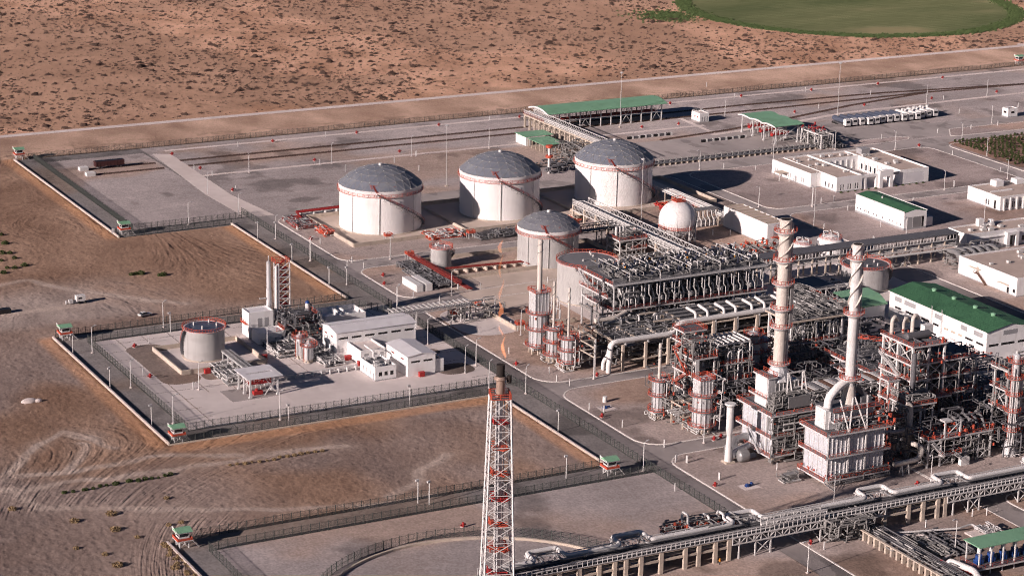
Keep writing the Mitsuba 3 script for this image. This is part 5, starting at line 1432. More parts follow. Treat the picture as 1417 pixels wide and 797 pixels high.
for x in (384.5, 388.5): part(t, 'arch_pipe', MB().tube([(x, 578.4, 8), (x, 578.4, 17), (x + 1.4, 578.6, 17.6), (x + 1.4, 578.6, 12)], .36, 8, .8), WHITE)
part(t, 'pipework', clutter(80, 380.5, 394, 577.5, 588, 6, 19, 74, .09, .24, (2, 5), .5), PIPE_GREY, stuff=True)
part(t, 'dark_pipework', clutter(50, 380.5, 394, 578.5, 588, 1, 18, 174, .12, .35, (2, 5), .5), STEEL_DARK, stuff=True)
part(t, 'valve', bits(44, 380.5, 394, 577.5, 588, 6, 18, 75, .5), ORANGE, False, stuff=True)
R3A, R3B = [(4.2, 120, 400), (9.5, 120, 400), (13.5, 0, 360)], [(6, 100, 420), (11, 0, 360)]
vessel('dark topped grey vessel, tallest of the vessels left of the thicker stack', 403.0, 592.0, 0, 17.0, 2.0, CLAD, [(7, 100, 420), (11, 100, 420), (14.5, 0, 360), (17, 0, 360)], seed=1)
vessel('squat grey vessel right beside the tall dark topped one, left of the thicker stack', 408.5, 595.5, 0, 13.6, 2.2, CLAD, [(6, 100, 420), (10, 100, 420), (13.4, 0, 360)], seed=2)
vessel('slim white column with a wide orange ring at its top, below the dark topped vessels', 393.2, 568.8, 0, 11.0, .95, WHITE, [(1.6, 0, 360), (10.6, 0, 360)], seed=3)
vessel('short white drum with orange rings in front of the dark topped vessels', 399.5, 574.0, 0, 8.2, 1.3, CLAD, [(2, 0, 360), (5, 0, 360), (8, 0, 360)], seed=4)
t = thing('pipe_rack', 'steel rack with striped orange and grey walkway plates between the two big furnaces', 'pipe rack')
frame(t, 388, 432, 553, 561, [5.5, 10.2], 8, 1, .4, STEEL, True, 12)
for k in range(16):
    x = 396 + k * 2.1
    part(t, 'plate', MB().box(x, x + 1.5, 553.5, 560.8, 10.25, 10.45), [ORANGE, GRATING, CONC, RUST][(k * 7) % 4] if k % 2 else PIPE_LIGHT, False)
rng = np.random.default_rng(5)
for z in (5.6, 8.1): pipe_set(t, 'x', 384, 434, np.linspace(553.5, 560.5, 7), z, rng.uniform(.15, .4, 7), PIPE_LIGHT)
part(t, 'pipework', clutter(90, 384, 434, 551, 564, .5, 10, 76, .1, .32), PIPE_GREY, stuff=True)
part(t, 'dark_pipework', clutter(50, 384, 434, 551, 575, .5, 9, 77, .1, .4), STEEL_DARK, stuff=True)
part(t, 'valve', bits(40, 386, 434, 551, 566, .5, 10, 78, .6), ORANGE, False, stuff=True)
t = thing('pipe_rack', 'low pipe rack behind the lone small furnace, with pale portal frames', 'pipe rack')
frame(t, 360.5, 372, 565, 571.5, [4.2, 7.2], 3, 1, .45, CONC, False)
pipe_set(t, 'x', 358, 374, np.linspace(565.6, 571, 7), 4.3, [.2, .35, .15, .3, .2, .4, .2], PIPE_LIGHT)
part(t, 'pipework', clutter(50, 359, 369, 562, 577, .3, 7.5, 79, .1, .28), PIPE_GREY, stuff=True)
part(t, 'valve', bits(30, 359, 370, 562, 577, .3, 7, 80, .5), ORANGE, False, stuff=True)

# --- big furnace under the thicker stack
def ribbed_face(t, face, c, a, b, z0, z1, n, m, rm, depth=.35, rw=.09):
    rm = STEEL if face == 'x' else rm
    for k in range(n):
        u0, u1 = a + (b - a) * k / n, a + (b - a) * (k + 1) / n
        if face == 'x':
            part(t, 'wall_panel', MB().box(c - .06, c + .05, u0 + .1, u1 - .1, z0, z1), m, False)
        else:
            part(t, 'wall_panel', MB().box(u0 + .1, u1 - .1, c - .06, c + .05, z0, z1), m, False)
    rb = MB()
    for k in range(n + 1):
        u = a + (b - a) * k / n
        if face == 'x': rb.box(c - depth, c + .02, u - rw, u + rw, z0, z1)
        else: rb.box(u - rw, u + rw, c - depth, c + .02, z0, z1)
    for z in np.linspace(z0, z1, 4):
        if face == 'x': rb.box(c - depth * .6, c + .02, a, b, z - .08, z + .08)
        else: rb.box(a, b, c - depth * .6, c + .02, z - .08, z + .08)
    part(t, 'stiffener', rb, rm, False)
t = thing('box_furnace', 'big box shaped furnace with ribbed white walls and orange galleries, carrying the thicker stack', 'furnace')
X0, X1, Y0, Y1 = 369.4, 381.8, 530.4, 546.0
part(t, 'casing', MB().box(X0, X1, Y0, Y1, 2.2, 14.6), CLAD, False)
for x in np.linspace(X0 + .6, X1 - .6, 5):
    for y in np.linspace(Y0 + .6, Y1 - .6, 5): part(t, 'pillar', MB().box(x - .35, x + .35, y - .35, y + .35, 0, 2.2), CONC, False)
for z0, z1 in ((2.4, 7.6), (7.9, 14.4)):
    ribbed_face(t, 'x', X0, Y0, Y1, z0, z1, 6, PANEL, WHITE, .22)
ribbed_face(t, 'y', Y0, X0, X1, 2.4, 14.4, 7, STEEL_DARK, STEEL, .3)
for z in (2.3, 8.0, 14.7):
    deck(t, X0 - 2.2, X0 - .4, Y0 - 2.0, Y1 + .5, z, sides='wn'); deck(t, X0 - .4, X1 + 1, Y0 - 2.0, Y0 - .4, z + .01, sides='s')
deck(t, X0 - .3, X1 + .8, Y0 - .3, Y1 + .5, 14.8, sides='en', edge=None)
for z in (5.0, 11.0, 12.8):
    part(t, 'side_pipe', MB().tube([(X0 + 1, Y0 - 1.6, z), (X1 + 2, Y0 - 1.6, z)], .42, 8), PIPE_SILVER)
    part(t, 'side_pipe', MB().tube([(X0 + 2, Y0 - 2.3, z - 1), (X1 + 3, Y0 - 2.3, z - 1), (X1 + 3, Y0 - 2.3, 1)], .3, 8), PIPE_LIGHT)
part(t, 'convection_box', MB().box(X0 + .6, X0 + 3.0, Y0 + 4.2, Y1 - 4.6, 14.9, 24.2).box(X0 + 3.0, X1 - 1.2, Y0 + 4.4, Y1 - 4.4, 14.9, 22.4), CLAD, False)
ribbed_face(t, 'y', Y0 + 4.36, X0 + 3.2, X1 - 1.2, 15, 22.2, 6, PIPE_SILVER, STEEL, .25)
part(t, 'end_plate', MB().box(X0 + .35, X0 + .6, Y0 + 4.6, Y1 - 5, 15.2, 23.9), WALL, False)
deck(t, X0, X0 + 3.4, Y0 + 3.8, Y1 - 4.2, 24.3, sides='wse')
deck(t, X0 - .6, X0 + .5, Y0 + 3, Y1 - 3, 18.2, sides='w')
m = MB()
for x in (X0 + 5, X1 - 2.2):
    m.bar((x, Y0 + 1.2, 15), (x + 1.3, Y0 + 2.8, 25.5), .4); m.bar((x + 3, Y0 + 1.2, 15), (x + 1.6, Y0 + 2.8, 25.5), .4)
m.bar((X0 + 5, Y0 + 2.2, 21), (X1 + .8, Y0 + 2.2, 21), .3); m.bar((X0 + 6, Y0 + 2.8, 25.4), (X1, Y0 + 2.8, 25.4), .35); m.bar((X0 + 5, Y0 + 1.8, 18.2), (X1 + .8, Y0 + 1.8, 18.2), .3)
part(t, 'a_frame', m, PIPE_LIGHT, False)
part(t, 'transition', MB().cyl(375.6, 538.0, 22.4, 27.0, 4.2, 12, r1=1.9), CLAD, False)
part(t, 'air_duct', MB().tube([(X0 - .2, Y1 - 2.6, 3.6), (X0 - 4.2, Y1 - 2.6, 3.2), (X0 - 8, Y1 - 6.6, 2.2)], 1.25, 12, 1.5).box(X0 - 9.6, X0 - 6.4, 537.4, 541.0, .2, 3.2), PIPE_SILVER)
part(t, 'pipework', clutter(70, X0 - 2, X1 + 1.5, Y0 - 2.6, Y0 - .5, .5, 14, 81, .08, .22), PIPE_GREY, stuff=True)
part(t, 'upper_pipework', clutter(60, X0, X1 + 1, Y0, Y0 + 4, 15, 20, 82, .1, .26), PIPE_GREY, stuff=True)
part(t, 'valve', bits(60, X0 - 2, X1 + 1, Y0 - 2.4, Y1, 2.4, 16, 83, .45), ORANGE, False, stuff=True)
part(t, 'ladder_tower', MB().bar((X0 - .6, Y0 + 2.4, 2), (X0 - .6, Y0 + 2.4, 14.6), .5).bar((X0 - .6, Y0 + 4.2, 2), (X0 - .6, Y0 + 4.2, 14.6), .12), STEEL, False)
stairs(t, (X0 - 3, Y0 + 9, 8), (X0 - 3, Y0 + 2, 2.4))
part(t, 'platform_grille', MB().box(X0 + 5, X1, Y0 - .2, Y0 + 3, 15.6, 19), PIPE_SILVER, False)
big_stack('thicker and taller of the two big stacks, beige white with spiral fins', 375.6, 538.0, 26.5, 70.5, 1.75, [27.2, 38.5, 44.0, 51.5, 58.5, 67.0])
t = thing('stack_liner', 'narrow grey pipe casing running up the right side of the thicker stack', 'casing')
part(t, 'casing', MB().bar((377.7, 536.6, 38.6), (377.7, 536.6, 51), 1.0), PIPE_SILVER, False); part(t, 'cable_tray', MB().bar((377.9, 537.6, 26), (377.9, 537.6, 68), .4), STEEL, False)

# --- big furnace under the slimmer stack
t = thing('box_furnace', 'nearest and largest box furnace, with two tiers of ribbed silver wall panels and orange galleries', 'furnace')
X0, X1, Y0, Y1 = 372.4, 391.6, 507.2, 518.4
part(t, 'casing', MB().box(X0, X1, Y0, Y1, 2.0, 15.5), CLAD, False)
for x in np.linspace(X0 + .6, X1 - .6, 7):
    for y in np.linspace(Y0 + .6, Y1 - .6, 4): part(t, 'pillar', MB().box(x - .35, x + .35, y - .35, y + .35, 0, 2.0), CONC, False)
for z0, z1 in ((2.2, 8.7), (9.1, 15.4)):
    ribbed_face(t, 'x', X0, Y0, Y1, z0, z1, 5, PANEL, WHITE, .22)
    ribbed_face(t, 'y', Y0, X0, X1, z0, z1, 13, PANEL, WHITE, .26)
for z in (2.1, 8.95, 15.6):
    deck(t, X0 - 1.9, X0 - .4, Y0 - 1.6, Y1 + .5, z, sides='wn'); deck(t, X0 - .4, X1 + 1.6, Y0 - 1.6, Y0 - .5, z + .01, sides='se')
deck(t, X0 - .3, X1 + 1.4, Y0 - .4, Y1 + .6, 15.7, STEEL_DARK, sides='en', edge=None)
part(t, 'end_box', MB().box(X0 + .7, X0 + 1.9, Y0 + 3.0, Y1 - 3.2, 15.8, 21.6), WALL, False)
part(t, 'end_plate', MB().box(X0 + .5, X0 + .7, Y0 + 3.3, Y1 - 3.5, 16.2, 21.2), WHITE, False)
part(t, 'convection_box', MB().box(X0 + 1.9, X1 - 2.2, Y0 + 2.8, Y1 - 2.8, 15.8, 21.2), CLAD, False)
ribbed_face(t, 'y', Y0 + 2.76, X0 + 2.1, X1 - 2.4, 18.4, 21.1, 10, PANEL, WHITE, .24)
deck(t, X0 + 2.6, X1 - 1, Y0 + 1.2, Y0 + 2.6, 18.2, STEEL_DARK, sides='s')
m = MB()
for x, dx in ((X0 + 6.6, 1.2), (X0 + 12.6, -1.2)):
    m.bar((x, Y0 - .6, 15.2), (x - dx * 1.4, Y0 + 2.2, 24.6), .42); m.bar((x, Y0 - .6, 15.2), (x + dx * 2.2, Y0 + 2.2, 24.6), .42); m.bar((x, Y0 - .6, 2.4), (x, Y0 - .6, 15.2), .42)
m.bar((X0 + 4.6, Y0 + 1.6, 22.4), (X0 + 14.4, Y0 + 1.6, 22.4), .3); m.bar((X0 + 5.8, Y0 + .6, 19.2), (X0 + 13.6, Y0 + .6, 19.2), .3)
part(t, 'a_frame', m, PIPE_LIGHT, False)
part(t, 'curved_duct', MB().tube([(X0 + 3.2, 512.8, 20.8), (X0 + 3.2, 512.8, 24.0), (X0 + 6.8, 513.3, 27.0), (383.5, 514.0, 28.4)], 1.2, 12, 3.2), WALL)
part(t, 'cross_duct', MB().box(386.5, 390, 511.8, 516, 21.2, 23.0).bar((384.5, 514, 26.6), (390.4, 514, 21.8), 1.6, 1.4), STEEL_DARK, False)
part(t, 'pedestal', MB().cyl(383.6, 514.0, 21.2, 26.5, 2.3, 20, r1=1.6), STACKM)
deck(t, X0 + 2, X1, Y0 + 1, Y1 - 1, 21.4, STEEL_DARK, True, sides='se', edge=None)
part(t, 'bottom_duct', MB().tube([(X0 + 1.5, Y0 - 1.2, 1.2), (X0 + 9, Y0 - 1.2, 1.2), (X0 + 11, Y0 - 1.2, 2.6), (X1 + 1, Y0 - 1.2, 2.6)], .35, 8), STEEL_DARK)
part(t, 'pipework', clutter(60, X0, X1 + 2, Y0 - 1.6, Y0 - .6, .4, 3.5, 84, .08, .2), PIPE_SILVER, stuff=True)
part(t, 'upper_pipework', clutter(80, X0 + 4, X1 + 1, Y0, Y0 + 2.6, 15.4, 18.4, 85, .1, .25), PIPE_SILVER, stuff=True)
part(t, 'valve', bits(90, X0 - 1.6, X1 + 2.4, Y0 - 1.4, Y1, 2.4, 3.6, 86, .42), ORANGE, False, stuff=True)
part(t, 'gallery_valve', bits(50, X1 - 4, X1 + 3, Y0 - 1, Y1, 15.4, 20, 87, .7), ORANGE, False, stuff=True)
stairs(t, (X0 - 2.4, Y0 - 2.6, 2.1), (X0 - .2, Y0 - 4.6, .2), PIPE_LIGHT)
big_stack('slimmer stack with spiral fins and orange ring platforms, above the nearest box furnace', 383.6, 514.0, 26.0, 68.2, 1.45, [28.8, 48.0, 64.3], STACKW, sk=18)
t = thing('pump_skid', 'low grey pump skid on the ground left of the nearest box furnace', 'pump skid')
part(t, 'base', MB().box(362.5, 368.5, 513.5, 516.6, .15, .6), STEEL, False)
exchanger(t, (363.5, 515.2, 1.9), (368, 515.2, 1.9), .8, PIPE_SILVER)
part(t, 'pipework', clutter(20, 362, 369, 513, 517, .4, 2.6, 88, .08, .2), PIPE_GREY, stuff=True)
# round white vent stack
t = thing('vent_stack', 'lone white flared vent stack with a flat cap beside the box furnaces', 'vent stack')
part(t, 'pedestal', MB().box(355.9, 358.9, 533.5, 536.5, 0, .7), CONC, False)
part(t, 'shell', MB().cyl(357.4, 535.0, .7, 8.5, 1.15, 20, r1=.72).cyl(357.4, 535, 8.5, 10.2, .72, 20, r1=1.05).cyl(357.4, 535, 10.2, 17.2, 1.05, 20), WHITE)
part(t, 'cap', MB().cyl(357.4, 535, 17.2, 18.0, .9, 20, r1=1.75).cyl(357.4, 535, 18.0, 18.35, 1.75, 20, r1=1.6), WHITE)
t = thing('blower', 'silver air blower with ducts between the white vent stack and the box furnace', 'blower')
part(t, 'scroll', MB().drum((360.6, 534, 2.0), (363, 534, 2.0), 1.9, 18), PIPE_SILVER)
part(t, 'motor', MB().drum((363.6, 534.0, 1.4), (366, 534.0, 1.4), .8, 12), BLUEGREY)
part(t, 'duct', MB().tube([(358.4, 535, 2), (361, 536.5, 2.6), (366, 537.6, 3.2)], 1.0, 12, 1.2), CLAD)

# --- right hand structures
t = thing('tower_structure', 'tall open steel tower with orange floors and three bent pipes on top', 'steel structure')
X0, X1, Y0, Y1 = 415.4, 427.0, 526.5, 541.0
frame(t, X0, X1, Y0, Y1, [7.5, 14.5, 19.5, 24.5, 30.0], 2, 2, .62, WHITE, True, 15, .4)
for z in (14.5, 19.5, 24.5, 30.1): deck(t, X0 - .8, X1 + .8, Y0 - .8, Y1 + .8, z, sides='ws')
deck(t, X0 - .9, X1 + 1, Y0 - 3.6, Y0 - .8, 14.5, sides='wse')
stairs(t, (X0 - 1.4, Y1, 24.5), (X0 - 1.4, Y0 + 4, 19.6)); stairs(t, (X0 - 1.4, Y0 + 2, 19.5), (X0 - 1.4, Y1 - 3, 14.6))
part(t, 'reactor', MB().cyl(421, 534, 3, 28, 1.9, 20).dome(421, 534, 28, 1.9, 1, 20, 4), STEEL_DARK)
part(t, 'drum', MB().drum((417, 532, 31.4), (425, 532, 31.4), 1.2, 14), STEEL_DARK)
for x, y, h in ((417.0, 539.5, 34.5), (421.5, 540, 33.4), (423.5, 538, 34.6)):
    part(t, 'bent_pipe', MB().tube([(x, y, 24), (x, y, h), (x + 1.4, y + .4, h + 1), (x + 2.4, y + .5, h - .6)], .62, 9, 1.2), STACKM)
part(t, 'cabinet', MB().box(425, 428.2, 534, 536, 30.2, 33.2), WHITE, False)
part(t, 'pipework', clutter(110, X0, X1, Y0 - 1, Y1, 1, 29, 91, .1, .3, (2, 5), .5), PIPE_GREY, stuff=True)
part(t, 'dark_pipework', clutter(90, X0, X1, Y0, Y1, 1, 31, 92, .12, .42, (2, 5), .5), STEEL_DARK, stuff=True)
part(t, 'valve', bits(90, X0 - .5, X1 + .5, Y0 - 3, Y1, 5, 31, 93, .6), ORANGE, False, stuff=True)
t = thing('side_structure', 'lower open steel structure with orange floors joined to the right side of the tall tower', 'steel structure')
frame(t, 427.8, 440, 527.5, 540.5, [7.5, 13.5, 19.0, 24.0], 2, 2, .5, WHITE, True, 31, .34)
for z in (7.5, 13.5, 19.0, 24.1): deck(t, 427.6, 440.6, 526.8, 541, z, STEEL_DARK, sides='wse')
part(t, 'drum', MB().drum((429, 531, 20.6), (438, 531, 20.6), 1.1, 14), PIPE_LIGHT); part(t, 'drum', MB().cyl(433, 536, 1, 18, 1.4, 16), CLAD)
part(t, 'pipework', clutter(70, 427.8, 441, 526.5, 541, 1, 26, 191, .1, .28, (2, 5), .5), PIPE_GREY, stuff=True)
part(t, 'dark_pipework', clutter(60, 427.8, 441, 528, 541, 1, 25, 192, .12, .4, (2, 5), .5), STEEL_DARK, stuff=True)
part(t, 'valve', bits(60, 427.8, 441, 526.5, 541, 5, 25, 193, .5), ORANGE, False, stuff=True)
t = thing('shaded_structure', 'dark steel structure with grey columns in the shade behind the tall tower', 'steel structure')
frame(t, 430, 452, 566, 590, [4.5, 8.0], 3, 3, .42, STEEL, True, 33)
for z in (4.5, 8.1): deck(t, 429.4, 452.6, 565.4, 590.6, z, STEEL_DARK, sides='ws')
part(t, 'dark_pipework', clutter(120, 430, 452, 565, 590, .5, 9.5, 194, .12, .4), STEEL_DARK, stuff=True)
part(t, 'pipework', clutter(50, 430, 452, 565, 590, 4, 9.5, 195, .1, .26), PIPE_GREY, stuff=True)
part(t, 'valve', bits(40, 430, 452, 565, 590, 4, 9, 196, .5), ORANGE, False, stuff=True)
t = thing('stair_tower', 'narrow white braced stair tower left of the tall tower structure', 'stair tower')
frame(t, 407.5, 411.0, 527.0, 531.0, [5, 10, 15, 20.5], 1, 1, .42, WHITE, True, 16, .3)
for k in range(4): stairs(t, (408, 527.5 + (k % 2) * 3, 5 * k + .3), (410.5, 530.5 - (k % 2) * 3, 5 * k + 5), ORANGE)
for k, z in enumerate((10, 15, 20.5)): deck(t, 407, 411.4, 526.6, 531.4, z, sides='ws')
t = thing('dark_column', 'dark vertical column rising through the front of the tall tower structure', 'vessel')
part(t, 'shell', MB().cyl(414.2, 524.2, 2, 28.5, .8, 16).dome(414.2, 524.2, 28.5, .8, .5, 16, 3), STEEL_DARK); part(t, 'skirt', MB().cyl(414.2, 524.2, 0, 2, .75, 12), CONC)
t = thing('low_structure', 'two storey steel structure with crossed braces and red stairs, before the tall tower', 'steel structure')
frame(t, 407.2, 430.0, 506.2, 515.0, [3.6, 8.6], 5, 2, .45, STEEL, True, 22)
deck(t, 406.8, 430.4, 505.8, 515.4, 8.7, sides='wse'); deck(t, 411, 418, 504.4, 506, 4.0, sides='wse'); 
stairs(t, (411, 503.6, 4.0), (406.5, 503.6, 8.6)); stairs(t, (415, 503.6, 4.0), (419.8, 503.6, .2))
part(t, 'frame_top', MB().bar((412.6, 505.9, 8.6), (412.6, 505.9, 13.7), .45).bar((418.2, 505.9, 8.6), (418.2, 505.9, 13.7), .45).bar((412.6, 505.9, 13.5), (418.2, 505.9, 13.5), .35).bar((412.6, 505.9, 8.8), (418.2, 505.9, 13.2), .22).box(411.8, 414.6, 505.2, 507.6, 13.7, 14.2), STEEL, False)
part(t, 'cabinet', MB().box(417.4, 420.4, 503.4, 504.8, .2, 2.6), WHITE, False)
for k in range(5): part(t, 'inclined_pipe', MB().tube([(419 + 2.3 * k, 507, 9.2), (420 + 2.3 * k, 510, 11.6), (421 + 2.3 * k, 514, 11.8)], .45, 8), STEEL_DARK if k % 2 else PIPE_SILVER)
exchanger(t, (420, 509, 2.0), (429, 509, 2.0), 1.1, PIPE_SILVER); exchanger(t, (409, 510, 5.2), (417, 510, 5.2), 1.0, PIPE_LIGHT)
part(t, 'pipework', clutter(80, 407, 430, 505.5, 515, .5, 8.4, 94, .1, .25), PIPE_GREY, stuff=True)
part(t, 'dark_pipework', clutter(60, 408, 432, 507, 522, .5, 12, 95, .12, .4), STEEL_DARK, stuff=True)
part(t, 'valve', bits(60, 407, 431, 505.5, 515, 8.7, 10, 96, .6), ORANGE, False, stuff=True)
t = thing('drum_platform', 'square orange railed platform on legs crowded with grey valves beside the nearest furnace', 'platform')
frame(t, 407.0, 415.6, 516.0, 523.5, [9.0, 16.2], 2, 2, .5, STEEL, True, 18)
deck(t, 406, 416.4, 515.2, 524.2, 16.3, sides='wsen'); deck(t, 400, 407, 517, 523, 12.5, RUST, sides='ws')
part(t, 'pipework', clutter(70, 406.5, 416, 515.5, 524, 14.5, 19.0, 97, .1, .26), PIPE_GREY, stuff=True)
part(t, 'valve', bits(60, 406.5, 416, 515.5, 524, 16.4, 18, 98, .6), PIPE_SILVER, False, stuff=True)
part(t, 'elbow_pipe', MB().tube([(405, 515, 17.6), (406.6, 514.6, 17.2), (406.8, 514.4, 9.8), (402, 515.6, 9.0), (398, 516.5, 9.4)], .6, 10, 1.6), STACKM)
t = thing('curved_pipe', 'thick beige pipe on two white trestles right of the nearest furnace', 'pipe')
part(t, 'pipe', MB().tube([(394.6, 505.4, 3.6), (403.6, 505.6, 3.8), (405.4, 506.2, 6.8), (404, 510, 7.2)], .75, 12, 1.8), STACKM)
for x in (397.4, 399.6): part(t, 'trestle', MB().bar((x, 504.6, 0), (x, 505.2, 3.0), .3).bar((x, 506.2, 0), (x, 505.6, 3.0), .3).bar((x, 504.6, 1.4), (x, 506.2, 1.4), .2), WHITE, False)
t = thing('duct_hopper', 'orange beige hopper standing at the corner of the low steel structure', 'hopper')
part(t, 'body', MB().cyl(407.4, 516.0, 2, 5.0, 1.0, 6, r1=1.9).cyl(407.4, 516, 5, 9.6, 1.9, 6, r1=1.7), CONC, False)
vessel('tall grey column flaring at its foot, at the right edge beside the pipe bridge', 436.4, 505.0, 0, 31, 1.15, CLAD, [(8, 100, 420), (14, 100, 420), (19, 100, 420), (24, 0, 360), (29, 0, 360)], 'column', seed=6, pipes=6)
part('column', 'flare_skirt', MB().cyl(436.4, 505, 0, 6, 2.1, 18, r1=1.2), CLAD)
t = thing('edge_structure', 'steel structure with orange landings round the tall grey column at the right edge', 'steel structure')
frame(t, 439, 452, 505, 517, [6, 12, 18, 24], 2, 2, .5, STEEL, True, 19)
for z in (12, 18, 24.1): deck(t, 438, 453, 504, 518, z, sides='wse')
for x, y in ((442, 508), (448, 512)): part(t, 'drum', MB().cyl(x, y, 6, 17, 1.3, 14).dome(x, y, 17, 1.3, .7, 14, 3), CLAD)
part(t, 'pipework', clutter(120, 437, 454, 503, 518, 1, 27, 99, .1, .28, (2, 5), .5), PIPE_GREY, stuff=True)
part(t, 'valve', bits(90, 437, 454, 503, 518, 2, 27, 100, .6), ORANGE, False, stuff=True)
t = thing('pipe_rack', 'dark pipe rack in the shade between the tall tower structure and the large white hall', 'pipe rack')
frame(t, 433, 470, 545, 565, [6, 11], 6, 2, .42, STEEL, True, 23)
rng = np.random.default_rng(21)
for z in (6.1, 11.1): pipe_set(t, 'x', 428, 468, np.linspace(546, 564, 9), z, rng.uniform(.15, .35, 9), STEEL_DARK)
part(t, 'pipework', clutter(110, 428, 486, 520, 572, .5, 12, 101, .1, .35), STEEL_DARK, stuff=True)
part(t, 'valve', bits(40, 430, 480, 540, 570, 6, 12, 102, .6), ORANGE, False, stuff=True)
t = thing('pipe_loop', 'pair of white inverted U shaped pipes right of the tall tower structure', 'pipe')
for y, z, x1 in ((541.5, 14.5, 446), (538.5, 12.0, 441)): part(t, 'pipe', MB().tube([(427, y, z), (x1, y, z), (x1, y, 4)], .45, 10, 1.2), WHITE)
deck(t, 428, 446.5, 533, 540, 7.0, STEEL_DARK, True, DARKRED, sides='s')
t = thing('stair_run', 'orange railed stair gallery sloping along the foot of the large white hall', 'walkway')
m = MB().bar((446, 596, 9), (474, 560, 9), 1.6, .25); rails(m, [(446, 596, 9.1), (474, 560, 9.1)], 1.1); part(t, 'gallery', m, ORANGE, False)
part(t, 'leg', MB().bar((452, 588.3, 0), (452, 588.3, 9), .3).bar((466, 570.3, 0), (466, 570.3, 9), .3), STEEL, False)
# dark frame behind the slim stack
t = thing('pump_shelter', 'steel pump shelter in the shade behind the thicker stack', 'shelter')
frame(t, 471, 486, 655, 668, [6.5], 3, 2, .35, PIPE_LIGHT, True, 24)
part(t, 'roof', MB().box(470.5, 480, 655, 668.5, 6.5, 6.7), STEEL_DARK, False)
part(t, 'roof_frame', MB().bar((480, 655, 7), (486, 655, 7), .3).bar((480, 668, 7), (486, 668, 7), .3), PIPE_LIGHT, False)
part(t, 'pipework', clutter(50, 471, 486, 654, 668, .5, 6, 103, .1, .3), STEEL_DARK, stuff=True)
t = thing('pipe_field', 'bed of low dark pipes behind the second cooler deck', 'pipework')
part(t, 'pipework', clutter(130, 450, 480, 600, 650, .4, 3.0, 104, .12, .4), STEEL_DARK, stuff=True)
t = thing('valve_field', 'crowd of orange and white valves in front of the white block behind the sphere', 'valves')
part(t, 'valve', bits(160, 478, 505, 708, 728, .5, 3.8, 105, .8), ORANGE, False, stuff=True)
part(t, 'pipework', clutter(90, 474, 505, 706, 728, .5, 4.5, 106, .1, .3), PIPE_GREY, stuff=True)
t = thing('manifold_tower', 'small steel frame with orange landings below the long pipe bridge', 'steel structure')
frame(t, 438, 449, 735.5, 745, [4.2, 7.8], 2, 1, .42, PIPE_LIGHT, True, 25)
deck(t, 437.4, 449.6, 735, 745.6, 7.9, sides='wse'); deck(t, 443, 449.6, 735, 745.6, 4.2, sides='se')
for x in (439.5, 441, 442.5): part(t, 'drum', MB().cyl(x, 741, 7.9, 11.6, .55, 12).dome(x, 741, 11.6, .55, .3, 12, 3), PIPE_LIGHT)
part(t, 'pipework', clutter(50, 437.5, 450, 735, 746, .5, 11, 107, .1, .25), PIPE_GREY, stuff=True)
part(t, 'valve', bits(26, 437.5, 450, 735, 746, 1, 9, 108, .5), ORANGE, False, stuff=True)

for nm, lab, bx in (('instrument_rack', 'fine tangle of thin pipes and cable trays between the concrete rack and the cooler deck', (372, 446, 639, 650, .5, 8)),
                    ('instrument_rack', 'fine tangle of thin pipes behind the lone small furnace and the stair structure', (368, 420, 567, 600, .5, 9)),
                    ('instrument_rack', 'fine tangle of thin pipes between the tall tower and the nearest furnace', (394, 432, 508, 545, .5, 14)),
                    ('instrument_rack', 'fine tangle of thin pipes round the foot of the second cooler deck', (405, 450, 588, 606, .5, 10)),
                    ('instrument_rack', 'fine tangle of thin pipes between the column at the right edge and the low structure', (428, 470, 500, 540, .5, 12))):
    t = thing(nm, lab, 'pipework')
    sd = int(bx[0] + bx[2])
    part(t, 'dark_pipework', clutter(150, *bx, sd, .08, .26, (2, 6)), STEEL_DARK, stuff=True)
    part(t, 'light_pipework', clutter(50, *bx, sd + 1, .07, .16, (2, 6), .5), PIPE_GREY, stuff=True)
    part(t, 'valve', bits(50, *bx, sd + 2, .5), ORANGE, False, stuff=True)
    part(t, 'box', bits(70, *bx, sd + 3, .8), STEEL_DARK, False, stuff=True)

# ------------------------------------------------------------------ racks behind the process units
t = thing('pipe_bridge', 'lattice sided pipe bridge on beige posts, from the cooler deck to the tanks', 'pipe bridge')
m = MB()
ys = np.linspace(684, 794, 13)
for i, y in enumerate(ys):
    for x in (450.5, 457): part(t, 'post', MB().box(x - .4, x + .4, y - .4, y + .4, 0, 6.8), CONC, False)
    m.box(450.1, 457.4, y - .35, y + .35, 4.6, 5.2).box(450.1, 457.4, y - .35, y + .35, 6.6, 7.1)
part(t, 'beam', m, CONC, False)
m = MB()
for x in (450.2, 457.3):
    m.bar((x, 684, 7.2), (x, 794, 7.2), .3); m.bar((x, 684, 9.2), (x, 794, 9.2), .3); m.bar((x, 684, 4.8), (x, 794, 4.8), .3)
    for a, b in zip(np.linspace(684, 794, 37)[:-1], np.linspace(684, 794, 37)[1:]):
        m.bar((x, a, 7.2), (x, b, 9.2), .14); m.bar((x, b, 9.2), (x, b, 7.2), .14); m.bar((x, a, 4.8), (x, b, 7.2), .12)
part(t, 'lattice', m, PIPE_LIGHT, False, stuff=True)
rng = np.random.default_rng(61)
for z in (5.2, 7.2): pipe_set(t, 'y', 684, 796, np.linspace(451.2, 456.4, 8), z, rng.uniform(.13, .34, 8), PIPE_LIGHT if z > 6 else PIPE_SILVER)
t = thing('pipe_bridge', 'short dark lattice bridge linking the nearer grey domed tank with the long pipe bridge', 'pipe bridge')
m = MB()
for y in (758.6, 761.6):
    for z in (5.5, 8.2): m.bar((424, y, z), (450, y, z), .3)
    for a in np.arange(424, 449, 2.6): m.bar((a, y, 5.5), (a + 2.6, y, 8.2), .16); m.bar((a, y, 5.5), (a, y, 8.2), .16)
part(t, 'lattice', m, STEEL_DARK, False)
m = MB()
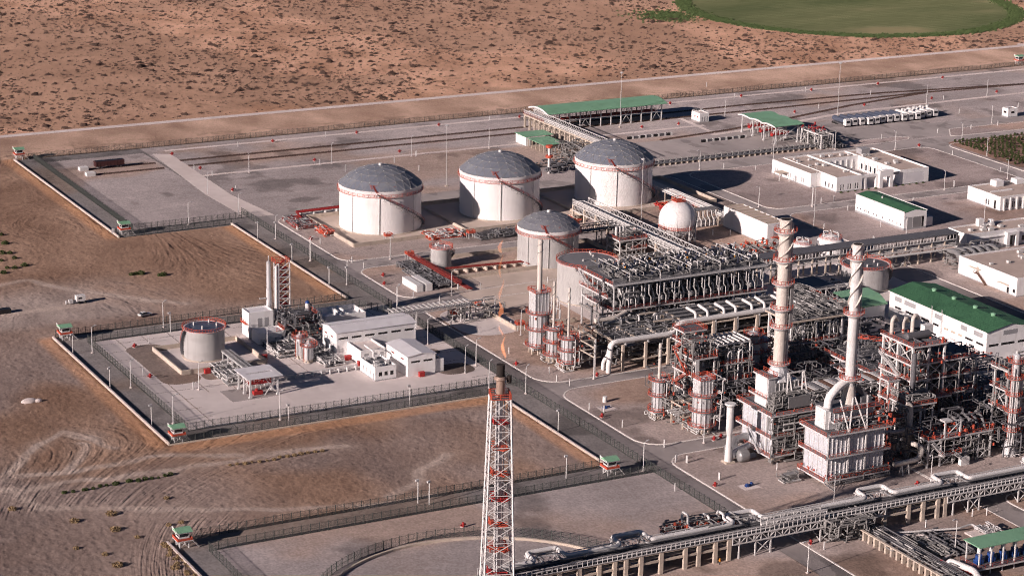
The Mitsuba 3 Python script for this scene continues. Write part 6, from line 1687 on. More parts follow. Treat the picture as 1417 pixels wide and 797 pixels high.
for x in (427, 441): xbrace(m, x, x + 2.4, 758.6, 758.6, .2, 5.4); m.bar((x, 758.6, 0), (x, 758.6, 5.4), .3); m.bar((x + 2.4, 758.6, 0), (x + 2.4, 758.6, 5.4), .3)
part(t, 'trestle', m, PIPE_SILVER, False)
pipe_set(t, 'x', 424, 450, (759.2, 760, 760.8), 5.7, (.3, .2, .35), PIPE_SILVER)
t = thing('pipe_bridge', 'long roofed pipe bridge crossing behind the tall stacks to the white office buildings', 'pipe bridge')
for x in np.arange(460, 557, 6.1):
    for y in (684.5, 690): part(t, 'post', MB().bar((x, y, 0), (x, y, 8.2), .5), CONC, False)
m = MB()
for y in (684.2, 690.3):
    for z in (6.0, 8.2, 10.4): m.bar((456, y, z), (557, y, z), .36)
    for a in np.arange(456, 556, 1.55): m.bar((a, y, 8.2), (a, y, 10.4), .2)
part(t, 'truss', m, PIPE_LIGHT, False, stuff=True)
part(t, 'roof', MB().box(456, 557.5, 683.8, 690.7, 10.5, 10.7), STEEL_DARK, False)
part(t, 'end_panel', MB().box(556.6, 557.2, 684, 690.5, 5.4, 10.5), STEEL_DARK, False)
pipe_set(t, 'x', 456, 557, np.linspace(685, 689.8, 6), 6.2, [.3, .2, .4, .2, .3, .25], PIPE_LIGHT); pipe_set(t, 'x', 500, 552, (682.6, 683.4), 4.6, [.35, .3], PIPE_LIGHT)
m = MB()
for x in (523, 531): xbrace(m, x, x + 5, 684.2, 684.2, .3, 6, .2)
part(t, 'brace', m, PIPE_LIGHT, False)
t = thing('pipe_rack', 'pipe rack with a bright white pipe, running away along the road behind the white sphere', 'pipe rack')
for y in np.linspace(764, 846, 15):
    for x in (500.4, 505): part(t, 'post', MB().bar((x, y, 0), (x, y, 4.6), .35), CONC, False)
m = MB()
for x in (500.2, 505.2):
    m.bar((x, 762, 4.6), (x, 848, 4.6), .3)
part(t, 'beam', m, STEEL, False)
pipe_set(t, 'y', 762, 850, np.linspace(500.8, 505, 7), 4.7, [.42, .2, .3, .2, .35, .2, .3], PIPE_LIGHT)
t = thing('pipe_rack', 'low pipe rack with wavy drop pipes just right of the white sphere', 'pipe rack')
m = MB()
for x in np.linspace(482, 501, 5): m.bar((x, 766, 0), (x, 766, 6.4), .35).bar((x, 770, 0), (x, 770, 6.4), .35).bar((x, 766, 6.3), (x, 770, 6.3), .3)
part(t, 'frame', m, CONC, False)
pipe_set(t, 'x', 478, 502, np.linspace(766.4, 769.6, 5), 6.4, [.3, .2, .35, .2, .25], PIPE_SILVER)
m = MB()
for x in np.linspace(484, 500, 9): m.tube([(x, 765.6, 6.4), (x, 765.2, 4.2), (x + .8, 764.6, 3), (x + .8, 764.6, .4)], .25, 6)
part(t, 'drop_pipe', m, PIPE_LIGHT)
t = thing('cooler_row', 'row of grey ducted cooling units between the plain white building and the roofed pipe bridge', 'coolers')
for k in range(6):
    x = 549 + k * 3.6
    part(t, 'unit', MB().tube([(x, 671, .3), (x, 671, 5.2), (x + 1.0, 676.5, 6.2), (x + 1, 680, 5)], 1.1, 9, 2), PIPE_SILVER)
part(t, 'pipework', clutter(50, 546, 572, 669, 683, .3, 6.8, 111, .1, .3), PIPE_GREY, stuff=True)
t = thing('pipe_tray', 'long low bed of silver pipes on the ground, leading to the wavy green truck canopy', 'pipe tray')
rng = np.random.default_rng(71)
pipe_set(t, 'x', 518, 617, np.linspace(862.2, 866.6, 8), .9, rng.uniform(.16, .34, 8), PIPE_SILVER)
m = MB(); m2 = MB()
for x in np.arange(520, 617, 3.0): m.box(x - .2, x + .2, 861.8, 867, 0, .9); m2.tube([(x, 862.6, 1.2), (x + .5, 862.6, 2.4), (x + 1.1, 865.5, 2.4), (x + 1.6, 865.5, 1.2)], .22, 6)
part(t, 'sleeper', m, CONC, False); part(t, 'loop_pipe', m2, PIPE_GREY)
t = thing('pipe_rack', 'white framed pipe rack with red valves right of the wavy green canopy', 'pipe rack')
frame(t, 617.5, 624, 860, 876, [6.9], 1, 3, .45, WHITE, True, 26)
part(t, 'pipework', clutter(50, 617, 624, 860, 877, .5, 8, 112, .12, .3), PIPE_GREY, stuff=True)
part(t, 'valve', bits(30, 617, 624, 864, 877, 7, 8.4, 113, .6), RED, False, stuff=True)
part(t, 'ground_pipework', clutter(30, 624, 630, 858, 868, .3, 2.5, 114, .2, .5), STEEL_DARK, stuff=True)
t = thing('trestle', 'beige concrete trestle carrying pipes from the rail canopy towards the right domed tank', 'pipe trestle')
m = MB()
for y in np.linspace(872, 955, 18):
    for x in (514.4, 518.6): part(t, 'post', MB().box(x - .4, x + .4, y - .4, y + .4, 0, 6.6), CONC, False)
    m.box(513.8, 519.2, y - .4, y + .4, 4.2, 4.8).box(513.8, 519.2, y - .4, y + .4, 6.4, 6.9)
for x in (514.2, 518.8): m.box(x - .25, x + .25, 872, 955, 6.0, 6.5)
part(t, 'beam', m, CONC, False)
m = MB()
for x in (514, 519):
    m.bar((x, 872, 7), (x, 955, 7), .25); m.bar((x, 872, 8.6), (x, 955, 8.6), .25)
    for a in np.arange(872, 954, 2.4): m.bar((x, a, 7), (x, a + 2.4, 8.6), .15)
part(t, 'lattice', m, PIPE_LIGHT, False, stuff=True)
pipe_set(t, 'y', 872, 957, np.linspace(514.8, 518.4, 6), 7.0, [.3, .2, .3, .2, .35, .2], PIPE_LIGHT)
m = MB(); rails(m, [(513.6, 935, 7), (513.6, 955.5, 7)], 1.2); part(t, 'handrail', m, DARKRED, False)
t = thing('valve_rack', 'tangle of grey pipes and drop legs in front of the stepped green roofs', 'pipework')
part(t, 'pipework', clutter(120, 497, 520, 872, 905, .4, 6, 121, .1, .3), PIPE_GREY, stuff=True)
part(t, 'dark_pipework', clutter(40, 480, 512, 868, 884, .3, 2.5, 122, .2, .5), STEEL_DARK, stuff=True)
t = thing('monitor_tower', 'slim white monitor tower with two orange platforms beyond the middle domed tank', 'tower')
part(t, 'pole', MB().cyl(480.7, 869.6, 0, 11.5, .55, 12), WHITE)
for z in (7.2, 11.6): part(t, 'platform', MB().cyl(480.7, 869.6, z, z + 1.0, 1.6, 14), ORANGE)
for i, (x0, x1, y) in enumerate(((546.5, 571, 914), (575, 600, 895))):
    t = thing('barrier', ['long striped barrier of dark blocks lying across the plaza behind the right domed tank', 'short row of dark blocks beside the plaza next to the wavy canopy'][i], 'barrier')
    for k in range(7):
        x = x0 + (x1 - x0) * k / 7
        part(t, 'block', MB().box(x, x + 2.2, y - .4, y + .4, 0, 1.2), BLACK if k % 2 == 0 else STEEL_DARK, False); part(t, 'spacer', MB().box(x + 2.3, x + 3.2, y - .5, y + .5, 0, 1.3), WHITE, False)

# bund walls ---------------------------------------------------------
def bund(label, pts, h, m=CONC, th=.45):
    t = thing('bund_wall', label, 'wall')
    for a, b in zip(pts[:-1], pts[1:]):
        n = max(1, round(math.dist(a, b) / 7))
        for k in range(n):
            p = np.array(a) + (np.array(b) - np.array(a)) * k / n; q = np.array(a) + (np.array(b) - np.array(a)) * (k + .985) / n
            part(t, 'wall_section', MB().bar((*p, h / 2), (*q, h / 2), th, h), m, False)
bund('low concrete bund wall enclosing the row of three white domed tanks', [(354.0, 840.5), (354.0, 793.5), (402, 795.4), (520, 796), (520, 841), (354.4, 841)], 1.7)
bund('concrete bund wall between the first and second white domed tanks', [(404.0, 840.6), (404.0, 796.2)], 1.2)
bund('concrete bund wall between the second and third white domed tanks', [(457.6, 840.6), (457.6, 796.4)], 1.2)
bund('concrete bund wall round the nearer grey domed tank and the small grey tank', [(364.2, 765), (364.2, 738), (440, 738), (440, 764), (364.6, 764.6)], 1.6)
bund('pale concrete bund wall near the bluish round pad right of the white halls', [(361, 696), (361, 674), (385, 674)], 1.7)
bund('bund wall round the single grey tank of the walled compound', [(241.6, 704), (241.6, 676.4), (270.6, 676.4), (270.6, 703.6), (242, 703.8)], 1.6)
# foam and fire water piping in the tank farm --------------------------
def manifold(name, label, x0, x1, y0, y1, z1, n, seed, cols, cat='pipework', rr=(.1, .24)):
    t = thing(name, label, cat)
    for i, c in enumerate(cols):
        part(t, 'pipework', clutter(n, x0, x1, y0, y1, .25, z1, seed + i, *rr), c, stuff=True)
        part(t, 'valve', bits(n // 2, x0, x1, y0, y1, .3, z1 * .8, seed + 20 + i, .55), c, False, stuff=True)
    return t
manifold('foam_manifold', 'red and orange pipe manifold at the foot of the left white domed tank', 385, 400, 789, 799, 2.0, 40, 201, (ORANGE, PIPE_LIGHT))
manifold('foam_manifold', 'red and orange pipe manifold at the foot of the right white domed tank', 492, 508, 787, 800, 2.0, 44, 203, (RED, ORANGE))
manifold('foam_manifold', 'pinkish pipe manifold at the foot of the middle white domed tank, beside the grey dome', 440, 452, 790, 799, 2.0, 26, 205, (ORANGE, CONC))
manifold('foam_manifold', 'dense grey and red valve group at the road corner left of the tanks', 344.5, 352.5, 826, 842, 2.0, 55, 207, (STEEL_DARK, PIPE_LIGHT, DARKRED))
manifold('foam_manifold', 'orange valve group hanging over the bund wall at the left of the first white tank', 350, 354.2, 812, 822, 2.2, 26, 210, (ORANGE, PIPE_LIGHT))
manifold('valve_skid', 'dark grey valve skids beside the pair of white containers', 357, 364, 729, 762, 2.4, 90, 212, (STEEL_DARK, PIPE_SILVER))
manifold('valve_skid', 'dark valve group between the middle white tank and the grey sided dome tank', 403, 440, 782, 790, 2.2, 60, 215, (STEEL_DARK, PIPE_SILVER))
t = thing('red_pipe_run', 'dark red pipes on white posts just left of the first white tank', 'pipe')
for k in range(4): part(t, 'pipe', MB().tube([(350, 836 + k * .7, 2.2), (352, 844 + k * .7, 2.2), (376, 845 + k * .7, 2.2)], .3, 7), DARKRED if k % 2 else RED)
for x in np.arange(354, 377, 5): part(t, 'post', MB().box(x - .2, x + .2, 843.6, 848, 0, 1.9), WHITE, False)
t = thing('red_pipe_run', 'red fire pipe from the small grey tank towards the grey sided dome tank', 'pipe')
for k in range(3): part(t, 'pipe', MB().tube([(371, 749 - k * .8, 1.6), (402, 746 - k * .8, 1.6), (402, 741, 1.6)], .2, 7), DARKRED)
for x in np.arange(374, 402, 4): part(t, 'post', MB().box(x - .25, x + .25, 744, 748, 0, 1.3), CONC, False)
t = thing('red_pipe_run', 'red topped walkway and pipes along the small grey tank, running down to the road', 'walkway')
m = MB().box(364.6, 366.4, 726, 768, 2.3, 2.5); rails(m, [(364.6, 726, 2.5), (364.6, 768, 2.5)], .9); rails(m, [(366.4, 726, 2.5), (366.4, 768, 2.5)], .9); part(t, 'gallery', m, DARKRED, False)
for k in range(3): part(t, 'pipe', MB().tube([(367 + k * .8, 722, 1.2), (367 + k * .8, 764, 1.2)], .26, 7), DARKRED)
for y in np.arange(727, 768, 4): part(t, 'post', MB().box(365.2, 365.7, y - .2, y + .2, 0, 2.3), STEEL, False)
for i, (x, y, lab) in enumerate([(366.1, 769.4, 'at the far end of the red topped walkway'), (401.2, 787.5, 'in front of the middle white domed tank'), (369.8, 796.4, 'at the near bund corner of the left white domed tank'), (347.6, 694, 'beside the bluish round pad'), (362.4, 673.6, 'at the near end of the pale bund wall by the road'), (360.6, 700.2, 'over the pipe bridge end by the bluish pad')]):
    t = thing('hatch_platform', 'small orange stepover platform ' + lab, 'platform')
    part(t, 'deck', MB().box(x - 1.4, x + 1.4, y - 1.1, y + 1.1, 2.3, 2.5), ORANGE, False)
    m = MB(); rails(m, rect_pts(x - 1.4, x + 1.4, y - 1.1, y + 1.1, 2.5), .9, True, w=.14, step=1.3); part(t, 'handrail', m, ORANGE, False)
    m = MB()
    for sx in (-1.3, 1.3):
        for sy in (-1, 1): m.box(x + sx - .1, x + sx + .1, y + sy - .1, y + sy + .1, 0, 2.3)
    part(t, 'leg', m, STEEL, False)
    part(t, 'stair', MB().bar((x + 1.4, y, 2.4), (x + 3.4, y, .1), .9, .15), STEEL, False)
t = thing('pipe_bridge', 'narrow lattice pipe bridge crossing the road from the largest white hall', 'pipe bridge')
m = MB()
for y in (690.6, 693.4):
    for z in (5.4, 7.0): m.bar((322.4, y, z), (352.5, y, z), .26)
    for a in np.arange(322.4, 352, 1.9): m.bar((a, y, 5.4), (a + 1.9, y, 7.0), .14)
for a in np.arange(322.4, 352.5, 1.9): m.bar((a, 689.4, 7.1), (a, 694.6, 7.1), .22)
part(t, 'lattice', m, PIPE_LIGHT, False)
pipe_set(t, 'x', 322, 353, (691.2, 692, 692.8), 5.6, (.3, .2, .3), PIPE_LIGHT)
for x, y in ((348.4, 690.6), (351.4, 690.6), (348.4, 693.4), (351.4, 693.4), (331.4, 690.6), (331.4, 693.4), (358, 692), (361.5, 690.5)): part(t, 'post', MB().bar((x, y, 0), (x, y, 6), .4), PIPE_LIGHT, False)
part(t, 'end_pipework', clutter(30, 346, 364, 688, 696, .4, 6, 221, .12, .3), PIPE_GREY, stuff=True)

# compound equipment ---------------------------------------------------
t = thing('lattice_column', 'tall red lattice tower strapped to two slim white columns, standing in the walled compound', 'tower')
X0, X1, Y0, Y1 = 287.4, 291.4, 706.4, 710.2
for x in (X0, X1):
    for y in (Y0, Y1): part(t, 'leg', MB().bar((x, y, 0), (x, y, 24), .36), WHITE, False)
m, r_, m3 = MB(), MB(), MB()
for k in range(9):
    z = 1.6 + k * 2.5
    m.bar((X0, Y0, z), (X1, Y0, z), .22); m.bar((X0, Y0, z), (X0, Y1, z), .22); m.bar((X1, Y0, z), (X1, Y1, z), .22); m.bar((X0, Y1, z), (X1, Y1, z), .22)
    m.bar((X0, Y0, z), (X1, Y0, z + 2.5), .2); m.bar((X0, Y1, z), (X0, Y0, z + 2.5), .2)
    m3.bar((X0 + .4, Y1 - .4, z), (X1 - .4, Y1 - .4, z + 2.5), .9, .3); m3.bar((X0 + .4, Y0 + 1.6, z + 2.3), (X1 - .4, Y0 + 1.6, z + .2), .8, .3)
    part(t, 'landing', MB().box(X0 + .2, X1 - .2, Y0 + .2, Y1 - .2, z, z + .14), DARKRED, False)
part(t, 'bracing', m, WHITE, False); part(t, 'stair', m3, RED, False)
rails(r_, rect_pts(X0 - 1, X1, Y0, Y1, 24.1), 1.2, True, w=.16); part(t, 'top_rail', r_, ORANGE, False)
t = thing('distillation_column', 'tall white column with stepped foot, leftmost of the pair beside the red lattice tower', 'column')
part(t, 'shell', MB().cyl(284.6, 708.4, 5, 24.3, .75, 16).dome(284.6, 708.4, 24.3, .75, .5, 16, 3).cyl(284.6, 708.4, 9, 15, .95, 16), CLAD); part(t, 'foot', MB().cyl(284.6, 708.4, 0, 5, 1.3, 16), CLAD)
part(t, 'vent', MB().cyl(284.6, 708.4, 24.6, 26.6, .16, 8), PIPE_LIGHT); part(t, 'arm', MB().bar((281, 708, 12), (284, 708, 12), .3), PIPE_LIGHT, False)
t = thing('distillation_column', 'slim white column between the stepped column and the red lattice tower', 'column')
part(t, 'shell', MB().cyl(286.6, 706.6, 1, 23, .5, 14).dome(286.6, 706.6, 23, .5, .3, 14, 3), WHITE); part(t, 'foot', MB().cyl(287.6, 703.6, 0, 7.5, .8, 14), CLAD)
t = thing('reactor_skid', 'dark cluttered equipment frame with a blue drum, in front of the red lattice tower', 'steel structure')
frame(t, 286, 297, 697, 705, [4.0, 7.5], 2, 1, .35, STEEL_DARK, False)
deck(t, 286, 297, 696.6, 705, 4.1, STEEL_DARK, sides='s'); deck(t, 290, 297.6, 697, 705, 7.5, STEEL_DARK, sides='se')
part(t, 'drum', MB().cyl(296.4, 703, 7.5, 10, .8, 12), WHITE); part(t, 'blue_drum', MB().dome(296.4, 703, 10, .85, .9, 12, 3), BLUE)
part(t, 'pipework', clutter(70, 285, 298, 695, 706, .4, 9, 231, .12, .32), STEEL_DARK, stuff=True); part(t, 'light_pipework', clutter(50, 284, 298, 690, 706, .4, 6, 232, .1, .25), PIPE_GREY, stuff=True)
part(t, 'valve', bits(26, 285, 298, 690, 705, .4, 8, 233, .5), ORANGE, False, stuff=True)
vessel('right and shorter one of the two upright vessels beside the largest white hall', 283.6, 672.0, 0, 5.8, 1.6, CLAD, [(5.8, 0, 360)], seed=8, pipes=2)
vessel('left and taller one of the two upright vessels beside the largest white hall', 282.6, 677.0, 0, 7.6, 1.3, CLAD, [(7.4, 0, 360)], seed=9, pipes=2)
manifold('pipework', 'tangle of grey pipes and pumps between the white upright vessels and the tall white house', 276, 292, 679, 694, 2.4, 90, 241, (PIPE_LIGHT, STEEL_DARK))
manifold('pipework', 'tangle of grey pipes between the single grey tank and the white canopy', 251, 262, 660, 676, 3.0, 70, 244, (PIPE_LIGHT, PIPE_SILVER))
manifold('pipework', 'grey pipes lying right of the two white upright vessels, in front of the largest hall', 286, 293, 664, 678, 1.8, 40, 247, (STEEL_DARK, PIPE_LIGHT))
t = thing('pipe_rack', 'short pipe rack stepping down from the single grey tank to the white canopy', 'pipe rack')
for y in np.linspace(657.5, 679, 6):
    for x in (256.6, 259.6): part(t, 'post', MB().bar((x, y, 0), (x, y, 5.0), .35), STEEL, False)
pipe_set(t, 'y', 656, 680, np.linspace(256.7, 259.5, 5), 5.0, [.25, .2, .3, .2, .25], PIPE_SILVER)
part(t, 'beam', MB().bar((256.6, 657, 4.9), (256.6, 680, 4.9), .25).bar((259.6, 657, 4.9), (259.6, 680, 4.9), .25), STEEL, False)
t = thing('pipe_rail', 'low grey pipe run on short posts between the white canopy and the halls', 'pipe')
for z in (.9, 1.6): part(t, 'pipe', MB().tube([(263, 657.6, z), (295, 658.6, z)], .22, 7), PIPE_LIGHT)
for x in np.arange(264, 295, 3): part(t, 'post', MB().box(x - .15, x + .15, 657.4, 658.8, 0, 1.5), STEEL, False)
for x, y, lab in ((271.5, 680.5, 'beside the bund right of the single grey tank'), (296, 668.5, 'at the black doorway of the largest white hall'), (310.6, 643.2, 'in front of the smaller gabled hall'), (249.6, 674.8, 'on the bund wall left of the single grey tank'), (262, 668, 'beside the pipes behind the white canopy'), (297.4, 661.6, 'beside the low link block')):
    t = thing('fire_cabinet', 'small bright red fire cabinet ' + lab, 'cabinet')
    part(t, 'body', MB().box(x - .9, x + .9, y - .6, y + .6, .1, 1.5), RED, False); part(t, 'lid', MB().box(x - 1, x + 1, y - .7, y + .7, 1.5, 1.65), RED, False)
lone('tank_shed', MB().box(263, 266, 716, 719, 0, 2.6).box(262.8, 266.2, 715.8, 719.2, 2.6, 2.8), WHITE, 'tiny white shed behind the single grey tank by the fence', 'shed', smooth=False)

# ------------------------------------------------------------------ foreground pipe bridge
t = thing('pipe_bridge', 'long foreground pipe bridge on pale concrete columns, with white pipe loops on top', 'pipe bridge')
cx = [262, 267.7, 273.4, 279.1, 283.7, 287, 291.5, 297.5, 304.8, 308.9, 314.0, 318.2, 368.2, 370.7 + 5.4, 381, 386, 388.5]
for x in cx:
    for y in (474.1, 480.4): part(t, 'concrete_column', MB().box(x - .55, x + .55, y - .4, y + .4, 0, 6.0), CONC, False)
m = MB()
for x in cx: m.box(x - .4, x + .4, 474, 480.5, 5.1, 5.7)
for y in (474.1, 480.4):
    for a, b in ((250, 319), (367, 389)):
        m.box(a, b, y - .2, y + .2, 3.4, 4.0).box(a, b, y - .22, y + .22, 5.7, 6.2)
part(t, 'beam', m, CONC, False)
m = MB()
for y in (473.7, 480.8):
    for z in (6.3, 7.9): m.bar((248, y, z), (440, y, z), .2)
    for a in np.arange(248, 440, 1.45): m.bar((a, y, 6.3), (a, y, 7.9), .16)
part(t, 'side_rail', m, PIPE_LIGHT, False, stuff=True)
part(t, 'floor', MB().box(248, 440, 473.8, 480.7, 6.05, 6.2), STEEL_DARK, False)
# steel trusses: over the road and at the right end
def truss(x0, x1, y, z0, z1, n):
    q = MB().bar((x0, y, z0), (x1, y, z0), .32).bar((x0, y, z1), (x1, y, z1), .32)
    xs = np.linspace(x0, x1, n + 1)
    for k in range(n):
        q.bar((xs[k], y, z0), (xs[k], y, z1), .22)
        q.bar((xs[k], y, z0 if k % 2 else z1), (xs[k + 1], y, z1 if k % 2 else z0), .2)
    return q.bar((x1, y, z0), (x1, y, z1), .22)
for y in (473.6, 480.9):
    part(t, 'truss', truss(319, 368, y, 4.3, 6.2, 22), PIPE_LIGHT, False)
    part(t, 'truss', truss(389, 440, y, 4.3, 6.2, 24), PIPE_LIGHT, False)
m = MB()
for x in (321.2, 326.3, 331.1, 347, 352.3, 391.2, 396.4, 400.2, 414, 419, 430, 435):
    for y in (473.8, 480.6): m.bar((x, y, 0), (x, y, 6.2), .34)
for a, b in ((326.3, 331.1), (347, 352.3), (396.4, 400.2), (414, 419), (430, 435)):
    for y in (473.8, 480.6): xbrace(m, a, b, y, y, .4, 4.2, .2)
for x in (331.1, 347, 396.4, 414): xbrace(m, x, x, 473.8, 480.6, .4, 4.2, .2)
part(t, 'steel_trestle', m, PIPE_LIGHT, False, stuff=True)
rng = np.random.default_rng(91)
pipe_set(t, 'x', 248, 440, np.linspace(474.6, 479.6, 6), 6.25, rng.uniform(.1, .24, 6), STEEL_DARK); pipe_set(t, 'x', 248, 440, (475.1, 477.0, 478.6), 6.3, (.2, .12, .16), PIPE_LIGHT)
pipe_set(t, 'x', 248, 440, np.linspace(474.8, 479.8, 8), 4.3, rng.uniform(.12, .3, 8), PIPE_SILVER)
for (a, b) in ((330, 349),):
    for y in (474.2, 477.2): part(t, 'truss', truss(a, b, y, 7.4, 9.0, 9), PIPE_LIGHT, False)
    part(t, 'crossing_pipe', MB().tube([(a - 1, 475.6, 7.6), (b + 1, 475.6, 7.6)], .4, 8), PIPE_LIGHT)
L = [(248, 479.3, 7.6)]
def loop(xc, w=4.4, d=5.2, m_=None): return [(xc - w, 479.3, 7.6), (xc - w, 479.3 + d, 7.9), (xc + w, 479.3 + d, 7.9), (xc + w, 479.3, 7.6)]
for xc in (268, 293, 327.6, 370.2, 396, 428): L += loop(xc)
L.append((446, 479.3, 7.6))
part(t, 'loop_pipe', MB().tube(L, .62, 12, 1.4), WHITE, label='thick white pipe with square expansion loops')
L = [(248, 477.9, 7.4)]
for xc in (268, 293, 327.6, 370.2, 396, 428):
    L += [(xc - 2.6, 477.9, 7.4), (xc - 2.6, 477.9 + 4.8, 7.6), (xc + 2.6, 477.9 + 4.8, 7.6), (xc + 2.6, 477.9, 7.4)]
L.append((446, 477.9, 7.4))
part(t, 'loop_pipe', MB().tube(L, .3, 8, .8), PIPE_SILVER)
m = MB()
for xc in (268, 293, 327.6, 370.2, 396, 428):
    for dx in (-4.4, -2.6, -1, 1, 2.6, 4.4): m.bar((xc + dx, 480.9, 7.0), (xc + dx, 485, 7.0), .25)
    m.bar((xc - 4.6, 484.9, 7.0), (xc + 4.6, 484.9, 7.0), .3); m.bar((xc - 4.2, 484.6, 0), (xc - 4.2, 484.6, 7), .3); m.bar((xc + 4.2, 484.6, 0), (xc + 4.2, 484.6, 7), .3)
part(t, 'loop_support', m, STEEL, False, stuff=True)
t = thing('valve_platform', 'red railed valve platform with white bent pipes on the foreground bridge, left of the road', 'platform')
m = MB().box(305, 326, 481.2, 487, 5.6, 5.8); rails(m, rect_pts(305, 326, 481.2, 487, 5.8), 1.2, True, w=.14); part(t, 'gallery', m, DARKRED, False)
for x in (306, 312, 319, 325): part(t, 'leg', MB().bar((x, 486.6, 0), (x, 486.6, 5.7), .3), CONC, False)
for x in (311, 317.5, 322): part(t, 'bent_pipe', MB().tube([(x, 479.6, 7.6), (x, 483, 7.8), (x, 483, 10.6 if x < 315 else 9), (x, 486, 10.6 if x < 315 else 9), (x, 486, 6)], .36, 9, 1), WHITE)
part(t, 'valve', bits(60, 305, 326, 481.5, 487, 5.9, 7.6, 251, .6), ORANGE, False, stuff=True); part(t, 'pipework', clutter(40, 304, 327, 479, 487, 5.9, 8.6, 252, .12, .3), PIPE_GREY, stuff=True)
t = thing('valve_station', 'dark valve station and ladders under the foreground bridge beside the road', 'pipework')
part(t, 'pipework', clutter(90, 348, 362, 470, 482, .4, 6.5, 253, .1, .26), PIPE_GREY, stuff=True)
t = thing('pipe_sleeperway', 'low run of parallel silver pipes branching off the foreground bridge to the bottom right', 'pipe rack')
for y in np.arange(472, 418, -2.45): part(t, 'post', MB().box(357.9, 358.9, y - .35, y + .35, 0, 2.6), CONC, False)
m = MB().box(357.9, 358.6, 418, 473, 2.6, 2.9)
for y in np.arange(472, 418, -2.45): m.box(358.6, 366, y - .2, y + .2, 1.6, 2.0)
part(t, 'beam', m, CONC, False)
rng = np.random.default_rng(93)
pipe_set(t, 'y', 418, 474, np.linspace(359.0, 365.8, 9), 2.0, rng.uniform(.1, .24, 9), STEEL_DARK); pipe_set(t, 'y', 418, 474, (359.6, 361.2, 363.4, 365), 2.1, (.13, .1, .16, .1), PIPE_LIGHT)
part(t, 'pipework', clutter(50, 358, 366, 420, 474, 2.0, 3.2, 254, .1, .2, (1, 3), .1, .1), PIPE_GREY, stuff=True)
t = thing('manifold_bed', 'rectangular beige pipe loop on the ground right of the low pipe run', 'pipework')
part(t, 'pipe', MB().tube([(368, 467, .8), (374, 464, .8), (374.5, 451, .8), (369, 449, .8)], .45, 9, 1), PATH)
part(t, 'pipework', clutter(60, 369, 374, 450, 465, .3, 1.6, 255, .12, .28), PIPE_GREY, stuff=True); part(t, 'dark_pipework', clutter(30, 374, 380, 449, 466, .3, 1.4, 256, .15, .3), STEEL_DARK, stuff=True)
part(t, 'far_pipe', MB().tube([(368, 468, 1.2), (385, 463, 1.4), (390, 464, 1.4), (391, 460, .4)], .3, 8, 1), PIPE_LIGHT)
t = thing('skid_pad', 'pale square pad carrying a grey cage skid, right of the beige pipe loop', 'skid')
part(t, 'pad', MB().box(386, 394, 452, 462, .1, .5), PATH, False); part(t, 'cage', clutter(30, 389, 394, 456, 462, .6, 2.2, 257, .08, .16), STEEL, stuff=True)
t = thing('pump_canopy', 'light green flat canopy over a row of blue pumps at the bottom right corner', 'canopy')
part(t, 'roof', MB().box(370.3, 420, 436.6, 443.4, 8.0, 8.25), GREENL, False)
m = MB()
for x in np.arange(371, 420, 3.9):
    for y in (437.4, 442.6): part(t, 'column', MB().bar((x, y, 0), (x, y, 8), .3), WHITE, False)
part(t, 'beam', MB().bar((370.5, 437.4, 7.8), (420, 437.4, 7.8), .3).bar((370.5, 442.6, 7.8), (420, 442.6, 7.8), .3).bar((371, 437.4, 7.8), (371, 442.6, 7.8), .3), WHITE, False)
deck(t, 370, 420, 436.4, 443.6, 2.2, STEEL_DARK, True, DARKRED, sides='ws', edge=PIPE_LIGHT)
for k, x in enumerate(np.arange(373, 418, 3.9)):
    q = thing('pump', 'blue pump with a white elbow under the green canopy at the bottom right', 'pump', 'blue pumps under the green canopy')
    part(q, 'motor', MB().cyl(x, 440, 2.3, 4.6, .95, 14).box(x - 1.0, x + 1.0, 439.2, 440.9, 2.3, 3.4), BLUE)
    part(q, 'elbow', MB().tube([(x + 1.2, 441.4, 3), (x + 1.2, 441.4, 5.8), (x + 2.4, 441.4, 6.2)], .6, 10, 1), WHITE)
t = thing('manifold_pipe', 'thick white pipe with red railings in front of the green canopy with blue pumps', 'pipe')
part(t, 'pipe', MB().tube([(366.6, 444, .4), (366.6, 444, 2.6), (368.4, 436, 2.6), (366, 430, 2.4)], .85, 12, 1.4), WHITE)
m = MB(); rails(m, [(365.6, 446, 1.2), (368.2, 434, 1.2), (367, 428, 1.2)], 1.1, w=.16); part(t, 'handrail', m, RED, False)

# ------------------------------------------------------------------ flare
t = thing('flare_tower', 'tall red and white lattice flare tower with a blackened tip, in the foreground', 'flare tower')
CX, CY = 250.0, 474.0
ROT = math.radians(62 + 45 + 8)
def corner(k, z):
    w = 4.55 - (4.55 - 2.75) * z / 55.0
    a = ROT + k * math.pi / 2
    return np.array([CX + w * math.sqrt(2) * math.cos(a) * .86, CY + w * math.sqrt(2) * math.sin(a) * .86, z])
for k in range(4): part(t, 'leg', MB().bar(corner(k, 0), corner(k, 55), .36), WHITE, False)
zs = np.linspace(2, 55, 14)
m = MB()
for a, b in zip(zs[:-1], zs[1:]):
    for k in range(4):
        m.bar(corner(k, a), corner(k + 1, a), .17); m.bar(corner(k, a), corner(k + 1, b), .15); m.bar(corner(k + 1, a), corner(k, b), .15)
part(t, 'bracing', m, PIPE_LIGHT, False, stuff=True)
for i, z in enumerate(np.linspace(9, 48.5, 7)):
    q = [corner(k, z) * .62 + np.array([CX, CY, z]) * .38 for k in range(4)]
    m = MB().bar(q[0], q[2], 2.6, .16)
    rails(m, q[1:] + q[:1] if i % 2 else q[:3], 1.2, w=.2)
    part(t, 'landing', m, ORANGE if i % 3 else RED, False)
m = MB()
for k in range(4):
    q0, q1 = corner(k, 55), corner(k + 1, 55)
    rails(m, [q0 * 1.0, q1 * 1.0], 1.3, w=.18)
part(t, 'top_rail', m, ORANGE, False)
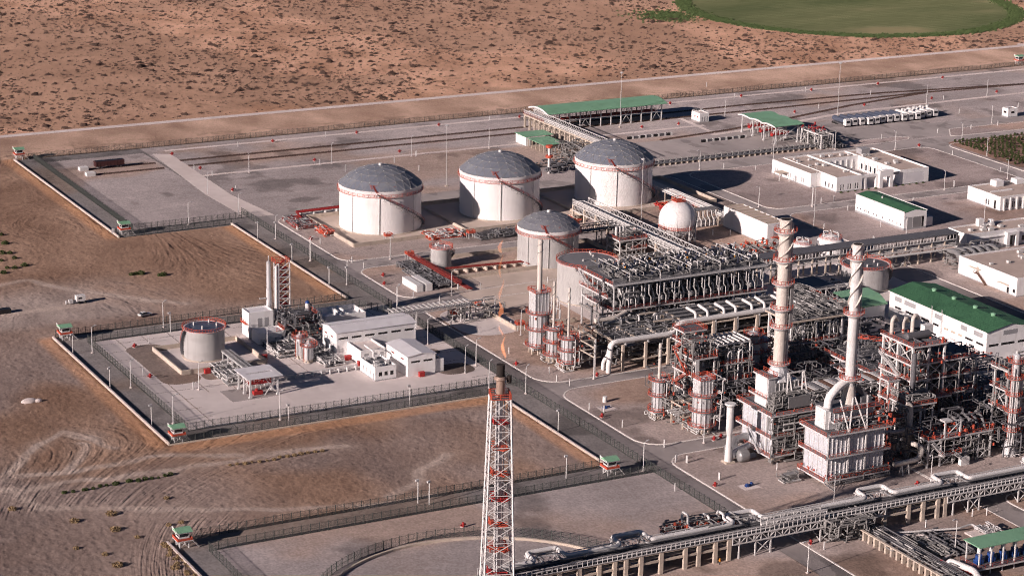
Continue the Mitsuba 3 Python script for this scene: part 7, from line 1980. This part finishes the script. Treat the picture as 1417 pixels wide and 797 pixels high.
part(t, 'top_deck', MB().cyl(CX, CY, 54.8, 55, 3.0, 4, a0=ROT), GRATING, False)
part(t, 'riser', MB().cyl(CX, CY, 0, 56, .72, 16), CLAD); part(t, 'pilot_line', MB().cyl(CX + 1.0, CY - .4, 0, 58.5, .18, 8).cyl(CX - .6, CY + .9, 0, 57, .16, 8).cyl(CX + .9, CY + 1.2, 0, 56, .22, 8), PIPE_LIGHT)
part(t, 'seal_drum', MB().cyl(CX, CY, 54.6, 55.8, .9, 18, r1=1.05).cyl(CX, CY, 55.8, 59.2, 1.05, 18), COPPER)
part(t, 'wind_shield', MB().cyl(CX, CY, 59.2, 59.6, 1.1, 18, r1=1.7).cyl(CX, CY, 59.6, 60.3, 1.7, 18, r1=1.25), COPPER)
part(t, 'burner_pot', MB().cyl(CX + 1.9, CY - .9, 58.6, 60.4, .55, 10), SOOT)
part(t, 'tip', MB().cyl(CX, CY, 60.3, 63.2, 1.02, 18), SOOT, label='soot black flare tip')
part(t, 'ladder', MB().bar((CX - 1.2, CY - 1, 0), (CX - 1.2, CY - 1, 55), .35), STEEL, False)
part(t, 'base_box', MB().box(CX - 9, CX - 5.4, CY - 1, CY + 1.4, 0, 3), CONC, False)
# flame: thin luminous wisps rising over the tip
scene['mat_flame'] = {'type': 'blendbsdf', 'weight': mikit.proc(lambda p, n, uv: mi.Float(0.05) + 0.0 * p.x), 'a': {'type': 'null'}, 'b': {'type': 'diffuse', 'reflectance': {'type': 'rgb', 'value': [.5, .2, .1]}}}
t = thing('flame', 'thin ragged orange flame rising over the blackened tip of the flare tower', 'flame')
frng = np.random.default_rng(4)
for (z0, h, w, gain) in ((64.6, 4.2, .55, .026), (65.6, 5.0, .45, .02), (70.6, 2.8, .4, .018), (75.0, 4.2, .7, .022), (79.6, 5.0, .4, .012), (85, 6, .4, .010), (91, 3.2, .7, .016)):
    n, k = 7, 12
    ox, oy = frng.uniform(-.9, .9), frng.uniform(-.5, .5)
    v = []
    for i in range(k):
        f = i / (k - 1)
        rr = w * (math.sin(math.pi * f ** .7) * .9 + .04) * frng.uniform(.6, 1.1)
        for j in range(n):
            a = 2 * math.pi * j / n
            v.append((CX + ox + rr * math.cos(a) + .5 * math.sin(f * 4 + z0), CY + oy + rr * math.sin(a) * .8, z0 + h * f))
    f = []
    for i in range(k - 1):
        for j in range(n):
            a, b = i * n + j, i * n + (j + 1) % n
            f += [(a, b, b + n), (a, b + n, a + n)]
    mm = MB().add(v, f)
    kk = part(t, 'wisp', mm, 'mat_flame')
    scene[kk]['emitter'] = {'type': 'area', 'radiance': {'type': 'rgb', 'value': [gain * 4.2, gain * 1.3, gain * .5]}}

# ------------------------------------------------------------------ lamps, posts, hydrants
LAMP = [('pole', MB().cyl(0, 0, 0, 8.4, .15, 8, r1=.1).ply(WHITE)), ('base', MB().box(-.35, .35, -.35, .35, 0, .35).ply(PATH, False)), ('arm', MB().tube([(0, 0, 8.2), (0, 0, 8.9), (1.5, 0, 9.1)], .09, 6, .5).ply(WHITE)), ('lamp_head', MB().box(1.3, 2.3, -.2, .2, 9.0, 9.2).ply(STEEL, False))]
MARK = [('', MB().box(-.13, .13, -.13, .13, 0, 2.4).ply(WHITE, False))]
CAMP = [('pole', MB().cyl(0, 0, 0, 7.0, .16, 8).ply(PIPE_LIGHT)), ('camera_box', MB().box(-.8, .2, -.25, .25, 6.6, 7.1).ply(STEEL, False))]
HYD = [('body', MB().cyl(0, 0, 0, 1.2, .4, 10).dome(0, 0, 1.2, .42, .35, 10, 3).ply(RED)), ('outlet', MB().tube([(-.9, 0, .8), (.9, 0, .8)], .22, 7).ply(RED)), ('plinth', MB().box(-.6, .6, -.5, .5, 0, .2).ply(PATH, False))]
MAST = [('pole', MB().cyl(0, 0, 0, 27, .14, 8, r1=.08).ply(PIPE_LIGHT)), ('base', MB().box(-.5, .5, -.5, .5, 0, .5).ply(CONC, False)), ('lamp_ring', MB().cyl(0, 0, 26.2, 26.6, .8, 8).ply(STEEL))]
GROUPS = [
 ('street_lamp', LAMP, 'white street lamp with a single bent arm in the rail yard or its footpaths', 'street lamp', 'street lamps of the rail yard', 35,
  [(362.1, 922.3), (401.6, 924.0), (332.2, 893.5), (439.8, 922.8), (478.8, 922.8), (615.0, 937.2), (726.5, 924.0), (764.8, 924.1)]),
 ('street_lamp', LAMP, 'white street lamp with a single bent arm among the white offices and truck roads', 'street lamp', 'street lamps among the offices', 200,
  [(545.0, 848.8), (582.9, 847.5), (623.5, 857.3), (649.4, 846.6), (727.5, 873.9), (689.4, 848.6), (679.9, 818.4), (556.8, 715.3), (621.7, 774.6), (659.9, 779.4), (604.4, 726.1), (532.2, 782.7), (553.8, 775.4), (557.8, 716.4), (553.2, 774.2)]),
 ('street_lamp', LAMP, 'white one armed street lamp beside the long access road or the walled compounds', 'street lamp', 'street lamps along the compounds and the access road', 20,
  [(308.3, 851.3), (331.5, 856.5), (331.5, 817.5), (331.6, 783.0), (253.6, 727.3), (223.0, 710.2), (222.9, 671.4), (241.5, 660.7), (274.8, 685.9), (360.0, 773.2), (334.4, 712.5), (327.0, 672.6), (324.7, 640.2), (331.4, 645.6), (324.8, 623.5), (360.1, 668.5), (333.0, 614.2), (223.5, 634.3), (253.8, 623.8), (331.3, 539.3), (331.4, 783.1), (331.2, 748.5), (359.7, 772.8), (359.8, 720.8), (333.6, 711.3)]),
 ('street_lamp', LAMP, 'white one armed street lamp on the pads near the foreground pipe bridge', 'street lamp', 'street lamps near the foreground pipe bridge', 190,
  [(332.1, 458.0), (366.2, 494.6), (401.0, 496.3), (376.5, 453.9), (359.9, 552.1), (359.7, 617.7)]),
 ('camera_post', CAMP, 'straight white camera post without an arm beside the fences', 'post', 'camera posts along the fences', 0,
  [(325.0, 819.7), (325.1, 785.2), (324.9, 750.2), (216.9, 711.6), (216.8, 673.4), (253.9, 721.1), (331.0, 748.2), (216.8, 634.6), (254.1, 617.7), (294.6, 618.5), (325.4, 579.2), (262.2, 544.7), (264.6, 542.5), (308.6, 544.0), (331.6, 817.5), (324.8, 784.8), (324.9, 750.2)]),
 ('marker_post', MARK, 'short white marker post in the rail yard', 'post', 'marker posts in the rail yard', 0,
  [(376.2, 971.5), (420.4, 974.2), (342.6, 937.3), (345.8, 923.7), (345.5, 895.5), (396.0, 924.0), (402.6, 911.1), (441.5, 922.1), (505.8, 974.9), (645.1, 974.8), (687.4, 973.5), (669.1, 935.7), (713.0, 952.6), (740.1, 927.9), (727.1, 898.5), (764.0, 898.5), (646.8, 1004.1), (401.2, 908.3), (427.7, 914.9), (431.0, 896.5), (442.4, 923.2)]),
 ('marker_post', MARK, 'short white marker post on the ground between offices, roads and pads', 'post', 'marker posts between offices and pads', 0,
  [(556.1, 846.5), (567.3, 838.1), (656.6, 866.7), (689.5, 866.8), (709.3, 866.9), (726.7, 868.3), (666.9, 826.7), (665.5, 791.1), (630.7, 779.4), (596.2, 762.7), (629.1, 777.3), (543.0, 717.4), (554.6, 715.2), (559.5, 735.5), (496.9, 749.6), (490.5, 752.5), (536.6, 742.2), (567.1, 778.5), (543.5, 718.7), (346.3, 540.0), (366.9, 523.7), (347.4, 524.3), (379.0, 469.8), (395.6, 470.7), (399.8, 469.7), (344.9, 468.9), (347.3, 553.9), (346.4, 539.7), (343.5, 541.5), (347.4, 523.9), (559.9, 777.5), (566.0, 777.0), (563.0, 762.8), (565.6, 817.0), (568.3, 813.4), (351.8, 714.4), (372.7, 723.4), (342.6, 686.6), (398.7, 720.3), (361.4, 678.1), (344.2, 542.1), (344.8, 574.2), (346.4, 588.1), (343.4, 592.0), (331.5, 522.2), (347.4, 554.2), (230.4, 681.5), (240.1, 661.9), (243.1, 712.3), (349.3, 628.6), (347.0, 652.2), (349.3, 615.1), (347.3, 620.0), (344.5, 803.9), (344.8, 774.6), (346.0, 723.7), (350.9, 712.6), (345.5, 765.7)]),
 ('fire_hydrant', HYD, 'small red fire monitor in the rail yard or beside its paths', 'fire monitor', 'red fire monitors of the rail yard', 0,
  [(393.8, 973.1), (343.4, 967.3), (345.3, 937.1), (396.6, 931.3), (344.0, 895.2), (436.1, 974.2), (478.6, 974.3), (438.0, 931.4), (522.2, 975.0), (565.0, 931.9), (606.0, 973.3), (584.9, 931.0), (648.8, 974.5), (690.9, 973.4), (732.5, 972.9), (774.5, 972.8), (652.1, 931.7), (693.8, 931.5), (735.4, 931.3), (777.2, 931.5)]),
 ('fire_hydrant', HYD, 'small red fire monitor on the pads between the process units, tanks and offices', 'fire monitor', 'red fire monitors among the process units', 0,
  [(343.4, 640.3), (343.6, 520.3), (343.8, 473.5), (396.4, 496.5), (361.8, 619.4), (347.6, 752.8), (343.3, 742.6), (265.7, 523.9), (343.6, 584.5), (231.6, 678.2), (237.4, 710.0), (663.5, 847.1), (366.8, 553.5), (363.8, 552.6), (343.3, 810.3)]),
 ('light_mast', MAST, 'very tall thin light mast', 'light mast', 'tall light masts', 0, [(429.6, 866.8), (556.2, 937.4), (667.0, 916.7), (474.2, 780.3), (533.9, 745.5)]),
]
for name, proto, lab, cat, grp, rot, pts in GROUPS:
    for i, (x, y) in enumerate(pts):
        place(name, proto, x, y, 0.0, rot + (i * 37) % 25, lab, cat, grp)
# ------------------------------------------------------------------ vehicles
def truck(x, y, white, i):
    lab = ('tanker truck with a long blue grey tank, parked in the row beside the truck yard' if not white else 'white tanker truck parked at the right end of the row beside the truck yard')
    t = thing('tanker_truck', lab, 'truck', 'blue grey tanker trucks in the row' if not white else 'white tanker trucks in the row')
    r = np.random.default_rng(i + 50)
    y = y + r.uniform(-.8, .8); c = WHITE
    k = part(t, 'cab', MB().box(x - 1.35, x + 1.35, y - 6.2, y - 3.9, .8, 3.3).box(x - 1.3, x + 1.3, y - 6, y - 4.2, 3.3, 3.9), c, False)
    part(k, 'windscreen', MB().box(x - 1.05, x + 1.05, y - 6.25, y - 6.2, 2.1, 3.2), GLASS, False)
    part(t, 'chassis', MB().box(x - .9, x + .9, y - 5.8, y + 6, .6, 1.0), STEEL_DARK, False)
    part(t, 'tank', MB().drum((x, y - 3.2, 2.6), (x, y + 5.6, 2.6), 1.25, 14), WHITE if white else BLUEGREY)
    part(t, 'tank_end', MB().drum((x, y - 3.5, 2.6), (x, y - 3.3, 2.6), 1.2, 14), WHITE)
    if white: part(t, 'manlid', MB().cyl(x, y + 1, 3.9, 4.9, .8, 10), WHITE)
    for yy in (y - 5, y + 2.6, y + 4.1, y + 5.4): part(t, 'wheel', MB().drum((x - 1.15, yy, .5), (x + 1.15, yy, .5), .5, 10), TYRE)
for i in range(14): truck(657.2 + i * 4.1, 899.8 + (i > 10) * 2, i > 8, i)
t = thing('rail_wagon', 'dark red open rail wagon standing alone on the stub track', 'rail wagon')
part(t, 'body', MB().box(304, 317, 954.4, 957.4, 1.2, 3.4), WAGON, False); part(t, 'interior', MB().box(304.3, 316.7, 954.7, 957.1, 3.4, 3.42), BLACK, False)
for k in range(9): part(t, 'rib', MB().box(304.4 + k * 1.5, 304.6 + k * 1.5, 954.25, 954.4, 1.2, 3.4), WAGON, False)
for x in (305.5, 307, 314, 315.5): part(t, 'wheel', MB().drum((x, 954.8, .65), (x, 957, .65), .45, 10), STEEL_DARK)
for i, (x, y) in enumerate(((299.5, 955.5), (299.2, 945.0))):
    t = thing('buffer_stop', ['white buffer stop block behind the dark red wagon', 'white buffer stop block on the empty nearer stub track'][i], 'buffer stop')
    part(t, 'block', MB().box(x - 2.6, x + 1.2, y - 1.6, y + 1.6, 0, 1.6), WHITE, False); part(t, 'buffer', MB().box(x + 1.2, x + 1.7, y - 1, y + 1, .7, 1.4), STEEL_DARK, False)
def car(name, lab, cat, x, y, rot, L, W, H1, H2, col):
    t = thing(name, lab, cat)
    tw = T().translate([x, y, 0]).rotate([0, 0, 1], rot)
    def pp(n, m, c):
        k = key_of(t + '__' + n); scene[k] = {**m.ply(c, False), 'to_world': tw}
    v = np.array([(-L / 2, -W / 2, .5), (L / 2, -W / 2, .5), (L / 2, W / 2, .5), (-L / 2, W / 2, .5), (-L / 2, -W / 2, H1), (L / 2, -W / 2, H1 * .9), (L / 2, W / 2, H1 * .9), (-L / 2, W / 2, H1)])
    hull = trimesh.convex.convex_hull(v)
    pp('body', MB().mesh(hull), col)
    c = np.array([(-L * .38, -W * .46, H1), (L * .18, -W * .46, H1), (L * .18, W * .46, H1), (-L * .38, W * .46, H1), (-L * .3, -W * .4, H2), (L * .04, -W * .4, H2), (L * .04, W * .4, H2), (-L * .3, W * .4, H2)])
    pp('cabin', MB().mesh(trimesh.convex.convex_hull(c)), GLASS); pp('roof', MB().box(-L * .29, L * .03, -W * .39, W * .39, H2, H2 + .06), col)
    for sx in (-.3, .32):
        for sy in (-1, 1): pp('wheel', MB().drum((sx * L, sy * W * .42, .36), (sx * L, sy * W * .5, .36), .36, 10), TYRE)
car('car', 'white car parked on the dirt just above the compound fence', 'car', 252.2, 742.2, 12, 4.6, 1.9, 1.0, 1.55, WHITE)
t = thing('site_trailer', 'white box trailer standing alone on the brown waste ground at the left', 'trailer')
part(t, 'body', MB().box(235.4, 238.6, 765.6, 767.8, .8, 2.8), WHITE, False); part(t, 'frame', MB().box(234.2, 238.8, 765.8, 767.6, .5, .8), STEEL_DARK, False)
for x in (236.2, 238.4): part(t, 'wheel', MB().drum((x, 765.4, .5), (x, 766, .5), .5, 10), TYRE)
part(t, 'gear', MB().box(232.8, 234.2, 766, 767.4, .3, 1.5).cyl(232, 767, .2, 1.2, .4, 8), STEEL, False); part(t, 'window', MB().box(236, 237.4, 765.56, 765.6, 1.7, 2.3), GLASS, False)
lone('rubble_pile', MB().mesh(trimesh.creation.icosphere(2, 1).apply_scale([2.6, 1.7, 1.0]).apply_translation([190.4, 672, .1])).mesh(trimesh.creation.icosphere(1, 1).apply_scale([1.2, .9, .8]).apply_translation([193, 671, .2])), PATH, 'small pale pile of rubble alone on the brown slope at the left', 'rubble pile', smooth=False)
lone('equipment_box', MB().box(205.6, 211.6, 764.4, 767, 0, 1.6), BLACK, 'dark low container cut by the left edge of the picture', 'container', smooth=False)
lone('blue_valve', MB().box(351.2, 352, 515.6, 516.4, .15, 1.1).cyl(353.2, 516.4, .15, 1.2, .4, 8).tube([(350.8, 516, .6), (354, 516.6, .6)], .25, 7), BLUE, 'blue valve pair on a pale square by the road left of the nearest furnace', 'valve')
lone('valve_pad', MB().box(349.6, 355, 514, 518, .1, .2), PATH, 'pale square pad under the blue valve pair', 'pad', smooth=False)
lone('blue_valve', MB().box(348.2, 349, 590.6, 591.4, .15, 1.0).tube([(347.6, 591, .6), (350.4, 591.6, .6)], .22, 7), BLUE, 'small blue valve on the grey square of the empty pad below the small furnaces', 'valve')
lone('valve_pad', MB().box(346.4, 351.6, 588.6, 593.4, .1, .2), PATH, 'grey square pad under the small blue valve below the small furnaces', 'pad', smooth=False)
lone('drum_barrel', MB().cyl(351.5, 596.5, .1, 2.0, .7, 12), WHITE, 'small white upright drum near the grey square pad below the small furnaces', 'drum')
for (x, y), lab in (((265.7, 523.9), 'red valve on the gravel lot'), ):
    pass
# worker under the foreground bridge
t = thing('person', 'person in an orange high visibility jacket standing between the columns of the foreground pipe bridge', 'person')
px0, py0 = 314.6, 472.6
def limb(pts, radii):
    import manifold3d as m3
    s = [m3.Manifold.sphere(r_, 12).translate([float(c) for c in p]) for p, r_ in zip(pts, radii)]
    out = None
    for a, b in zip(s[:-1], s[1:]):
        hh_ = m3.Manifold.batch_hull([a, b]); out = hh_ if out is None else out + hh_
    return out
def fig(parts):
    out = None
    for q in parts: out = q if out is None else out + q
    mm = out.to_mesh(); return trimesh.Trimesh(mm.vert_properties[:, :3], mm.tri_verts, process=True)
P = lambda dx, dy, z: (px0 + dx, py0 + dy, z)
body = fig([limb([P(-.11, 0, .95), P(-.13, -.04, .5), P(-.13, 0, .08)], [.11, .075, .055]), limb([P(.11, 0, .95), P(.15, .05, .5), P(.16, .02, .08)], [.11, .075, .055]), limb([P(-.13, 0, .06), P(-.14, -.2, .05)], [.055, .045]), limb([P(.16, .02, .06), P(.17, -.18, .05)], [.055, .045]),
            limb([P(0, 0, .98), P(0, 0, 1.2), P(0, 0, 1.42)], [.16, .16, .15]), limb([P(0, 0, 1.42), P(0, 0, 1.6)], [.07, .06]), limb([P(0, -.01, 1.66), P(0, -.03, 1.72)], [.1, .095]), limb([P(0, -.12, 1.67), P(0, -.135, 1.66)], [.02, .018]),
            limb([P(-.19, 0, 1.42), P(-.27, -.02, 1.13), P(-.25, -.17, .93)], [.07, .05, .04]), limb([P(.19, 0, 1.42), P(.28, .03, 1.13), P(.27, -.08, .88)], [.07, .05, .04]), limb([P(-.25, -.17, .93), P(-.24, -.27, .88)], [.045, .03]), limb([P(.27, -.08, .88), P(.27, -.11, .78)], [.045, .03])])
part(t, 'body', MB().mesh(body), SKIN)
part(t, 'jacket', MB().mesh(fig([limb([P(0, 0, .95), P(0, 0, 1.2), P(0, 0, 1.43)], [.19, .185, .175]), limb([P(-.19, 0, 1.42), P(-.27, -.02, 1.13), P(-.25, -.15, .96)], [.09, .072, .06]), limb([P(.19, 0, 1.42), P(.28, .03, 1.13), P(.27, -.07, .92)], [.09, .072, .06])])), HIVIS)
part(t, 'trousers', MB().mesh(fig([limb([P(-.11, 0, .94), P(-.13, -.04, .5), P(-.13, 0, .12)], [.13, .095, .08]), limb([P(.11, 0, .94), P(.15, .05, .5), P(.16, .02, .12)], [.13, .095, .08])])), NAVY)
part(t, 'helmet', MB().dome(px0, py0 - .02, 1.72, .135, .13, 14, 4).cyl(px0, py0 - .03, 1.71, 1.73, .16, 14), HIVIS)

# ------------------------------------------------------------------ vegetation
BANKSOIL = surf('mat_orchard_soil', gravel((0.26, 0.165, 0.13), (0.36, 0.24, 0.19)), 0.95, spec=0.1)
def leafclump(n, r, seed, flat=.8, leaf=.16):
    rg = np.random.default_rng(seed)
    m = MB()
    d = rg.normal(size=(n, 3)); d /= np.linalg.norm(d, axis=1, keepdims=True)
    rad = r * rg.uniform(.35, 1.0, n) ** .6
    c = d * rad[:, None] * [1, 1, flat]
    a = rg.normal(size=(n, 3)); b = rg.normal(size=(n, 3))
    a /= np.linalg.norm(a, axis=1, keepdims=True); b = np.cross(a, b); b /= np.linalg.norm(b, axis=1, keepdims=True)
    s = leaf * rg.uniform(.6, 1.4, (n, 1))
    v = np.stack([c - a * s, c - b * s * .6, c + a * s, c + b * s * .6], 1).reshape(-1, 3)
    i = np.arange(n) * 4
    return m.add(v, np.vstack([np.stack([i, i + 1, i + 2], 1), np.stack([i, i + 2, i + 3], 1)]))
TREES = []
for k in range(4):
    cr = leafclump(260, 1.15, k, 1.15, .24); v, f = cr.arrays()
    tr = MB().cyl(0, 0, -.1, 1.3, .1, 6, r1=.06).bar((0, 0, .8), (.4, .1, 1.5), .06).bar((0, 0, .9), (-.3, .3, 1.6), .06)
    TREES.append([('trunk', tr.ply(BARK)), ('crown', MB().add(v + [0, 0, 1.6], f).ply(LEAF, False))])
vrng = np.random.default_rng(21)
cnt = 0
for j in range(17):
    for i in range(22):
        x, y = 681.5 + i * 2.35, 846.5 - j * 2.9
        if y < 846 - (x - 681) * 1.9 + 0 and x < 686 + (846 - y) * .16: pass
        if x + (846 - y) * .05 < 683 or cnt >= 270 or vrng.random() < .12: continue
        q = proj_ok = (x - 681.5) * .9 + (846 - y) * 1.0
        if q > 62: continue
        place('orchard_tree', TREES[cnt % 4], x + vrng.uniform(-.5, .5), y + vrng.uniform(-.5, .5), .13, vrng.uniform(0, 360), 'small round dark green tree planted in the rows of the orchard at the right edge', 'tree', 'young trees of the orchard', vrng.uniform(.4, .68)); cnt += 1
sheet('orchard_soil', rrect(679.5, 760, 792, 849, 5), 0.2, BANKSOIL)
SHR = [[('', leafclump(240, .9, 30 + k, .7, .17).ply(LEAF, False))] for k in range(3)]
DRY = [[('', leafclump(240, .9, 40 + k, .6, .15).ply(DRYBUSH, False))] for k in range(3)]
def shrubs(pts, proto, lab, grp, s0, s1):
    for i, (x, y) in enumerate(pts):
        place('shrub', proto[i % 3], x, y, .3, vrng.uniform(0, 360), lab, 'shrub', grp, vrng.uniform(s0, s1))
shrubs([(x + vrng.uniform(-.8, .8), y + vrng.uniform(-.6, .6)) for x, y in [(176 + k * 1.9, 593.4 + .02 * k) for k in range(18)]], SHR, 'green shrub in the thin row along the ditch below the compound', 'green shrubs in the row along the ditch', .45, 1.1)
shrubs([(226 + k * 2.2, 593.6 + vrng.uniform(-.8, .8)) for k in range(14)], DRY, 'low dry bush in the thin row right of the green shrubs along the ditch', 'dry bushes in the row along the ditch', .5, 1.0)
shrubs([(167.7, 553.9), (173.2, 546.8), (183.6, 572.8), (173.0, 572.0), (180.9, 561.6), (184.5, 554.2), (194.9, 558.7), (198.5, 559.0), (173.8, 538.5), (186.5, 530.7), (160.5, 587.6), (201.0, 577.5)], DRY, 'dry yellowish bush on the grey dirt at the bottom left', 'dry bushes at the bottom left', .8, 1.8)
shrubs([(264.5, 792.5), (266.2, 792.8), (268.2, 792.4), (273.6, 787.4), (275, 787.6)], SHR, 'green bush alone on the brown waste ground left of the domed tanks', 'green bushes on the waste ground', 1.0, 1.7)
shrubs([(237.0, 865.7), (234.8, 852.9), (232.6, 838.7), (232.3, 831.3), (232.8, 820.1), (226.9, 830.1), (226.1, 819.5), (223.1, 813.7), (228.6, 818.4), (230.1, 839.8)], SHR, 'dark bush in the dusty corner at the left edge', 'dark bushes at the left edge', 1.0, 1.7)
shrubs([(191 + vrng.uniform(-3.2, -.4), y) for y in np.arange(524, 547, 1.5)], DRY, 'dry weed along the outside of the low wall by the lowest watchtower', 'dry weeds along the low wall', .6, 1.1)
shrubs([(x, 788.6) for x in np.arange(578, 624, 3.6) if not 597 < x < 606], SHR, 'tiny clipped shrub in the bed in front of the courtyard office', 'clipped shrubs in front of the courtyard office', .5, .8)
# scrub of the far desert: one mass of tufts
rg = np.random.default_rng(77)
n = 76000
x = rg.uniform(150, 1500, n); y = 1037 + rg.uniform(0, 1, n) ** 1.0 * 520
dens = meshkit.fbm(np.stack([x * .02, y * .012, x * 0], -1), 3, 4)
keep = (dens + rg.uniform(-.22, .22, n) > .35) & (np.hypot(x - FC[0], y - FC[1]) > 112) & (x > 230 + (y - 1037) * .0)
x, y = x[keep], y[keep]
n = len(x)
z = terrain(x, y)
s = .28 + rg.gamma(1.2, .26, n)
nb = 4
ang = np.arange(nb) * 2 * np.pi / nb
base = np.stack([np.cos(ang), np.sin(ang), np.zeros(nb)], 1); mid = np.stack([.8 * np.cos(ang + .5), .8 * np.sin(ang + .5), np.full(nb, .55)], 1)
tv = np.vstack([base, mid, [[0.1, 0, .85]]])
tf = []
for k in range(nb):
    j = (k + 1) % nb
    tf += [(k, j, nb + k), (j, nb + j, nb + k), (nb + k, nb + j, 2 * nb)]
tf = np.array(tf)
jit = rg.uniform(.7, 1.3, (n, len(tv), 1))
V = tv[None] * jit * s[:, None, None] * np.array([1.15, 1.0, .85]) + np.stack([x, y, z - .08], -1)[:, None]
Fc = (tf[None] + (np.arange(n) * len(tv))[:, None, None]).reshape(-1, 3)
scene['desert_scrub'] = mikit.ply((V.reshape(-1, 3), Fc), SCRUB)
labels['desert_scrub'] = {'kind': 'stuff', 'label': 'dark scrub tufts scattered over the orange desert', 'category': 'scrub'}
# green rim of the irrigated field
rg = np.random.default_rng(78)
n = 14000
a = rg.uniform(0, 2 * np.pi, n); r_ = 103 + rg.normal(0, 2.4, n)
x, y = FC[0] + r_ * np.cos(a), FC[1] + r_ * np.sin(a)
x2 = FC[0] - 124 + rg.normal(0, 9, 900); y2 = FC[1] + 12 + rg.normal(0, 10, 900)
x, y = np.concatenate([x, x2]), np.concatenate([y, y2]); n = len(x)
s = rg.uniform(.3, .85, n)
V = tv[None] * rg.uniform(.7, 1.3, (n, len(tv), 1)) * s[:, None, None] * [1.1, 1.1, 1.3] + np.stack([x, y, terrain(x, y)], -1)[:, None]
Fc = (tf[None] + (np.arange(n) * len(tv))[:, None, None]).reshape(-1, 3)
scene['field_hedge'] = mikit.ply((V.reshape(-1, 3), Fc), LEAF_BRIGHT)
labels['field_hedge'] = {'kind': 'stuff', 'label': 'bright green rim of bushes around the irrigated field', 'category': 'hedge'}
